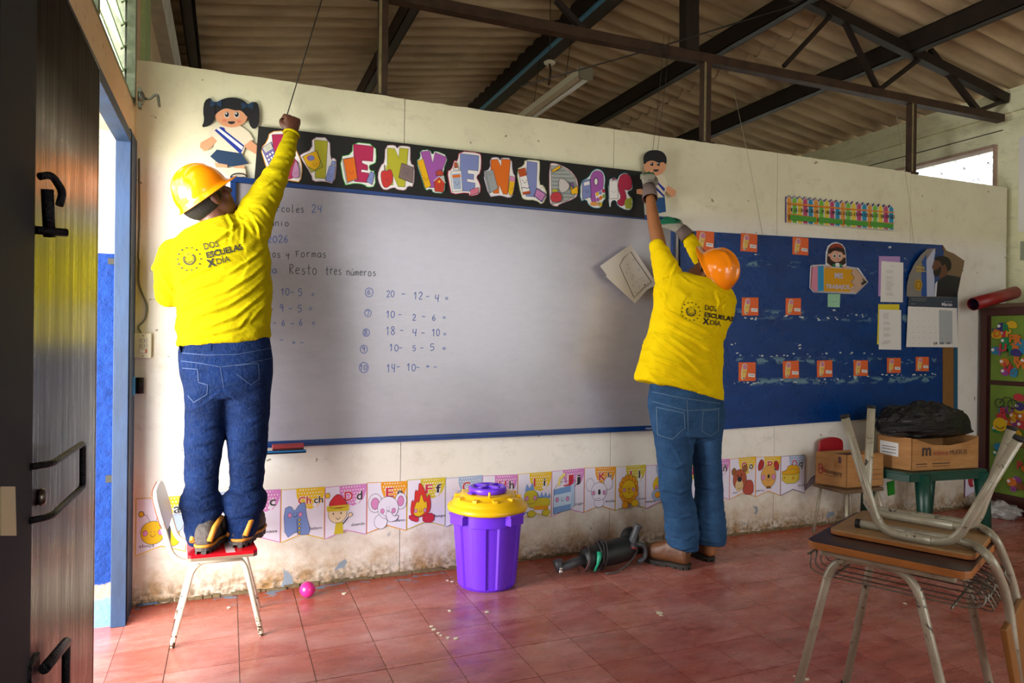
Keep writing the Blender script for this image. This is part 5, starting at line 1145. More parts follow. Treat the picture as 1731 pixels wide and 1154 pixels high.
MB().lathe([(0.0, -0.05), (0.004, -0.048), (0.006, -0.036), (0.012, -0.03), (0.014, -0.022), (0.01, -0.016), (0.012, -0.01), (0.012, 0.0), (0.0, 0.0)], N_+Vector((0.0, -0.012, 0.008)), n=14).build('chrome_tip', mat('chrome', '#b9b6b2', 0.2, 0.9), hm)
H0, H1 = Vector((2.025, -0.285, 0.115)), Vector((2.063, -0.29, 0.218))
hd = (H1-H0).normalized(); Rh = hd.to_track_quat('Z', 'Y').to_matrix()
MB().lathe([(0.036, -0.012), (0.036, 0.0), (0.026, 0.008), (0.021, 0.02), (0.019, 0.085), (0.024, 0.105), (0.026, 0.112), (0.018, 0.112), (0.014, 0.09), (0.0, 0.088)], H0, n=22, axis=Rh).build('side_handle', GRYP, hm)
MB().lathe([(0.034, 0.0), (0.038, 0.002), (0.038, 0.008), (0.034, 0.01)], H0-hd*0.014, n=22, axis=Rh).build('red_ring', mat('tool_red', '#94302c', 0.5), hm)
MB().lathe([(0.0, 0), (0.05, 0.0), (0.055, 0.01), (0.05, 0.03), (0.0, 0.035)], Vector((2.06, -0.2, 0.135)), n=28, axis=Matrix.Rotation(PI/2, 3, 'X')).build('switch_disc', mat('tool_dark', '#101214', 0.6), hm)
MB().tube(fillet([B_+Vector((-0.02, -0.04, 0.03)), B_+Vector((0.045, -0.04, 0.015)), B_+Vector((0.05, -0.045, -0.05)), B_+Vector((0.0, -0.05, -0.07))], 0.03), 0.014, n=12).build('rear_handle', GRYP, hm)
gp = [A_+dx_*0.062+Vector((0, -0.062, 0.045)), A_+dx_*0.058+Vector((0, -0.072, 0.02)), A_+dx_*0.048+Vector((0, -0.072, -0.015)), A_+dx_*0.035+Vector((0, -0.06, -0.05))]
MB().tube(gp, [0.012, 0.013, 0.007, 0.005], n=10).build('green_lever', mat('tool_green', '#0d8a68', 0.4), hm)
def coil(t_, r_, ph, nm='cord_loop', mt_=None):
    c_ = A_+dx_*t_; pts = []
    ex, ey = Rt @ Vector((1, 0, 0)), Rt @ Vector((0, 1, 0))
    for k in range(25):
        a_ = 2*PI*k/24; pts.append(c_+ex*r_*math.cos(a_)+ey*r_*math.sin(a_)+dx_*0.03*math.sin(a_+ph))
    for q_ in pts: q_.z = max(q_.z, 0.004)
    return MB().tube(pts, 0.0035, n=6).build(nm, mt_ or mat('cord_grey', '#3b3a3a', 0.5), hm)
coil(0.0, 0.06, 0.4, mt_=mat('cord_red', '#5e2a2a', 0.5)); coil(0.02, 0.062, 1.2); coil(0.09, 0.072, 0.5); coil(0.12, 0.074, 0.9); coil(0.105, 0.072, 2.0)
MB().tube(fillet([H0+Vector((0.02, -0.035, -0.02)), Vector((1.99, -0.36, 0.06)), Vector((1.89, -0.38, 0.012)), Vector((1.82, -0.365, 0.006))], 0.15, 10), 0.0042, n=8).build('cord', mat('cord_grey', '#3b3a3a', 0.5), hm)
tag(MB().box((2.12, -0.12, 0.0), (2.22, -0.02, 0.035)).box((2.14, -0.09, 0.034), (2.17, -0.06, 0.042)).build('dark_case', mat('case_dark', '#17140f', 0.7), None, bevel=0.006), 'small dark case on the floor between the power tool and the boot', 'case')

# ---------------------------------------------------------------- spoon in the corner, paint flakes on the tiles
s0, s1 = on_z(232, 1023, 0.012), on_z(290, 1015, 0.01)
sp = empty('spoon', s0, 'long metal spoon lying in the corner at the foot of the wall', 'spoon')
MB().tube([s0, s0.lerp(s1, 0.6)], 0.004, n=8).build('handle', mat('spoon_blue', '#4c6a8e', 0.4), sp)
m_ = s0.lerp(s1, 0.8); MB().lathe([(0.0, -0.004), (0.02, 0.0), (0.026, 0.006), (0.024, 0.006), (0.0, 0.0)], m_, n=18).build('bowl', mat('spoon_steel', '#b8b0a2', 0.3, 0.8), sp)
FLK = mat('paint_flake', '#e0d6bd', 0.7)
for (px, py, r_) in ((1114, 1036, 7), (1118, 1040, 4), (734, 1064, 5), (741, 1070, 4), (745, 1074, 3), (757, 1078, 5), (771, 1079, 5), (729, 1059, 4), (823, 1034, 6), (760, 1032, 4), (764, 983, 4), (756, 981, 3), (582, 1003, 5), (387, 1027, 5), (1363, 1148, 6), (1342, 1143, 3), (1530, 1020, 4), (1711, 988, 4)):
    c_ = on_z(px, py, 0.0); s_ = r_/1171*(c_-CAM).dot(FWD)*0.9
    P_ = [(c_.x+s_*random.uniform(.5, 1.2)*math.cos(t_), c_.y+s_*random.uniform(.5, 1.2)*math.sin(t_), 0.0025) for t_ in [k*PI/3.5 for k in range(7)]]
    FL_ = {1114: 'white paint flake on the tiles midway between the bin and the desk', 1118: 'crumb beside the flake midway between the bin and the desk', 823: 'white paint flake on the tiles just in front of the bin', 760: 'tiny pale chip left of the flake in front of the bin', 582: 'pale paint flake on the tiles near the pink ball', 387: 'pale paint flake on the floor under the small red chair', 1363: 'pale flake at the near leg of the school desk', 1342: 'tiny flake left of the near desk leg', 1530: 'pale flake on the dark tiles under the desk', 1711: 'pale flake on the tiles below the white plastic bag'}
    tag(MB().prism(P_, (0, 0, -0.002)).build('paint_flake', FLK), FL_.get(px, 'pale paint chip of the scattered row left of the bin foot' if py < 1000 else 'pale paint chip in the curved row of chips in front of the bin'), 'debris', 'paint flakes on the floor')

# ---------------------------------------------------------------- cardboard boxes
g = G('cardboard', 0.8, 0.2)
g.color(g.ramp(g.noise(6.0, g.pos((1, 1, 4)), 6, 0.6), [(0.3, hexc('#96683c')), (0.7, hexc('#ae8050'))])).bump(g.noise(30.0, g.pos((1, 1, 6))), 0.12)
CARD = g.m; CARDIN = mat('cardboard_inner', '#7a5632', 0.85)
def carton(name, label, N, a_dir, b_dir, la, lb, z0, h, notch=None):
    """N near bottom corner, a_dir to the left face end, b_dir to the right face end"""
    N = Vector((N[0], N[1], z0)); a_ = Vector((*a_dir, 0)).normalized()*la; b_ = Vector((*b_dir, 0)).normalized()*lb; u_ = Vector((0, 0, h)); t_ = 0.004
    root = empty(name, N+(a_+b_)/2, label, 'box')
    an, bn_ = a_.normalized(), b_.normalized()
    def wall(p, q, inn, nm, tops=None):
        poly = [p, q, q+u_, p+u_] if tops is None else [p, q]+[p.lerp(q, s_)+Vector((0, 0, h*k_)) for s_, k_ in tops[::-1]]
        MB().prism(poly, inn*t_).build(nm, CARD, root)
    wall(N, N+a_, bn_, 'side_panel'); wall(N, N+b_, an, 'side_panel', notch); wall(N+a_, N+a_+b_, -an, 'side_panel'); wall(N+b_, N+a_+b_, -bn_, 'side_panel')
    MB().prism([N, N+a_, N+a_+b_, N+b_], (0, 0, 0.004)).build('bottom_panel', CARDIN, root)
    return root, N, a_, b_, u_
zb = 0.32
n1_ = on_z(1431, 825, zb); l1 = on_z(1378, 817, zb); r1 = on_z(1489, 821, zb)
ad, bd = (l1-n1_), (r1-n1_); bd2 = Vector((bd.x, bd.y)).normalized(); ad2 = Vector((ad.x, ad.y)).normalized()
cb, N, a_, b_, u_ = carton('cardboard_box', 'smaller cardboard box on the red chair, left of the green stool', n1_.xy, ad2, bd2, ad.length, bd.length+0.02, zb, 0.205)
def facefn(N, e, u_, n_, off=0.0012):
    nn = Vector(n_).normalized()*off
    return (lambda u, v: N+e*u+u_*v+nn), nn.normalized()
nrm = Vector((-b_.normalized().x, -b_.normalized().y, 0)); nrm = a_.cross(u_); nrm = nrm if nrm.dot(CAM-N) > 0 else -nrm
f_, nn = facefn(N+a_, -a_, u_, nrm); ar = Art(f_, nn, 0.0002)
RDK = mat('print_red', '#8c2c22', 0.7); DKP = mat('print_dark', '#3c2a20', 0.7)
ar.ring(.17, .56, .055, .075, .04, RDK); ar.ring(.17, .42, .065, .08, .04, RDK); ar.text('Bs', .23, .4, (.14, 0), (0, .2), RDK, .02); ar.text('company', .36, .38, (.14, -.01), (0, .2), DKP, .01, width=.5); ar.line([(.3, .33), (.5, .3), (.75, .32)], .012, DKP)
ar.build('print', cb)
f_, nn = facefn(N+a_, -a_, u_, nrm, 0.0008); ar = Art(f_, nn, 0.0002); ar.poly([(.42, .02), (.6, .02), (.6, .99), (.42, .99)], mat('packing_tape', '#a97c4e', 0.25)); ar.build('tape', cb)
nrm = b_.cross(u_); nrm = nrm if nrm.dot(CAM-N) > 0 else -nrm
f_, nn = facefn(N, b_, u_, nrm); ar = Art(f_, nn, 0.0002)
for v in (.2, .35, .5): ar.line([(.3, v), (.95, v+.02)], .012, DKP)
ar.build('print_lines', cb)
tag(MB().box((N.x-0.02, N.y+0.03, zb+0.15), (N.x+0.2, N.y+0.14, zb+0.19)).build('box_contents', mat('clutter_mauve', '#6f4a4e', 0.8, noise_amt=0.6, noise_scale=30), None), 'patterned bundle lying in the smaller cardboard box', 'bundle')
# little red chair carrying it
rc = empty('small_chair', (N.x+0.13, N.y+0.13, 0), 'small chair with a red backrest, carrying the smaller cardboard box', 'chair')
c0 = N+(a_+b_)*0.5
MB().box((c0.x-0.17, c0.y-0.12, zb-0.025), (c0.x+0.16, c0.y+0.13, zb-0.003)).build('seat', mat('worn_ply', '#6c5238', 0.6, noise_amt=0.3), rc, bevel=0.003)
q0 = on_z(1385, 893, 0.0); q0.y = max(q0.y, -0.33) if q0.y < -0.33 else q0.y
lt = on_y(1408, 828, -0.2); lbm = on_z(1385, 893, 0.0); lbm.y = -0.09
lt = Vector((c0.x-0.13, c0.y-0.05, zb-0.02)); lb = Vector(on_z(1385, 892, 0.0)); 
for (tx, ty, fx_, fy_) in ((-0.13, -0.1, -0.2, -0.16), (0.12, -0.1, 0.18, -0.17), (-0.13, 0.1, -0.17, 0.12), (0.12, 0.1, 0.15, 0.12)):
    MB().tube([(c0.x+tx, c0.y+ty, zb-0.02), (c0.x+fx_, min(c0.y+fy_, -0.02), 0.0)], 0.01, n=10).build('leg', TUBEM, rc)
rb0, rb1 = on_y(1387, 790, -0.06), on_y(1428, 738, -0.06)
P_ = [(rb0.x, -0.05, rb0.z-0.05), (rb1.x, -0.05, rb0.z-0.05)]+[((rb0.x+rb1.x)/2+(rb1.x-rb0.x)/2*math.cos(t_)**1 if True else 0, -0.05, rb1.z-0.06+0.06*math.sin(t_)**0.6) for t_ in [PI*k/12 for k in range(13)]]
MB().prism(P_, (0, 0.014, 0)).build('backrest', mat('plastic_red', '#9c1420', 0.35), rc, bevel=0.003)
for xx in (rb0.x+0.02, rb1.x-0.02): MB().tube([(xx, -0.03, rb0.z), (xx, -0.05, zb-0.02), (xx, -0.12, zb-0.02)], 0.008, n=8).build('back_post', TUBEM, rc)
# green cloth hanging behind
p_ = [on_y(px, py, -0.14) for px, py in ((1500, 815), (1512, 812), (1513, 835), (1502, 838))]
tag(MB().prism(p_, (0, 0.006, 0)).build('green_bag', mat('bright_green', '#1d8a1f', 0.5)), 'bright green scrap hanging between the box and the stool', 'bag')
# green plastic stool with the bigger box
zs = 0.42
n2_ = on_z(1541, 797, zs); l2 = on_z(1488, 789, zs); r2 = on_z(1656, 791, zs)
ad = (l2-n2_); bd = (r2-n2_); bd2 = Vector((bd.x, bd.y)).normalized(); ad2 = Vector((ad.x, ad.y)).normalized()
carton_h = 0.205
cb, N, a_, b_, u_ = carton('cardboard_box', 'larger cardboard box on the green stool, under the black bag', n2_.xy, ad2, bd2, ad.length+0.02, bd.length*0.98, zs+0.003, carton_h, notch=[(0, 1), (.1, .93), (.3, .78), (.55, .74), (.8, .82), (.95, .93), (1, .93)])
nrm = a_.cross(u_); nrm = nrm if nrm.dot(CAM-N) > 0 else -nrm
f_, nn = facefn(N+a_, -a_, u_, nrm); ar = Art(f_, nn, 0.0002)
ar.poly([(.08, .42), (.62, .38), (.62, .8), (.08, .84)], WHT); [ar.line([(.14, v), (.55, v-.02)], .02, DKP) for v in (.68, .6, .5)]; ar.build('shipping_label', cb)
nrm = b_.cross(u_); nrm = nrm if nrm.dot(CAM-N) > 0 else -nrm
f_, nn = facefn(N, b_, u_, nrm); ar = Art(f_, nn, 0.0002)
ar.text('m', .14, .46, (.14, 0), (0, .5), DKP, .03, width=.14); ar.text('indesqc', .31, .46, (.05, 0), (0, .22), RDK, .0, width=.24); ar.text('MUEBLES', .56, .46, (.05, 0), (0, .2), DKP, .0, width=.26)
for u0, u1 in ((.06, .22), (.3, .56)): ar.line([(u0, .2), (u1, .2)], .03, DKP); ar.line([(u0, .12), (u1, .12)], .015, DKP)
ar.build('print', cb)
st = empty('plastic_stool', (N.x+0.2, N.y+0.12, 0), 'dark green plastic stool carrying the larger cardboard box', 'stool')
GRN_P = mat('stool_green', '#0f4034', 0.35, noise_amt=0.3)
bu, au = b_.normalized(), a_.normalized()
S0 = N-au*0.04-bu*0.07; LBb, LAa = b_.length+0.1, 0.32
def sp_(i, j, z): return Vector((S0.x, S0.y, 0))+bu*(LBb*i)+au*(LAa*j)+Vector((0, 0, z))
MB().prism([sp_(0.02, 0, zs), sp_(0.98, 0, zs), sp_(1, .06, zs), sp_(1, .94, zs), sp_(.98, 1, zs), sp_(.02, 1, zs), sp_(0, .94, zs), sp_(0, .06, zs)], (0, 0, -0.015)).build('stool_top', GRN_P, st, bevel=0.004)
mb = MB()
for (i0, j0, i1, j1) in ((0.02, 0.02, .98, .02), (.98, .02, .98, .98), (.98, .98, .02, .98), (.02, .98, .02, .02)): mb.beam(sp_(i0, j0, zs-0.035), sp_(i1, j1, zs-0.035), 0.012, 0.045)
mb.build('apron', GRN_P, st)
for i, j in ((.2, .06), (.94, .06), (.12, .94), (.88, .94)):
    ai, aj = (i-0.5)*0.12, (j-0.5)*0.16
    MB().tube([sp_(i, j, zs-0.02), sp_(i+ai*0.4, j+aj, 0.0)], [0.046, 0.034], n=10).build('leg', GRN_P, st)
# black bin bag heaped on the box
cc = N+a_*0.5+b_*0.42
mb = MB(); n, mrow = 110, 50; vs = []
for i in range(mrow+1):
    ph = PI*i/mrow
    for k in range(n):
        th = 2*PI*k/n; r_ = math.sin(ph)**0.7
        rx, ry = 0.335, 0.15
        f1 = noise.noise(Vector((math.cos(th)*1.5, math.sin(th)*1.5, ph*1.2)))*0.16+noise.noise(Vector((math.cos(th)*5, math.sin(th)*5, ph*2)))*0.07
        p = bu*(rx*r_*math.cos(th)*(1+f1))+au*(ry*r_*math.sin(th)*(1+f1))
        hh = -math.cos(ph); up = hh*(0.135 if hh > 0 else 0.06)
        zz = up+(0.045*noise.noise(Vector((p.x*7, p.y*9, 3)))+0.03*(1-abs(noise.noise(Vector((p.x*14+p.y*6, p.y*22, 1))))*2.5))*max(0, hh)**.5
        if math.cos(th) < -0.5: zz += 0.0
        vs.append(cc+p+Vector((0, 0, carton_h+0.045+zz)))
fs = [(i*n+k, i*n+(k+1) % n, (i+1)*n+(k+1) % n, (i+1)*n+k) for i in range(mrow) for k in range(n)]
mb.add(vs, fs, None, True)
g = G('black_bag', 0.22, 0.45)
g.b.inputs['Base Color'].default_value = (0.003, 0.003, 0.0035, 1)
g.bump(g.noise(10.0, g.pos((0.7, 1.6, 3.4)), 5, 0.6, 1.5), 1.0, 0.02)
o = mb.build('garbage_bag', g.m); tag(o, 'crumpled black plastic bag heaped in the larger cardboard box', 'bag')

# ---------------------------------------------------------------- cabinet on the right wall, facing the room
CX = 5.22; ct = on_x(1668, 514, CX).z
cab_ = empty('cabinet', (CX+0.18, -0.55, 0), 'reddish brown cabinet with green printed door paper by the right wall', 'cabinet')
BRN = mat('cabinet_brown', '#4a231c', 0.4, noise_amt=0.3, noise_scale=8, stretch=(1, 1, 0.3))
y0_, y1_ = -1.15, -0.025
MB().box((CX+0.012, y0_, 0.03), (XR-0.005, y1_, ct-0.03)).build('carcass', BRN, cab_)
MB().box((CX-0.015, y0_-0.01, ct-0.03), (XR-0.003, y1_+0.004, ct)).build('top_board', mat('cabinet_top', '#5e4630', 0.5, noise_amt=0.4), cab_, bevel=0.004)
MB().box((CX, y0_, 0.0), (XR-0.005, y1_, 0.10)).build('plinth', BRN, cab_)
MB().box((CX-0.006, y1_-0.045, 0.1), (CX+0.012, y1_, ct-0.03)).build('stile', BRN, cab_); MB().box((CX-0.006, y0_, ct-0.085), (CX+0.012, y1_-0.045, ct-0.03)).build('rail', BRN, cab_)
pz0, pz1 = 0.14, ct-0.09
split = on_x(1700, 648, CX).z
GRNP = mat('door_paper_green', '#6d8a24', 0.5, noise_amt=0.25, noise_scale=10)
for k, (za, zb_) in enumerate(((split+0.02, pz1), (pz0, split-0.015))):
    dr_ = MB().box((CX-0.003, y0_+0.03, za), (CX+0.012, y1_-0.075, zb_)).build('door_panel', GRNP, cab_)
    ar = Art(lambda u, v: Vector((CX-0.0035, u, v)), (-1, 0, 0), 0.0002)
    cols_ = [pap(h) for h in ('#b8343a', '#2f7aa0', '#c9a11c', '#8a3f86', '#c46a22', '#3a2f6a', '#7d4a2c', '#1f7d4a')]
    letters_ = 'UWYBCDGKLMNPRSXZAEHJ'
    for i in range(75):
        y_, z_ = random.uniform(y0_+0.35, y1_-0.11), random.uniform(za+0.03, zb_-0.07)
        if random.random() < 0.55: ar.text(random.choice(letters_), y_+0.03, z_, (-0.075, 0), (0, 0.075), random.choice(cols_), 0.04)
        elif random.random() < 0.5: ar.ell(y_, z_+.03, .035, .03, random.choice(cols_), 14); ar.ell(y_+.02, z_+.035, .012, .012, WHT, 8)
        else: ar.poly(smooth_poly([(y_-.04, z_), (y_+.03, z_+.005), (y_+.04, z_+.04), (y_, z_+.06), (y_-.035, z_+.04)], 1), random.choice(cols_))
    if k == 1:
        p0 = on_x(1704, 682, CX); 
        for dy in (-.045, .045): ar.ring(p0.y+dy, p0.z, .032, .032, .006, LINE)
        ar.line([(p0.y+.045, p0.z), (p0.y+.01, p0.z+.045), (p0.y-.03, p0.z+.045), (p0.y-.045, p0.z)], .006, LINE)
        p1 = on_x(1694, 717, CX); ar.ell(p1.y, p1.z, .05, .05, pap('#d8b01c'), 16); face(ar, p1.y, p1.z, 0.0008) if False else ar.ring(p1.y, p1.z, .03, .03, .006, LINE, PI+.3, 2*PI-.3)
    tag(ar.build('door_print', dr_), kind='stuff')
# red roll lying on the cabinet
r0, r1 = Vector((4.96, -0.085, ct+0.002)), Vector((5.585, -0.12, ct+0.085)); r0 = on_y(1645, 514, -0.12); r1 = on_y(1716, 494, -0.14)
dd = (r1-r0).normalized(); RR = dd.to_track_quat('Z', 'Y').to_matrix(); LL = (r1-r0).length
rl = empty('paper_roll', r0, 'red rolled up poster lying across the top of the cabinet', 'poster roll')
MB().lathe([(0.044, 0.0), (0.046, 0.0), (0.046, LL), (0.044, LL), (0.044, 0.0)], r0, n=30, axis=RR, cap=False).build('outer_sheet', mat('roll_red', '#8e1a1a', 0.4, noise_amt=0.2), rl)
MB().lathe([(0.036, 0.006), (0.038, 0.006), (0.038, LL-0.006), (0.036, LL-0.006), (0.036, 0.006)], r0, n=30, axis=RR, cap=False).build('inner_sheet', mat('roll_purple', '#3a0f34', 0.5), rl)
# plastic bag on the floor
pb = on_z(1693, 872, 0.0); pb.x = min(pb.x, CX-0.12); pb = Vector((5.02, -0.3, 0)); q_ = on_z(1690, 874, 0.0)
pb = Vector((min(q_.x, 5.08), q_.y, 0))
mb = MB(); n, mrow = 40, 18; vs = []
for i in range(mrow+1):
    ph = PI*i/mrow
    for k in range(n):
        th = 2*PI*k/n; v_ = Vector((math.sin(ph)*math.cos(th), math.sin(ph)*math.sin(th), -math.cos(ph)))
        f1 = 1+0.35*noise.noise(v_*2.3)+0.28*noise.noise(v_*6)
        vs.append(pb+Vector((v_.x*0.085*f1, v_.y*0.12*f1-0.0, max(0.001, 0.05+v_.z*0.06*f1))))
mb.add(vs, [(i*n+k, i*n+(k+1) % n, (i+1)*n+(k+1) % n, (i+1)*n+k) for i in range(mrow) for k in range(n)], None, True)
tag(mb.build('plastic_bag', mat('bag_white', '#9a9590', 0.4, bump=0.9, bump_scale=30)), 'crumpled translucent white plastic bag on the floor before the cabinet', 'bag')
# chart on the right wall
wc = empty('wall_chart', (XR-0.003, -0.35, 2.4), 'paper chart with coloured letters on the right wall above the cabinet', 'chart')
ar = Art(lambda u, v: Vector((XR-0.004, u, v)), (-1, 0, 0), 0.0003)
q1 = on_x(1723, 232, XR-0.004); q2 = on_x(1724, 392, XR-0.004)
ar.poly([(q1.y, q1.z), (q1.y, q2.z), (q1.y-0.9, q2.z), (q1.y-0.9, q1.z)], WHT); ar.build('chart_sheet', wc); ar = Art(ar.fn, (-1, 0, 0), 0.0003); ar.k = 2
for i in range(8):
    for j in range(4): ar.text('abcdefgh'[i], q1.y-0.05-j*0.2, q2.z+0.03+i*(q1.z-q2.z-0.08)/8, (-0.08, 0), (0, 0.08), (RED, PERI, pap('#2f7aa0'), pap('#1f7d4a'))[(i+j) % 4], 0.03)
tag(ar.build('chart_letters', wc), kind='stuff')
fr_ = [on_x(1726, 408, XR-0.004), on_x(1726, 440, XR-0.004)]
MB().box((XR-0.012, fr_[0].y-0.3, fr_[1].z), (XR, fr_[0].y, fr_[0].z)).build('trim_6', mat('switch_frame', '#8d927e', 0.5))['kind'] = 'structure'

# ---------------------------------------------------------------- school desk with a chair upside down on it
DZ0 = 0.62; O_ = Vector((1.614, -1.904, 0)); U_ = Vector((0.418, -0.908, 0)).normalized(); V_ = Vector((0.908, 0.418, 0)).normalized(); ZZ = Vector((0, 0, 1))
def D(u, v, z): return O_+U_*u+V_*v+ZZ*z
def onv(px, py, v):
    d = ray(px, py); p0 = D(0, v, 0); t_ = (p0-CAM).dot(V_)/d.dot(V_); return CAM+d*t_
dk = empty('school_desk', D(.2, .22, 0), 'school desk with dark top, orange edge and wire basket, nearest the camera', 'desk')
def slab(name, u0, u1, v0, v1, z0, z1, r_, mt_, parent, n=5):
    P = []
    for (cu, cv, a0) in ((u1-r_, v1-r_, 0), (u0+r_, v1-r_, PI/2), (u0+r_, v0+r_, PI), (u1-r_, v0+r_, 1.5*PI)):
        for k in range(n+1): P.append(D(cu+r_*math.cos(a0+PI/2*k/n), cv+r_*math.sin(a0+PI/2*k/n), z1))
    return MB().prism(P, (0, 0, z0-z1)).build(name, mt_, parent, bevel=0.0015)
LU, LV = 0.42, 0.50
EDG = mat('plywood_orange', '#a5632a', 0.45, noise_amt=0.35, noise_scale=10, stretch=(1, 1, 6))
slab('top_core', 0, LU, 0, LV, DZ0-0.022, DZ0-0.0015, 0.03, EDG, dk)
slab('laminate', 0.001, LU-0.001, 0.001, LV-0.001, DZ0-0.0016, DZ0, 0.03, mat('dark_laminate', '#2b1b22', 0.3, noise_amt=0.3, noise_scale=6), dk)
zt = DZ0-0.036
def tube_to_floor(p_top, p_vis):
    d = (p_vis-p_top); k = -p_top.z/d.z; return p_top+d*k
fL, fR = onv(1395, 965, .05), onv(1560, 1005, .05)
fL2, fR2 = tube_to_floor(fL, onv(1350, 1150, .02)), tube_to_floor(fR, onv(1593, 1150, .02))
tL, tR = onv(1408, 945, .05), onv(1545, 965, .05); tL.z = tR.z = zt-0.012
tL = fL.lerp(tL, 1.0)
pts = fillet([fL2, tL+(fL-fL2).normalized()*0.005, tR+(fR-fR2).normalized()*0.005, fR2], 0.075, 8); h = len(pts)//2
MB().tube(pts[:h+1], 0.0125, n=14).build('leg', TUBEM, dk); MB().tube(pts[h:], 0.0125, n=14).build('leg', TUBEM, dk)
gL, gR = onv(1467, 975, .43), onv(1640, 1010, .43); gL2, gR2 = tube_to_floor(gL, onv(1431, 1150, .46)), tube_to_floor(gR, onv(1671, 1150, .46))
gT, gS = gL+(gL-gL2).normalized()*((zt-gL.z)), gR+(gR-gR2).normalized()*((zt-gR.z))
pts = fillet([gL2, gT, gS, gR2], 0.06, 8); h = len(pts)//2
MB().tube(pts[:h+1], 0.0125, n=14).build('leg', TUBEM, dk); MB().tube(pts[h:], 0.0125, n=14).build('leg', TUBEM, dk)
for p in (fL2, fR2, gL2, gR2): MB().tube([p, p+ZZ*0.02], 0.0145, n=14).build('foot_cap', mat('rubber_black', '#121212', 0.7), dk)
MB().beam(D(.035, .035, zt+.002), D(.385, .035, zt+.002), 0.028, 0.018).build('rail', TUBEM, dk, bevel=0.006)
MB().beam(D(.03, .06, zt-.0), D(.03, .45, zt-.0), 0.02, 0.016).build('rail', TUBEM, dk, bevel=0.005); MB().beam(D(.39, .06, zt-.0), D(.39, .45, zt-.0), 0.02, 0.016).build('rail', TUBEM, dk, bevel=0.005)
WIRM = mat('basket_wire', '#7d766a', 0.35, 0.5, noise_amt=0.4, noise_scale=40)
bk = empty('wire_basket', D(.2, .25, .5), None); bk.parent = dk; bk.matrix_parent_inverse = dk.matrix_world.inverted()
zk = DZ0-0.115
for i in range(8):
    v = .07+i*.046; zz = zk-0.004*math.sin(i)
    MB().tube(fillet([D(-.005, v, zz+.065), D(-.012, v, zz+.01), D(.03, v, zz), D(.40, v, zz), D(.44, v, zz+.012), D(.445, v+.014, zz+.04), D(.40, v+.02, zz+.05)], 0.02, 4), 0.0026, n=6).build('wire', WIRM, bk)
for u in (.05, .37, -.008):
    MB().tube([D(u, .05, zk+(.06 if u < 0 else -.005)), D(u, .41, zk+(.06 if u < 0 else -.005))], 0.0035, n=6).build('wire', WIRM, bk)
for k in range(9):
    v = .1+.035*k; MB().tube(fillet([D(.39, v, zk+.05), D(.44, v+.01, zk+.03), D(.46, v+.02, zk-.01), D(.42, v+.03, zk-.012), D(.40, v+.02, zk+.02)], 0.015, 3), 0.0025, n=5).build('wire', WIRM, bk)
# the chair on top
uc = empty('upturned_chair', D(.22, .28, DZ0), 'wooden school chair turned upside down on the desk, its metal legs in the air', 'chair')
SZ0 = DZ0+0.002
slab('seat', .03, .41, .115, .46, SZ0, SZ0+0.016, 0.025, mat('seat_wood', '#a07a4e', 0.4, noise_amt=0.3, noise_scale=7, stretch=(1, 5, 1)), uc)
slab('seat_edge', .029, .411, .114, .461, SZ0+0.0, SZ0+0.012, 0.025, EDG, uc)
zf = SZ0+0.016+0.0125
def uframe(px_foot_l, px_foot_r, v, vf, ul, ur):
    a0 = onv(*px_foot_l, vf); a1 = onv(*px_foot_r, vf)
    pts = fillet([a0, D(ul, v, zf+0.004), D(ur, v, zf+0.004), a1], 0.055, 8); h = len(pts)//2
    MB().tube(pts[:h+1], 0.0125, n=14).build('leg', TUBEM, uc); MB().tube(pts[h:], 0.0125, n=14).build('leg', TUBEM, uc)
    for a, b in ((a0, pts[1]), (a1, pts[-2])):
        d = (a-b).normalized(); MB().tube([a-d*0.004, a+d*0.006], 0.0138, n=14).build('leg_cap', mat('rubber_black', '#121212', 0.7), uc)
    return a0, a1
def uof(px, py, z): p = on_z(px, py, z); q = p-O_; return q.dot(U_), q.dot(V_)
uA0, vA0 = uof(1478, 912, zf); uA1, vA1 = uof(1625, 925, zf); uB0, vB0 = uof(1500, 858, zf); uB1, vB1 = uof(1640, 870, zf)
VA, VB = .125, .36
uframe((1428, 704), (1722, 741), VA, VA-.03, uA0-.01, .36)
uframe((1473, 688), (1710, 724), VB, VB+.03, uB0-.03, .37)
ux = uof(1471, 884, zf+.02)
MB().tube([D(uA0-.01, VA, zf+.035), D(uB0-.03, VB, zf+.035)], 0.0105, n=12).build('stretcher', TUBEM, uc)
for (p0, ends, vv, last) in (((1450, 884), [(1704, 1010), (1722, 1160)], (1676, 942), .245), ((1474, 859), [(1714, 985), (1738, 1130)], (1682, 905), .0)):
    u0, v0 = uof(*p0, zf); 
    e0 = onv(*ends[0], v0); e1 = onv(*ends[1], v0)
    pts = fillet([D(u0, v0, zf), D(u0+.3, v0, zf+.002), on_z(vv[0], vv[1], zf-.005), e0, e1], 0.07, 8)
    MB().tube(pts, 0.012, n=14).build('back_post', TUBEM, uc); MB().tube([D(u0-.006, v0, zf), D(u0+.008, v0, zf)], 0.0135, n=12).build('post_cap', mat('rubber_black', '#121212', 0.7), uc)
b0, b1 = onv(1690, 1062, .12), onv(1712, 1190, .12)
P = [b0, b1, b1+V_*.32, b0+V_*.32]
MB().prism(P, U_*0.016).build('backrest', mat('backrest_wood', '#8f5a24', 0.45, noise_amt=0.3, noise_scale=8), uc, bevel=0.004)
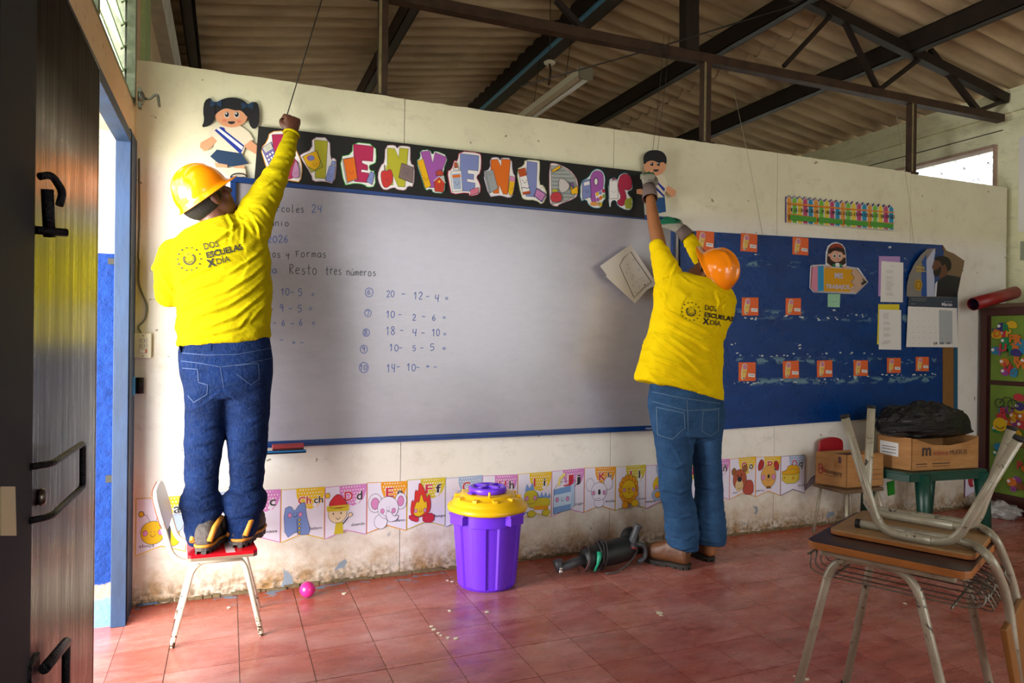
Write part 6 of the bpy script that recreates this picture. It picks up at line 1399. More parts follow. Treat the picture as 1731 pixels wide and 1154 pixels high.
# ================================================================== THE TWO WORKERS
def sub_sections(S, k=3):
    """Catmull-Rom through (centre, axis_a, axis_b) sections"""
    out = []
    for i in range(len(S)-1):
        p0, p1, p2, p3 = S[max(i-1, 0)], S[i], S[i+1], S[min(i+2, len(S)-1)]
        for q in range(k):
            t = q/k
            out.append(tuple(0.5*((2*p1[j])+(p2[j]-p0[j])*t+(2*p0[j]-5*p1[j]+4*p2[j]-p3[j])*t*t+(3*p1[j]-p0[j]-3*p2[j]+p3[j])*t**3) for j in range(3)))
    out.append(S[-1]); return out
def loft(mb, S, n=28, e=0.85, k=3):
    S = sub_sections(S, k); N = len(S); vs = []
    for c, a, b in S:
        for i in range(n):
            t = 2*PI*i/n; ct, st = math.cos(t), math.sin(t)
            vs.append(c+a*(abs(ct)**e*(1 if ct > 0 else -1))+b*(abs(st)**e*(1 if st > 0 else -1)))
    fs = [(i*n+j, i*n+(j+1) % n, (i+1)*n+(j+1) % n, (i+1)*n+j) for i in range(N-1) for j in range(n)]
    fs += [[j for j in range(n)][::-1], [(N-1)*n+j for j in range(n)]]
    mb.add(vs, fs)
def limb(mb, pts, n=16, k=3):
    """pts: (Vector, radius) tapering round limb with closed rounded ends"""
    P = [Vector(p) for p, r in pts]; S = []
    prev = None
    for i, (p, r) in enumerate(pts):
        t = (P[min(i+1, len(P)-1)]-P[max(i-1, 0)]).normalized()
        a = t.orthogonal().normalized() if prev is None else (prev[0].rotation_difference(t) @ prev[1])
        a = (a-t*a.dot(t)).normalized(); prev = (t, a); b = t.cross(a); S.append((P[i], a*r, b*r))
    # round the ends
    t0 = (P[0]-P[1]).normalized(); t1 = (P[-1]-P[-2]).normalized(); r0, r1 = pts[0][1], pts[-1][1]
    S = [(P[0]+t0*r0*0.85, S[0][1]*0.35, S[0][2]*0.35), (P[0]+t0*r0*0.55, S[0][1]*0.8, S[0][2]*0.8)]+S+[(P[-1]+t1*r1*0.55, S[-1][1]*0.8, S[-1][2]*0.8), (P[-1]+t1*r1*0.85, S[-1][1]*0.35, S[-1][2]*0.35)]
    loft(mb, S, n, 1.0, k)
def ellipsoid(mb, c, a, b, d, n=20, m=12):
    vs = []; c = Vector(c)
    for i in range(m+1):
        ph = PI*i/m
        for j in range(n):
            th = 2*PI*j/n; vs.append(c+a*(math.sin(ph)*math.cos(th))+b*(math.sin(ph)*math.sin(th))+d*math.cos(ph))
    mb.add(vs, [(i*n+j, i*n+(j+1) % n, (i+1)*n+(j+1) % n, (i+1)*n+j) for i in range(m) for j in range(n)])
def remesh(mb, voxel, smooth=6, factor=0.6):
    o = mb.build('tmp_shape')
    me = o.data; bm = bmesh.new(); bm.from_mesh(me); bmesh.ops.remove_doubles(bm, verts=bm.verts, dist=1e-5); bmesh.ops.recalc_face_normals(bm, faces=bm.faces); bm.to_mesh(me); bm.free()
    r = o.modifiers.new('r', 'REMESH'); r.mode = 'VOXEL'; r.voxel_size = voxel
    s = o.modifiers.new('s', 'SMOOTH'); s.iterations = smooth; s.factor = factor
    dg = bpy.context.evaluated_depsgraph_get(); dg.update()
    out = bpy.data.meshes.new_from_object(o.evaluated_get(dg)); bpy.data.objects.remove(o)
    return out
def displace(me, fn):
    co = [(v.co.copy(), v.normal.copy()) for v in me.vertices]
    for v, (c, n) in zip(me.vertices, co):
        v.co = c + n*fn(c, n)
    me.update()
def creases(me, ox, oy, sc, lines, amp=0.0075, w=2.6):
    """raise cloth creases along lines read off the photograph, on the side of the garment turned to the viewer"""
    import numpy as np
    N = len(me.vertices); co = np.empty(N*3); me.vertices.foreach_get('co', co); co = co.reshape(-1, 3)
    nr = np.empty(N*3); me.vertices.foreach_get('normal', nr); nr = nr.reshape(-1, 3)
    c = co-np.array(CAM); k = c@np.array(FWD); X = IW/2+F_PX*(c@np.array(RGT))/k; Y = IH/2-F_PX*(c@np.array(UPV))/k
    front = (nr*c).sum(1) < 0; H = np.zeros(N)
    for ln in lines:
        P = np.array([(ox+x/sc, oy+y/sc) for x, y in ln])
        idx = np.where(front & (X > P[:, 0].min()-9) & (X < P[:, 0].max()+9) & (Y > P[:, 1].min()-9) & (Y < P[:, 1].max()+9))[0]
        if not len(idx): continue
        best = np.full(len(idx), 1e9); sg = np.zeros(len(idx)); tt = np.zeros(len(idx)); q = np.stack([X[idx], Y[idx]], 1)
        for i in range(len(P)-1):
            d = P[i+1]-P[i]; t = np.clip(((q-P[i])@d)/(d@d), 0, 1); e = q-(P[i]+t[:, None]*d); L = np.hypot(e[:, 0], e[:, 1]); m = L < best
            best[m] = L[m]; sg[m] = (d[0]*e[:, 1]-d[1]*e[:, 0])[m]; tt[m] = ((i+t)/(len(P)-1))[m]
        s_ = np.where(sg > 0, best, -best); f = np.minimum(1, 4*tt*(1-tt)+0.25)
        H[idx] += f*(np.exp(-(s_/w)**2)-0.8*np.exp(-((s_-w*1.5)/w)**2))
    co += nr*(amp*H)[:, None]; me.vertices.foreach_set('co', co.ravel()); me.update()
def as_obj(me, name, mt, parent):
    me.name = name; me.materials.clear()
    for x in (mt if isinstance(mt, list) else [mt]): me.materials.append(x)
    me.polygons.foreach_set('use_smooth', [True]*len(me.polygons))
    o = bpy.data.objects.new(name, me); COL.objects.link(o); o.parent = parent
    if parent is not None: o.matrix_parent_inverse = parent.matrix_world.inverted()
    return o
def sec(xl, yl, xr, yr, y, depth, yo=0.0):
    """garment section from its left and right outline in the photograph at depth y"""
    L_, R_ = on_y(xl, yl, y), on_y(xr, yr, y); c = (L_+R_)/2; a = (R_-L_)/2
    up = a.cross(Vector((0, 1, 0))); b = Vector((0, 1, 0))*depth
    return (c+Vector((0, yo, 0)), a, b)
def hand(mb, w, d, n_, th, L=0.18, curl=0.5, spread=0.12, fr=0.0088, thumb_curl=0.5, tips=None):
    """w wrist, d towards the knuckles, n_ palm normal (fingers curl that way), th side of the thumb"""
    d = d.normalized(); n_ = (n_-d*n_.dot(d)).normalized(); th = (th-d*th.dot(d)-n_*th.dot(n_)).normalized()
    pl = L*0.5
    loft(mb, [(w-d*0.01, th*0.026, n_*0.019), (w+d*pl*0.35, th*0.034, n_*0.017), (w+d*pl*0.8, th*0.041, n_*0.0145), (w+d*pl*1.02, th*0.038, n_*0.012)], 16, 0.85, 2)
    k = 0
    for off, ln, c_ in ((0.75, 0.86, 1.0), (0.25, 0.97, 0.95), (-0.25, 0.9, 1.0), (-0.72, 0.72, 1.1)):
        p = w+d*pl*0.9+th*0.04*off; fd = (d+th*spread*off).normalized(); ang = 0.0; pts = [(p-fd*0.015, fr*1.05), (p, fr*1.1)]
        for sgl, cu in ((0.46, 0.9), (0.30, 1.15), (0.24, 0.7)):
            ang += curl*c_*cu; v = fd*math.cos(ang)+n_*math.sin(ang); p = p+v*(L*0.5*ln*sgl); pts.append((p, fr*(0.98-0.08*len(pts)/2)))
        limb(mb, pts, 10, 2)
        if tips is not None: tips.append(p)
    b = w+d*pl*0.22+th*0.026+n_*0.006; a1 = (d*0.62+th*0.72+n_*0.25).normalized()
    p1 = b+a1*L*0.17; a2 = (d*0.85+th*(0.42-0.5*thumb_curl)+n_*(0.3+0.5*thumb_curl)).normalized(); p2 = p1+a2*L*0.16; a3 = (d*0.8-th*0.3*thumb_curl+n_*0.6*thumb_curl).normalized(); p3 = p2+a3*L*0.12
    limb(mb, [(b-a1*0.012, fr*1.45), (b+a1*0.01, fr*1.4), (p1, fr*1.2), (p2, fr*1.1), (p3, fr*0.9)], 10, 2)
def head(mb, c, u, f, s=1.0):
    """c centre of the skull, u up, f facing; all in world space"""
    u = u.normalized(); f = (f-u*f.dot(u)).normalized(); r = f.cross(u)
    ellipsoid(mb, c+u*0.02*s-f*0.012*s, r*0.076*s, f*0.096*s, u*0.1*s)
    ellipsoid(mb, c-u*0.045*s+f*0.022*s, r*0.06*s, f*0.075*s, u*0.08*s)
    limb(mb, [(c+f*0.09*s+u*0.012*s, 0.009*s), (c+f*0.104*s-u*0.008*s, 0.011*s), (c+f*0.112*s-u*0.024*s, 0.0145*s)], 10, 2)     # nose
    for sd in (-1, 1):
        ellipsoid(mb, c+r*0.077*sd*s-f*0.004*s-u*0.012*s, r*0.009*s, f*0.019*s-r*0.006*sd*s, u*0.033*s, 14, 8)              # ear
        ellipsoid(mb, c+r*0.03*sd*s+f*0.082*s+u*0.008*s, r*0.014*s, f*0.01*s, u*0.009*s, 10, 6)                            # eye
        ellipsoid(mb, c+r*0.032*sd*s+f*0.08*s+u*0.028*s, r*0.022*s, f*0.012*s, u*0.007*s, 10, 6)                           # brow
        ellipsoid(mb, c+r*0.036*sd*s+f*0.062*s-u*0.03*s, r*0.026*s, f*0.026*s, u*0.026*s, 10, 6)                           # cheek
    ellipsoid(mb, c+f*0.09*s-u*0.052*s, r*0.025*s, f*0.01*s, u*0.006*s, 12, 6); ellipsoid(mb, c+f*0.088*s-u*0.063*s, r*0.02*s, f*0.011*s, u*0.007*s, 12, 6)
    ellipsoid(mb, c+f*0.074*s-u*0.093*s, r*0.026*s, f*0.022*s, u*0.018*s, 12, 6)
    return u, f, r
HELM = mat('helmet_orange', '#f28406', 0.16, spec=0.6, coat=0.6)
def helmet(parent, c, u, f, sc=1.0):
    u = u.normalized(); f = (f-u*f.dot(u)).normalized(); r = f.cross(u); n, m = 96, 26; vs = []
    def dome(th, ph, off=0.0):
        sx, sy = math.cos(th), math.sin(th)
        x, y, z = math.sin(ph)*sy*0.118, math.sin(ph)*sx*0.142, math.cos(ph)*0.135
        nrm = Vector((x/0.118**2, y/0.142**2, z/0.135**2)).normalized()
        top = max(0.0, z/0.135)
        h = 0.009*math.exp(-(x/0.017)**4)*min(1, max(0, (0.13-abs(y-0.0))/0.03))*min(1, top*2.4)
        for sd in (-1, 1):
            cx = sd*(0.05+0.012*top); h += 0.0065*math.exp(-((x-cx)/0.011)**4)*min(1, max(0, (0.085-abs(y))/0.03))*min(1, top*2.0)
        x, y, z = (Vector((x, y, z))+nrm*(h+off))
        return c+(r*x+f*y+u*z)*sc
    for i in range(m+1):
        ph = PI/2*1.0*i/m
        for k in range(n): vs.append(dome(2*PI*k/n, ph))
    # skirt and brim: bead then flange, peak at the front
    for (dr, dz) in ((0.001, -0.012), (0.006, -0.015), (0.0065, -0.021), (1.0, -0.026), (1.02, -0.030), (0.0, -0.027)):
        for k in range(n):
            th = 2*PI*k/n; sx, sy = math.cos(th), math.sin(th); pk = max(0, sx)**2.2
            if dr >= 1.0: e = 0.017+0.040*pk*(1.04-0.04*abs(sy))+(dr-1.0)*0.02; zz = dz-0.006*pk
            else: e = dr; zz = dz
            vs.append(c+(r*(sy*(0.118+e))+f*(sx*(0.142+e))+u*zz)*sc)
    rows = m+1+6
    mb = MB(); mb.add(vs, [(i*n+k, i*n+(k+1) % n, (i+1)*n+(k+1) % n, (i+1)*n+k) for i in range(rows-1) for k in range(n)], HELM, True)
    # inner shell
    o = mb.build('helmet', parent=parent); s = o.modifiers.new('solid', 'SOLIDIFY'); s.thickness = 0.0025; s.offset = -1
    st = MB(); 
    for (a0, z0) in ((0.0, -0.03),):
        st.tube([c+(r*(math.sin(t)*0.104)+f*(math.cos(t)*0.122)+u*z0)*sc for t in [2*PI*k/36 for k in range(36)]], 0.006, n=6, closed=True)
    st.build('helmet_band', mat('helmet_band', '#2a2418', 0.6), parent)
    return u, f, r
def folds(dirs, amp, seed=0.0, freq=9.0):
    """creases running along dirs(c) -> unit vector"""
    def fn(c, n):
        d = dirs(c); a = c.dot(d)
        q = c-d*a; s = Vector((q.x*freq+seed, q.y*freq, q.z*freq))+d*(a*freq*0.22)
        v = noise.noise(s); w_ = 1-abs(v)*2.4; s2 = s*2.1+Vector((5.1, 0, 0)); v2 = 1-abs(noise.noise(s2))*2.2
        return amp*(max(w_, -0.2)*0.7+v2*0.3)
    return fn
def refine(vs, fs, mx):
    bm = bmesh.new(); B = [bm.verts.new((x, y, 0)) for x, y in vs]
    for f in fs:
        try: bm.faces.new([B[i] for i in f])
        except ValueError: pass
    bmesh.ops.triangulate(bm, faces=bm.faces)
    for _ in range(4):
        E = [e for e in bm.edges if e.calc_length() > mx]
        if not E: break
        bmesh.ops.subdivide_edges(bm, edges=E, cuts=1); bmesh.ops.triangulate(bm, faces=[f for f in bm.faces if len(f.verts) > 3])
    bm.verts.index_update(); out = [(v.co.x, v.co.y) for v in bm.verts], [[v.index for v in f.verts] for f in bm.faces]; bm.free(); return out
class Decal(Art):
    """print that lies on a garment: every point is found on the cloth itself"""
    def __init__(s, obj, off=0.0036):
        s.bv = BVHTree.FromPolygons([obj.matrix_world @ v.co for v in obj.data.vertices], [p.vertices[:] for p in obj.data.polygons]); s.off = off
        s.last = None; Art.__init__(s, s.hit, (0, 0, 0), 0.0)
    def hit(s, u, v):
        d = ray(u, v).normalized(); h = s.bv.ray_cast(CAM, d)
        if not h[0]:          # past the outline of the garment: slide back onto its edge
            for k in range(1, 14):
                d2 = ray(u-k*1.0, v).normalized(); h = s.bv.ray_cast(CAM, d2)
                if h[0]: d = d2; break
        if not h[0]: return s.last if s.last is not None else CAM+ray(u, v).normalized()*3.1
        s.last = h[0]+h[1]*(s.off+0.0003*min(s.k, 3))*(1 if h[1].dot(d) < 0 else -1)
        return s.last
    def sline(s, pts, wd, mt, closed=False):
        P = []; Q = pts+[pts[0]] if closed else pts
        for a, b in zip(Q[:-1], Q[1:]):
            L_ = math.hypot(b[0]-a[0], b[1]-a[1]); m = max(1, int(L_/4))
            P += [(a[0]+(b[0]-a[0])*i/m, a[1]+(b[1]-a[1])*i/m) for i in range(m)]
        if not closed: P.append(Q[-1])
        return s.line(P, wd, mt, closed)
PRT = mat('shirt_print', '#12110a', 0.8)
def shirt_print(o, ox, oy, ex, ey, parent, curve=0.0):
    """logo of a ring of dots round a wreath, then three lines of text; ex, ey in pixels per unit"""
    d = Decal(o); ex, ey = Vector(ex), Vector(ey)
    base = d.fn
    d.fn = lambda u, v: base(ox+ex.x*u+ey.x*v, oy+ex.y*u+ey.y*v)
    for i in range(14):
        a = 2*PI*i/14+0.2; d.ell(math.cos(a)*.5, math.sin(a)*.5, .04, .04, PRT, 8)
    for i in range(17):
        a = PI*1.5+(i-8)*0.27; r_ = .245
        d.k = 1; d.ell(math.cos(a)*r_, math.sin(a)*r_, .03, .058, PRT, 8, a)
        if i % 2 == 0: d.ell(math.cos(a)*(r_-.06), math.sin(a)*(r_-.06), .018, .04, PRT, 7, a+.5)
    d.line([(-.12, -.06), (0, .17), (.12, -.06)], .025, PRT, True); d.line([(-.1, -.12), (.1, -.12)], .03, PRT); d.line([(0, .17), (0, .3)], .02, PRT)
    for i in range(5): d.line([((i-2)*.055, .2), ((i-2)*.07, .27)], .018, PRT)
    d.build('emblem_print', parent)
    d = Decal(o); d.fn = lambda u, v: base(ox+ex.x*u+ey.x*v, oy+ex.y*u+ey.y*v)
    def tx(t, u, v, h, wd, bold):
        vs, fs, w0 = text_mesh(t, bold); k = wd/w0; vs, fs = refine(vs, fs, 0.16)
        d.mb.add([d.P(u+x*k, v+y*h) for x, y in vs], fs, PRT)
    tx('DOS', .72, .22, .42, .66, 0.006); tx('ESCUELAS', .74, -.16, .36, 1.62, .03); tx('X', .72, -.56, .46, .34, .05); tx('DÍA', 1.08, -.54, .38, .62, 0.006)
    d.build('text_print', parent)
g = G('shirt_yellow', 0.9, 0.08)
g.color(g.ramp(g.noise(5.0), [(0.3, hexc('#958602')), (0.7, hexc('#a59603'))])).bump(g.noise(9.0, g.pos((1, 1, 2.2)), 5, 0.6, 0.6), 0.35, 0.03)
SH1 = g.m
g = G('shirt_deep_yellow', 0.9, 0.08)
g.color(g.ramp(g.noise(5.0), [(0.3, hexc('#d6b503')), (0.7, hexc('#e2c208'))])).bump(g.noise(9.0, g.pos((1, 1, 2.2)), 5, 0.6, 0.6), 0.35, 0.03)
SH2 = g.m
def denim(name, a, b):
    g = G(name, 0.9, 0.08)
    n_ = g.noise(4.0, detail=6, rough=0.7); base = g.ramp(n_, [(0.3, hexc(a)), (0.72, hexc(b))])
    base = g.mix(g.ramp(g.noise(260.0, g.pos((1, 1, 0.15)), 2), [(0.4, 0.0), (0.7, 0.04)]), base, hexc('#8a98b4'))
    g.color(base).bump(g.noise(13.0, g.pos((1, 1, 2.6)), 5, 0.65, 0.8), 0.5, 0.03); return g.m
JN1, JN2 = denim('jeans_dark', '#05112c', '#0d2450'), denim('jeans_faded', '#1c3654', '#33557a')
STI1, STI2 = mat('stitch_dark', '#26375c', 0.8), mat('stitch_pale', '#4a647c', 0.8)
BOOTD = mat('boot_grey', '#453c38', 0.8, noise_amt=0.5, noise_scale=30, bump=0.6, bump_scale=60); BOOTY = mat('boot_tan', '#c07a1c', 0.6, noise_amt=0.3); BROWNL = mat('brown_leather', '#6e4226', 0.5, noise_amt=0.45, noise_scale=14, bump=0.3, bump_scale=40); SOLE = mat('boot_sole', '#2c2620', 0.8, noise_amt=0.4)
def boot(parent, heel, dirv, z0, up_m, sole_m, L=0.28, trim=None, hh=0.13, nm='boot', kk=1.0):
    d = Vector((dirv[0], dirv[1], 0)).normalized(); s_ = Vector((-d.y, d.x, 0)); h = Vector((heel[0], heel[1], z0))
    def secn(t, w, hgt, zb): return (h+d*(L*t)+Vector((0, 0, zb+hgt*kk/2)), s_*w*kk, Vector((0, 0, hgt*kk/2)))
    mb = MB(); loft(mb, [secn(0.01, .022, .05, .03), secn(.06, .034, .085, .022), secn(.22, .036, .12, .022), secn(.42, .038, .105, .022), secn(.62, .046, .088, .02), secn(.82, .046, .074, .02), secn(.95, .034, .056, .02), secn(1.0, .012, .03, .025)], 24, 0.8)
    limb(mb, [(h+d*0.08+Vector((0, 0, 0.06)), .04), (h+d*0.085+Vector((0, 0, hh)), .043), (h+d*0.085+Vector((0, 0, hh+0.02)), .042)])
    me = remesh(mb, 0.006, 4); b = as_obj(me, nm, up_m, parent)
    # lugged sole
    mb = MB(); N = 30; out = []
    for k in range(N):
        t = 2*PI*k/N; x = 0.5-0.52*math.cos(t); w = kk*(.043+.009*(x > .5))*abs(math.sin(t))**0.55*(1 if math.sin(t) > 0 else -1)*(0.8+0.2*min(1, abs(x-.35)*4))
        out.append(h+d*(L*x)+s_*w)
    mb.prism([p+Vector((0, 0, 0.026)) for p in out], (0, 0, -0.014))
    for k in range(N):
        if k % 2: 
            p, q = out[k], out[(k+1) % N]; c = (p+q)/2; ins = (h+d*L*0.5-c)*0.18
            mb.prism([p+Vector((0, 0, .013)), q+Vector((0, 0, .013)), q+ins+Vector((0, 0, .013)), p+ins+Vector((0, 0, .013))], (0, 0, -0.0125))
    mb.prism([p*0.86+(h+d*L*0.5)*0.14+Vector((0, 0, 0.013)) if False else (p+(h+d*L*.5-p)*0.15+Vector((0, 0, 0.013))) for p in out], (0, 0, -0.009))
    mb.build('sole', sole_m, b)
    if trim:
        mb = MB(); mb.tube([p+(h+d*L*.5-p)*0.02+Vector((0, 0, 0.031)) for p in out], 0.0065, n=8, closed=True)
        mb.tube([h+d*0.0+s_*-.03+Vector((0, 0, .05)), h+d*.02+s_*-.043+Vector((0, 0, .1)), h+d*.09+s_*-.05+Vector((0, 0, .125))], 0.011, n=8)
        mb.tube([h+d*.02+s_*.043+Vector((0, 0, .045)), h+d*.07+s_*.052+Vector((0, 0, .09)), h+d*.12+s_*.05+Vector((0, 0, .125))], 0.011, n=8)
        mb.build('trim', trim, b)
        ellm = MB(); ellipsoid(ellm, h+d*.14+s_*-.05+Vector((0, 0, .09)), d*.03, s_*.014, Vector((0, 0, .03))); ellm.build('ankle_pad', up_m, b, smooth=True)
    return b

# ---------------------------------------------------------------- worker on the chair
Y1 = -0.325
h1 = on_z(340, 941, SZ+0.0); h2 = on_z(402, 930, SZ+0.0)
w1 = empty('person', (h1+h2)/2, 'person in yellow shirt and dark jeans standing on the small red chair, one arm raised', 'person', 'workers in yellow shirts')
K1 = FWD
U1 = (-RGT*0.50+UPV*0.74-FWD*0.42).normalized(); F1 = (RGT*0.55+UPV*0.42+FWD*0.62); F1 = (F1-U1*F1.dot(U1)).normalized()
hc1 = on_y(349, 337, Y1+0.05)
# shirt
mb = MB(); YT = Y1+.055; T = [sec(299, 583, 455, 571, Y1+.01, .125), sec(300, 560, 455, 548, Y1+.015, .135), sec(297, 530, 456, 524, Y1+.03, .14), sec(297, 500, 457, 490, Y1+.04, .14), sec(288, 465, 456, 455, YT, .135), sec(279, 440, 453, 425, YT, .125), sec(284, 418, 446, 402, YT, .11), sec(303, 397, 428, 381, YT, .09), sec(327, 382, 404, 366, YT, .07), sec(337, 377, 396, 362, YT, .055)]
loft(mb, T, 36, 0.88)
A1 = [(on_y(408, 412, YT), .085), (on_y(424, 385, YT), .082), (on_y(437, 352, YT+.01), .076), (on_y(452, 325, YT+.03), .066), (on_y(466, 298, Y1+.11), .053), (on_y(477, 275, Y1+.14), .045), (on_y(486, 250, Y1+.165), .037), (on_y(491, 232, Y1+.185), .033)]
limb(mb, A1, 20)
L1 = [(on_y(300, 430, YT), .07), (on_y(288, 452, YT), .064), (on_y(284, 478, YT), .056), (on_y(284, 500, YT), .05)]
limb(mb, L1, 18)
LF = [(on_y(284, 500, YT), .049), (on_y(297, 497, YT+.03), .044), (on_y(318, 478, Y1+.1), .036), (on_y(330, 465, Y1+.13), .034)]
limb(mb, LF, 16)
me = remesh(mb, 0.0068, 9)
shc, elb, wri = A1[1][0], A1[3][0], A1[-1][0]; adir = (wri-shc).normalized()
eL = L1[-1][0]
def dirs1(c):
    t = (c-shc).dot(adir)
    if t > 0.02: 
        v = Vector((0.4, -0.8, 0.2)).cross(adir).normalized(); return v
    return Vector((0.9, 0.1, 0.36 if c.z < shc.z-0.12 else 0.75)).normalized()
f1_ = folds(dirs1, 0.0115, 1.7, 12.0)
hemz = on_y(380, 577, Y1).z
prc1 = on_y(355, 438, YT-.12)
def dsp1(c, n):
    t = (c-shc).dot(adir)
    if t > 0.08:
        s = noise.noise(Vector((t*26, c.x*3, c.y*3)))*0.0065; s += 0.004*math.exp(-((t-(elb-shc).dot(adir)-0.02)/0.02)**2); return s
    if (c-eL).length < 0.12: return noise.noise(Vector((c.z*40, c.x*4, c.y*4)))*0.005
    return f1_(c, n)*min(1.0, max(0.25, (shc.z+0.03-c.z)/0.06))*(0.45 if (c-prc1).length < 0.14 else 1.0)
displace(me, dsp1)
creases(me, 240, 250, 3.297, [[(190, 760), (290, 700), (420, 660)], [(205, 905), (330, 850), (470, 800), (600, 720), (690, 640)], [(200, 965), (330, 930), (480, 880), (600, 800), (705, 710)], [(210, 1015), (350, 1005), (520, 940), (640, 840), (705, 780)], [(250, 1065), (420, 1030), (540, 1000), (600, 930)],
  [(470, 360), (505, 430), (495, 530)], [(520, 350), (565, 440), (560, 540)], [(580, 335), (640, 420), (655, 500)], [(95, 690), (150, 780), (195, 835)], [(75, 760), (130, 850), (190, 865)], [(210, 830), (330, 770), (440, 740)], [(480, 700), (580, 640), (680, 560)], [(400, 520), (480, 470), (530, 420)], [(600, 970), (660, 900), (705, 860)]], 0.0085, 2.6)
creases(me, 200, 150, 3.847, [[(930, 640), (1010, 600), (1075, 650)], [(890, 700), (980, 690), (1050, 765)], [(840, 750), (930, 760), (1005, 850)], [(790, 790), (880, 815), (965, 910)], [(1045, 425), (1110, 405), (1165, 445)], [(1000, 540), (1080, 540), (1135, 590)], [(740, 830), (820, 860), (900, 960)], [(1030, 470), (1090, 465), (1150, 510)], [(1070, 330), (1120, 325), (1165, 345)]], 0.006, 2.2)
shirt1 = as_obj(me, 'shirt', SH1, w1)
# cuff ring at the raised wrist, hem line
ax = (A1[-1][0]-A1[-2][0]).normalized(); o1_ = ax.orthogonal().normalized(); o2_ = ax.cross(o1_)
MB().tube([A1[-1][0]+ax*.018+o1_*.033*math.cos(t)+o2_*.033*math.sin(t) for t in [2*PI*k/24 for k in range(24)]], 0.006, n=8, closed=True).build('cuff', SH1, shirt1)
# jeans
mb = MB(); yj = Y1
loft(mb, [sec(303, 578, 455, 568, yj, .105), sec(301, 600, 459, 592, yj, .118), sec(303, 625, 461, 620, yj, .13), sec(308, 650, 459, 648, yj, .125), sec(312, 672, 455, 670, yj, .11)], 32, 0.85)
loft(mb, [sec(309, 650, 392, 650, yj, .105), sec(312, 690, 383, 690, yj-.005, .1), sec(313, 750, 377, 750, yj-.01, .084), sec(314, 800, 369, 800, yj-.02, .074), sec(313, 826, 368, 826, yj-.035, .07), sec(306, 845, 374, 845, yj-.05, .082), sec(305, 858, 375, 858, yj-.055, .08), sec(312, 874, 368, 874, yj-.06, .066), sec(314, 900, 364, 897, yj-.065, .066), sec(320, 920, 357, 914, yj-.065, .062)], 28, 0.92)
loft(mb, [sec(368, 650, 459, 650, yj, .105), sec(378, 690, 455, 690, yj-.005, .1), sec(384, 750, 451, 750, yj-.01, .088), sec(388, 800, 445, 800, yj-.01, .076), sec(389, 824, 443, 824, yj-.025, .07), sec(377, 840, 449, 838, yj-.04, .082), sec(378, 856, 448, 852, yj-.045, .08), sec(384, 872, 440, 868, yj-.05, .066), sec(385, 895, 435, 888, yj-.055, .066), sec(388, 911, 428, 903, yj-.055, .06)], 28, 0.92)
me = remesh(mb, 0.0072, 5)
fj = folds(lambda c: Vector((0.95, 0.1, 0.25)).normalized(), 0.0085, 3.3, 9.0)
def dspj1(c, n):
    k = 0.35+0.65*min(1, max(0, (1.05-c.z)/0.3)); r_ = noise.noise(Vector((c.z*34, c.x*5, c.y*5)))*0.006*min(1, max(0, (0.72-c.z)/0.15)); return fj(c, n)*k+r_
displace(me, dspj1)
creases(me, 240, 560, 2.0615, [[(150, 380), (200, 397), (262, 380)], [(150, 430), (220, 447), (262, 430)], [(152, 330), (220, 340), (280, 320)], [(300, 370), (360, 387), (425, 370)], [(305, 440), (370, 457), (418, 440)], [(300, 310), (370, 322), (430, 300)], [(148, 555), (200, 580), (258, 560)], [(142, 600), (200, 628), (266, 605)], [(292, 540), (350, 560), (412, 535)], [(286, 590), (350, 615), (412, 590)], [(160, 655), (230, 672)], [(298, 650), (385, 640)], [(285, 200), (340, 250), (380, 260)], [(270, 210), (200, 265), (160, 275)], [(155, 500), (215, 512), (262, 495)], [(300, 490), (360, 505), (418, 490)]], 0.0055, 2.4)
jeans1 = as_obj(me, 'jeans', JN1, w1)
d = Decal(jeans1, 0.0015)
d.sline([(303, 596), (350, 600), (400, 599), (459, 588)], 1.2, STI1); d.sline([(307, 610), (340, 614), (372, 620), (378, 655)], 1.2, STI1); d.sline([(459, 605), (420, 614), (374, 620)], 1.2, STI1)
d.sline([(309, 622), (334, 624), (336, 646), (351, 650), (350, 666), (328, 680), (318, 668)], 1.3, STI1); d.sline([(398, 618), (436, 614), (438, 640), (424, 650), (400, 632)], 1.3, STI1); d.build('stitching', jeans1)
for px, py in ((355, 584), (438, 577), (305, 588)):
    dd = Decal(jeans1, 0.003); dd.poly([(px-2.5, py-4), (px+2.5, py-4), (px+2.5, py+9), (px-2.5, py+9)], JN1); dd.build('belt_loop', jeans1)
# body (one continuous skin under the clothes)
SK1 = mat('skin_dark', '#5a3220', 0.5, noise_amt=0.15, noise_scale=20, bump=0.15, bump_scale=120)
SK2 = mat('skin_brown', '#96603a', 0.5, noise_amt=0.15, noise_scale=20, bump=0.2, bump_scale=90)
HAIR = mat('hair_dark', '#15100d', 0.8, bump=0.5, bump_scale=200)
def shrink(S, k): return [(c, a*k, b*k) for c, a, b in S]
mb = MB(); head(mb, hc1, U1, F1, 1.0)
nk0, nk1 = on_y(364, 385, Y1+.055), hc1-U1*0.06-F1*0.02
limb(mb, [(nk0-Vector((0, 0, .03)), .06), (nk0, .058), (nk0.lerp(nk1, .5), .056), (nk1, .058)])
loft(mb, shrink(T[:-1], .8), 24, .9)
limb(mb, [(p, r*.72) for p, r in A1[:-1]]+[(A1[-1][0], .025), (A1[-1][0]+ax*.02, .024)])
limb(mb, [(p, r*.72) for p, r in L1]); limb(mb, [(p, r*.72) for p, r in LF])
hd1 = (RGT*0.02+UPV*1.0+FWD*0.12).normalized(); hand(mb, A1[-1][0]+ax*.028, hd1, (-RGT*0.62+FWD*0.75), (-RGT*0.8-FWD*0.5), 0.15, 1.15, 0.05, 0.0098, 1.0)
lfd = (LF[-1][0]-LF[-2][0]).normalized(); hand(mb, LF[-1][0]-lfd*.01, lfd, Vector((0, 1, -.2)), Vector((1, 0, 0)), 0.14, 0.5)
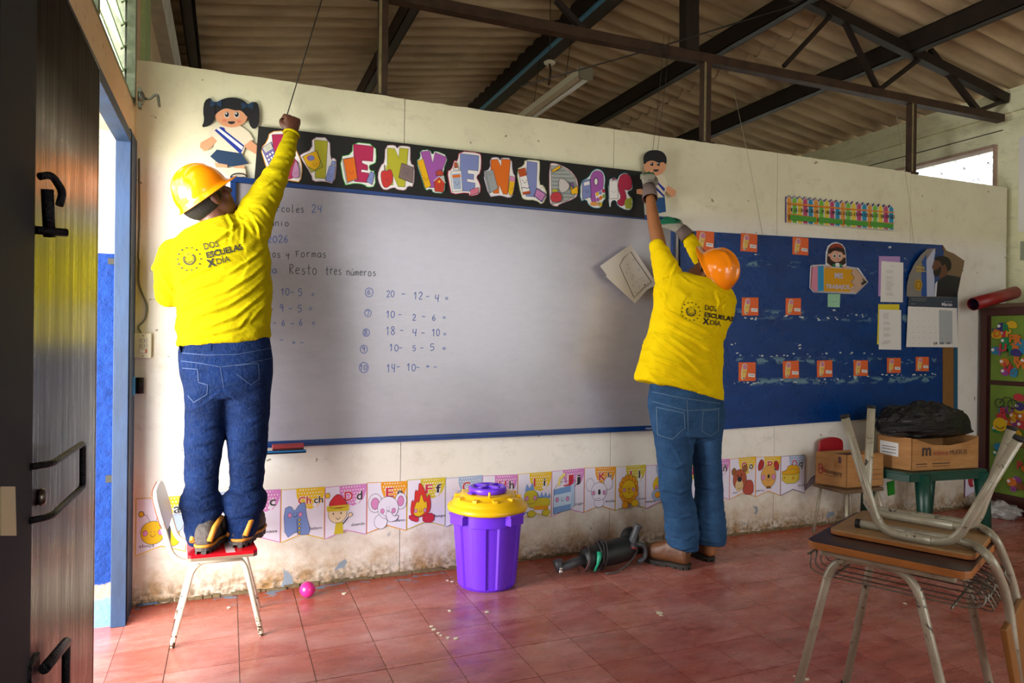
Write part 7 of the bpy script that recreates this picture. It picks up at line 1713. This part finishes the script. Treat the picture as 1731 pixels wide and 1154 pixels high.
for fx in (335, 412):
    limb(mb, [(on_y(fx+9, 610, Y1), .065), (on_y(fx+4, 690, Y1), .058), (on_y(fx+2, 790, Y1-.01), .045), (on_y(fx, 860, Y1-.02), .042), (on_y(fx+1, 905, Y1-.02), .036)])
me = remesh(mb, 0.006, 3, 0.5); body1 = as_obj(me, 'body', SK1, w1)
# hair at the nape
def hairpatch(body, c, u, f, parent):
    r = f.cross(u); mb = MB()
    ellipsoid(mb, c+u*0.012-f*0.018, r*0.079, f*0.097, u*0.085, 28, 16); o = mb.build('hair', HAIR, parent, smooth=True); return o
helmet(w1, hc1+U1*0.035+F1*0.004, U1, F1, 0.84)
hairpatch(body1, hc1-U1*0.0, U1, F1, w1)
shirt_print(shirt1, 320.5, 438, (37.5, -9.5), (-9.5, -37), shirt1)
boot(w1, (h1.x+0.0, h1.y+0.035), (0.28, 1), SZ, BOOTD, BOOTD, 0.265, BOOTY, 0.085); boot(w1, (h2.x+0.0, h2.y+0.035), (0.36, 1), SZ, BOOTD, BOOTD, 0.265, BOOTY, 0.085)

# ---------------------------------------------------------------- worker standing on the floor
Y2 = -0.38
g1_, g2_ = on_z(1172, 960, 0), on_z(1208, 950, 0)
w2 = empty('person', (g1_+g2_)/2, 'person in yellow shirt, faded jeans and gloves standing on the floor, both arms raised', 'person', 'workers in yellow shirts')
U2 = (RGT*0.66+UPV*0.42-FWD*0.52).normalized(); F2 = (-RGT*0.42+UPV*0.78+FWD*0.42); F2 = (F2-U2*F2.dot(U2)).normalized()
hc2 = on_y(1203, 464, Y2-.02)
mb = MB(); T2 = [sec(1078, 640, 1216, 677, Y2, .12), sec(1086, 612, 1214, 645, Y2, .135), sec(1097, 578, 1211, 605, Y2, .145), sec(1108, 545, 1214, 570, Y2, .145), sec(1112, 520, 1226, 545, Y2, .14), sec(1112, 495, 1234, 522, Y2, .13), sec(1113, 472, 1236, 505, Y2, .115), sec(1124, 460, 1230, 492, Y2-.01, .095), sec(1150, 462, 1216, 484, Y2-.01, .07), sec(1170, 468, 1206, 482, Y2-.015, .05)]
loft(mb, T2, 36, 0.88)
B1 = [(on_y(1142, 500, Y2), .08), (on_y(1131, 470, Y2+.01), .078), (on_y(1122, 445, Y2+.03), .064), (on_y(1114, 424, Y2+.05), .05), (on_y(1111, 416, Y2+.06), .046)]
limb(mb, B1, 18)
B2 = [(on_y(1216, 512, Y2), .068), (on_y(1212, 488, Y2+.05), .066), (on_y(1200, 462, Y2+.12), .055), (on_y(1186, 440, Y2+.165), .048), (on_y(1173, 420, Y2+.19), .045), (on_y(1166, 405, Y2+.205), .04)]
limb(mb, B2, 18)
me = remesh(mb, 0.0068, 9)
f2_ = folds(lambda c: Vector((0.8, 0.1, -0.6 if c.z < 1.25 else -0.2)).normalized(), 0.0115, 8.1, 11.0)
s2c = B1[0][0]; s2d = (B1[-1][0]-B1[0][0]).normalized(); r2c = B2[1][0]; r2d = (B2[-1][0]-B2[1][0]).normalized()
prc2 = on_y(1185, 530, Y2-.12)
def dsp2(c, n):
    t = (c-s2c).dot(s2d)
    if t > .1 and (c-s2c-s2d*t).length < .1: return noise.noise(Vector((t*30, c.x*4, c.y*4)))*0.006
    t = (c-r2c).dot(r2d)
    if t > .1 and (c-r2c-r2d*t).length < .09: return noise.noise(Vector((t*34, c.x*4, c.y*4)))*0.008
    return f2_(c, n)*(0.45 if (c-prc2).length < 0.12 else 1.0)
displace(me, dsp2)
creases(me, 1060, 400, 1.99, [[(108, 280), (200, 330), (290, 390), (308, 470)], [(100, 335), (190, 400), (285, 495)], [(120, 240), (220, 295), (300, 335)], [(85, 400), (170, 430), (270, 505)], [(225, 345), (300, 372)], [(110, 195), (140, 255), (215, 300)], [(150, 340), (230, 400), (300, 430)], [(345, 200), (320, 240), (330, 280)], [(300, 190), (310, 225), (290, 260)], [(60, 440), (150, 470), (230, 515)], [(110, 160), (130, 200), (125, 240)]], 0.0085, 2.6)
creases(me, 1040, 220, 3.846, [[(240, 800), (330, 760), (375, 780)], [(410, 840), (370, 930), (345, 1020)], [(360, 850), (310, 940), (300, 1020)], [(570, 1030), (480, 990), (430, 950)], [(450, 720), (490, 700), (535, 720)], [(440, 760), (490, 745), (530, 770)]], 0.006, 2.2)
shirt2 = as_obj(me, 'shirt', SH2, w2)
mb = MB(); yj = Y2
loft(mb, [sec(1104, 640, 1214, 668, yj, .1), sec(1102, 660, 1217, 680, yj, .115), sec(1101, 686, 1219, 698, yj, .125), sec(1105, 712, 1217, 718, yj, .12), sec(1109, 735, 1213, 737, yj, .11)], 32, 0.85)
loft(mb, [sec(1107, 720, 1172, 720, yj, .1), sec(1112, 750, 1167, 750, yj, .09), sec(1116, 777, 1164, 777, yj-.005, .082), sec(1119, 827, 1165, 827, yj-.01, .072), sec(1126, 862, 1173, 862, yj-.01, .066), sec(1128, 890, 1177, 890, yj-.015, .068), sec(1131, 915, 1178, 915, yj-.02, .066), sec(1136, 926, 1177, 929, yj-.02, .062)], 28, 0.92)
loft(mb, [sec(1158, 720, 1216, 720, yj, .1), sec(1170, 750, 1212, 750, yj, .09), sec(1176, 777, 1212, 777, yj, .08), sec(1180, 827, 1216, 827, yj, .07), sec(1179, 862, 1219, 862, yj, .066), sec(1179, 885, 1222, 885, yj, .068), sec(1178, 908, 1223, 906, yj, .066), sec(1180, 919, 1219, 917, yj, .062)], 28, 0.92)
me = remesh(mb, 0.0072, 5)
fk = folds(lambda c: Vector((0.95, 0.1, -0.3)).normalized(), 0.0085, 5.3, 9.5)
def dspj2(c, n):
    return fk(c, n)*(0.35+0.65*min(1, max(0, (0.7-c.z)/0.3)))+noise.noise(Vector((c.z*36, c.x*5, c.y*5)))*0.006*min(1, max(0, (0.42-c.z)/0.15))
displace(me, dspj2)
creases(me, 1060, 400, 1.99, [[(100, 630), (150, 700), (190, 770)], [(205, 672), (150, 655)], [(215, 690), (290, 680)], [(118, 850), (180, 862), (212, 845)], [(125, 930), (180, 947), (232, 930)], [(240, 900), (310, 910)], [(140, 1000), (200, 1017), (232, 1000)], [(240, 975), (315, 990)], [(142, 1040), (190, 1052), (230, 1040)], [(110, 760), (160, 780), (205, 760)], [(225, 760), (295, 770)], [(240, 1020), (310, 1030)], [(235, 840), (305, 850)], [(208, 668), (225, 740), (230, 800)]], 0.0055, 2.4)
jeans2 = as_obj(me, 'jeans', JN2, w2)
d = Decal(jeans2, 0.0015)
d.sline([(1103, 662), (1150, 672), (1217, 682)], 1.1, STI2); d.sline([(1103, 678), (1160, 694), (1217, 690)], 1.1, STI2); d.sline([(1161, 676), (1162, 700), (1163, 728)], 1.2, STI2)
d.sline([(1110, 688), (1156, 698), (1158, 722), (1136, 742), (1112, 734)], 1.3, STI2, True); d.sline([(1188, 694), (1214, 692), (1214, 728), (1200, 736), (1186, 728)], 1.3, STI2, True); d.build('stitching', jeans2)
mb = MB(); head(mb, hc2, U2, F2, 1.0)
nk0, nk1 = on_y(1187, 486, Y2-.01), hc2-U2*0.055-F2*0.02
limb(mb, [(nk0-Vector((0, 0, .04)), .055), (nk0, .055), (nk0.lerp(nk1, .5), .054), (nk1, .056)])
loft(mb, shrink(T2[:-1], .8), 24, .9)
FA = [(on_y(1117, 428, Y2+.04), .037), (on_y(1113, 408, Y2+.07), .0395), (on_y(1106, 378, Y2+.13), .036), (on_y(1101, 348, Y2+.18), .029), (on_y(1099, 325, Y2+.22), .025)]
limb(mb, [(p, r*.72) for p, r in B1[:-1]]); limb(mb, FA, 18)
limb(mb, [(p, r*.72) for p, r in B2]+[(on_y(1160, 396, Y2+.215), .024)])
for fx, fy, fz in ((1140, 1145, 1158), (1190, 1196, 1200)):
    limb(mb, [(on_y(fx+4, 680, Y2), .06), (on_y(fy, 760, Y2), .05), (on_y(fy, 830, Y2-.01), .045), (on_y(fz, 890, Y2-.01), .042), (on_y(fz, 930, Y2-.01), .036)])
me = remesh(mb, 0.006, 3, 0.5); body2 = as_obj(me, 'body', SK2, w2)
helmet(w2, hc2+U2*0.035+F2*0.004, U2, F2, 0.88); hairpatch(body2, hc2, U2, F2, w2)
shirt_print(shirt2, 1167.5, 526.5, (30.5, 5.0), (3.0, -30.0), shirt2)
# gloves
GLV = mat('glove_grey', '#8c8878', 0.85, noise_amt=0.25, noise_scale=60, bump=0.5, bump_scale=160); GLC = mat('glove_cuff', '#6d5c55', 0.9, noise_amt=0.2, bump=0.4, bump_scale=120); GLG = mat('glove_green', '#0f5a3c', 0.5, bump=0.3, bump_scale=80)
def glove(w, d, n_, th, cuff_pts, nm, green, L=0.17, curl=0.5):
    mb = MB(); hand(mb, w, d, n_, th, L, curl, 0.1, 0.0112, 0.4); limb(mb, [(w-d*.02, .034), (w+d*.02, .033)])
    me = remesh(mb, 0.005, 4, 0.5); o = as_obj(me, nm, [GLV, GLG], w2)
    for p in me.polygons:
        if green(p.center): p.material_index = 1
    cm = MB(); S = []
    for i, (p, r) in enumerate(cuff_pts): S.append((p, r))
    cm.tube([p for p, r in S], [r for p, r in S], n=28, caps=False); c_ = cm.build('glove_cuff', GLC, o, smooth=True); s = c_.modifiers.new('solid', 'SOLIDIFY'); s.thickness = 0.003
    return o
wl = on_y(1097, 318, Y2+.235); dl = (RGT*-0.05+UPV*1+FWD*0.15).normalized()
wr_ = on_y(1152, 388, Y2+.235); drr = (-RGT*0.82+UPV*0.5+FWD*0.25).normalized()
glove(wl, dl, FWD+UPV*0.1, RGT*0.9-FWD*0.3, [(on_y(1099, 336, Y2+.19), .044), (on_y(1098, 324, Y2+.215), .04), (on_y(1097, 314, Y2+.235), .034)], 'glove', lambda p: (p-wl).dot(dl) > 0.085, 0.155, 0.75)
glove(wr_, drr, FWD-UPV*0.3, UPV*0.9+RGT*0.2-FWD*0.4, [(on_y(1163, 401, Y2+.205), .045), (on_y(1157, 394, Y2+.22), .041), (on_y(1151, 387, Y2+.236), .036)], 'glove', lambda p: (p-wr_).dot(UPV) > 0.035 and (p-wr_).dot(drr) > 0.03, 0.175, 0.45)
boot(w2, (g1_.x-0.035, g1_.y-0.01), (-0.5, 0.87), 0.0, BROWNL, SOLE, 0.255, None, 0.1, kk=1.18); boot(w2, (g2_.x-0.01, g2_.y+0.01), (-0.1, 1), 0.0, BROWNL, SOLE, 0.28, None, 0.1, kk=1.12)
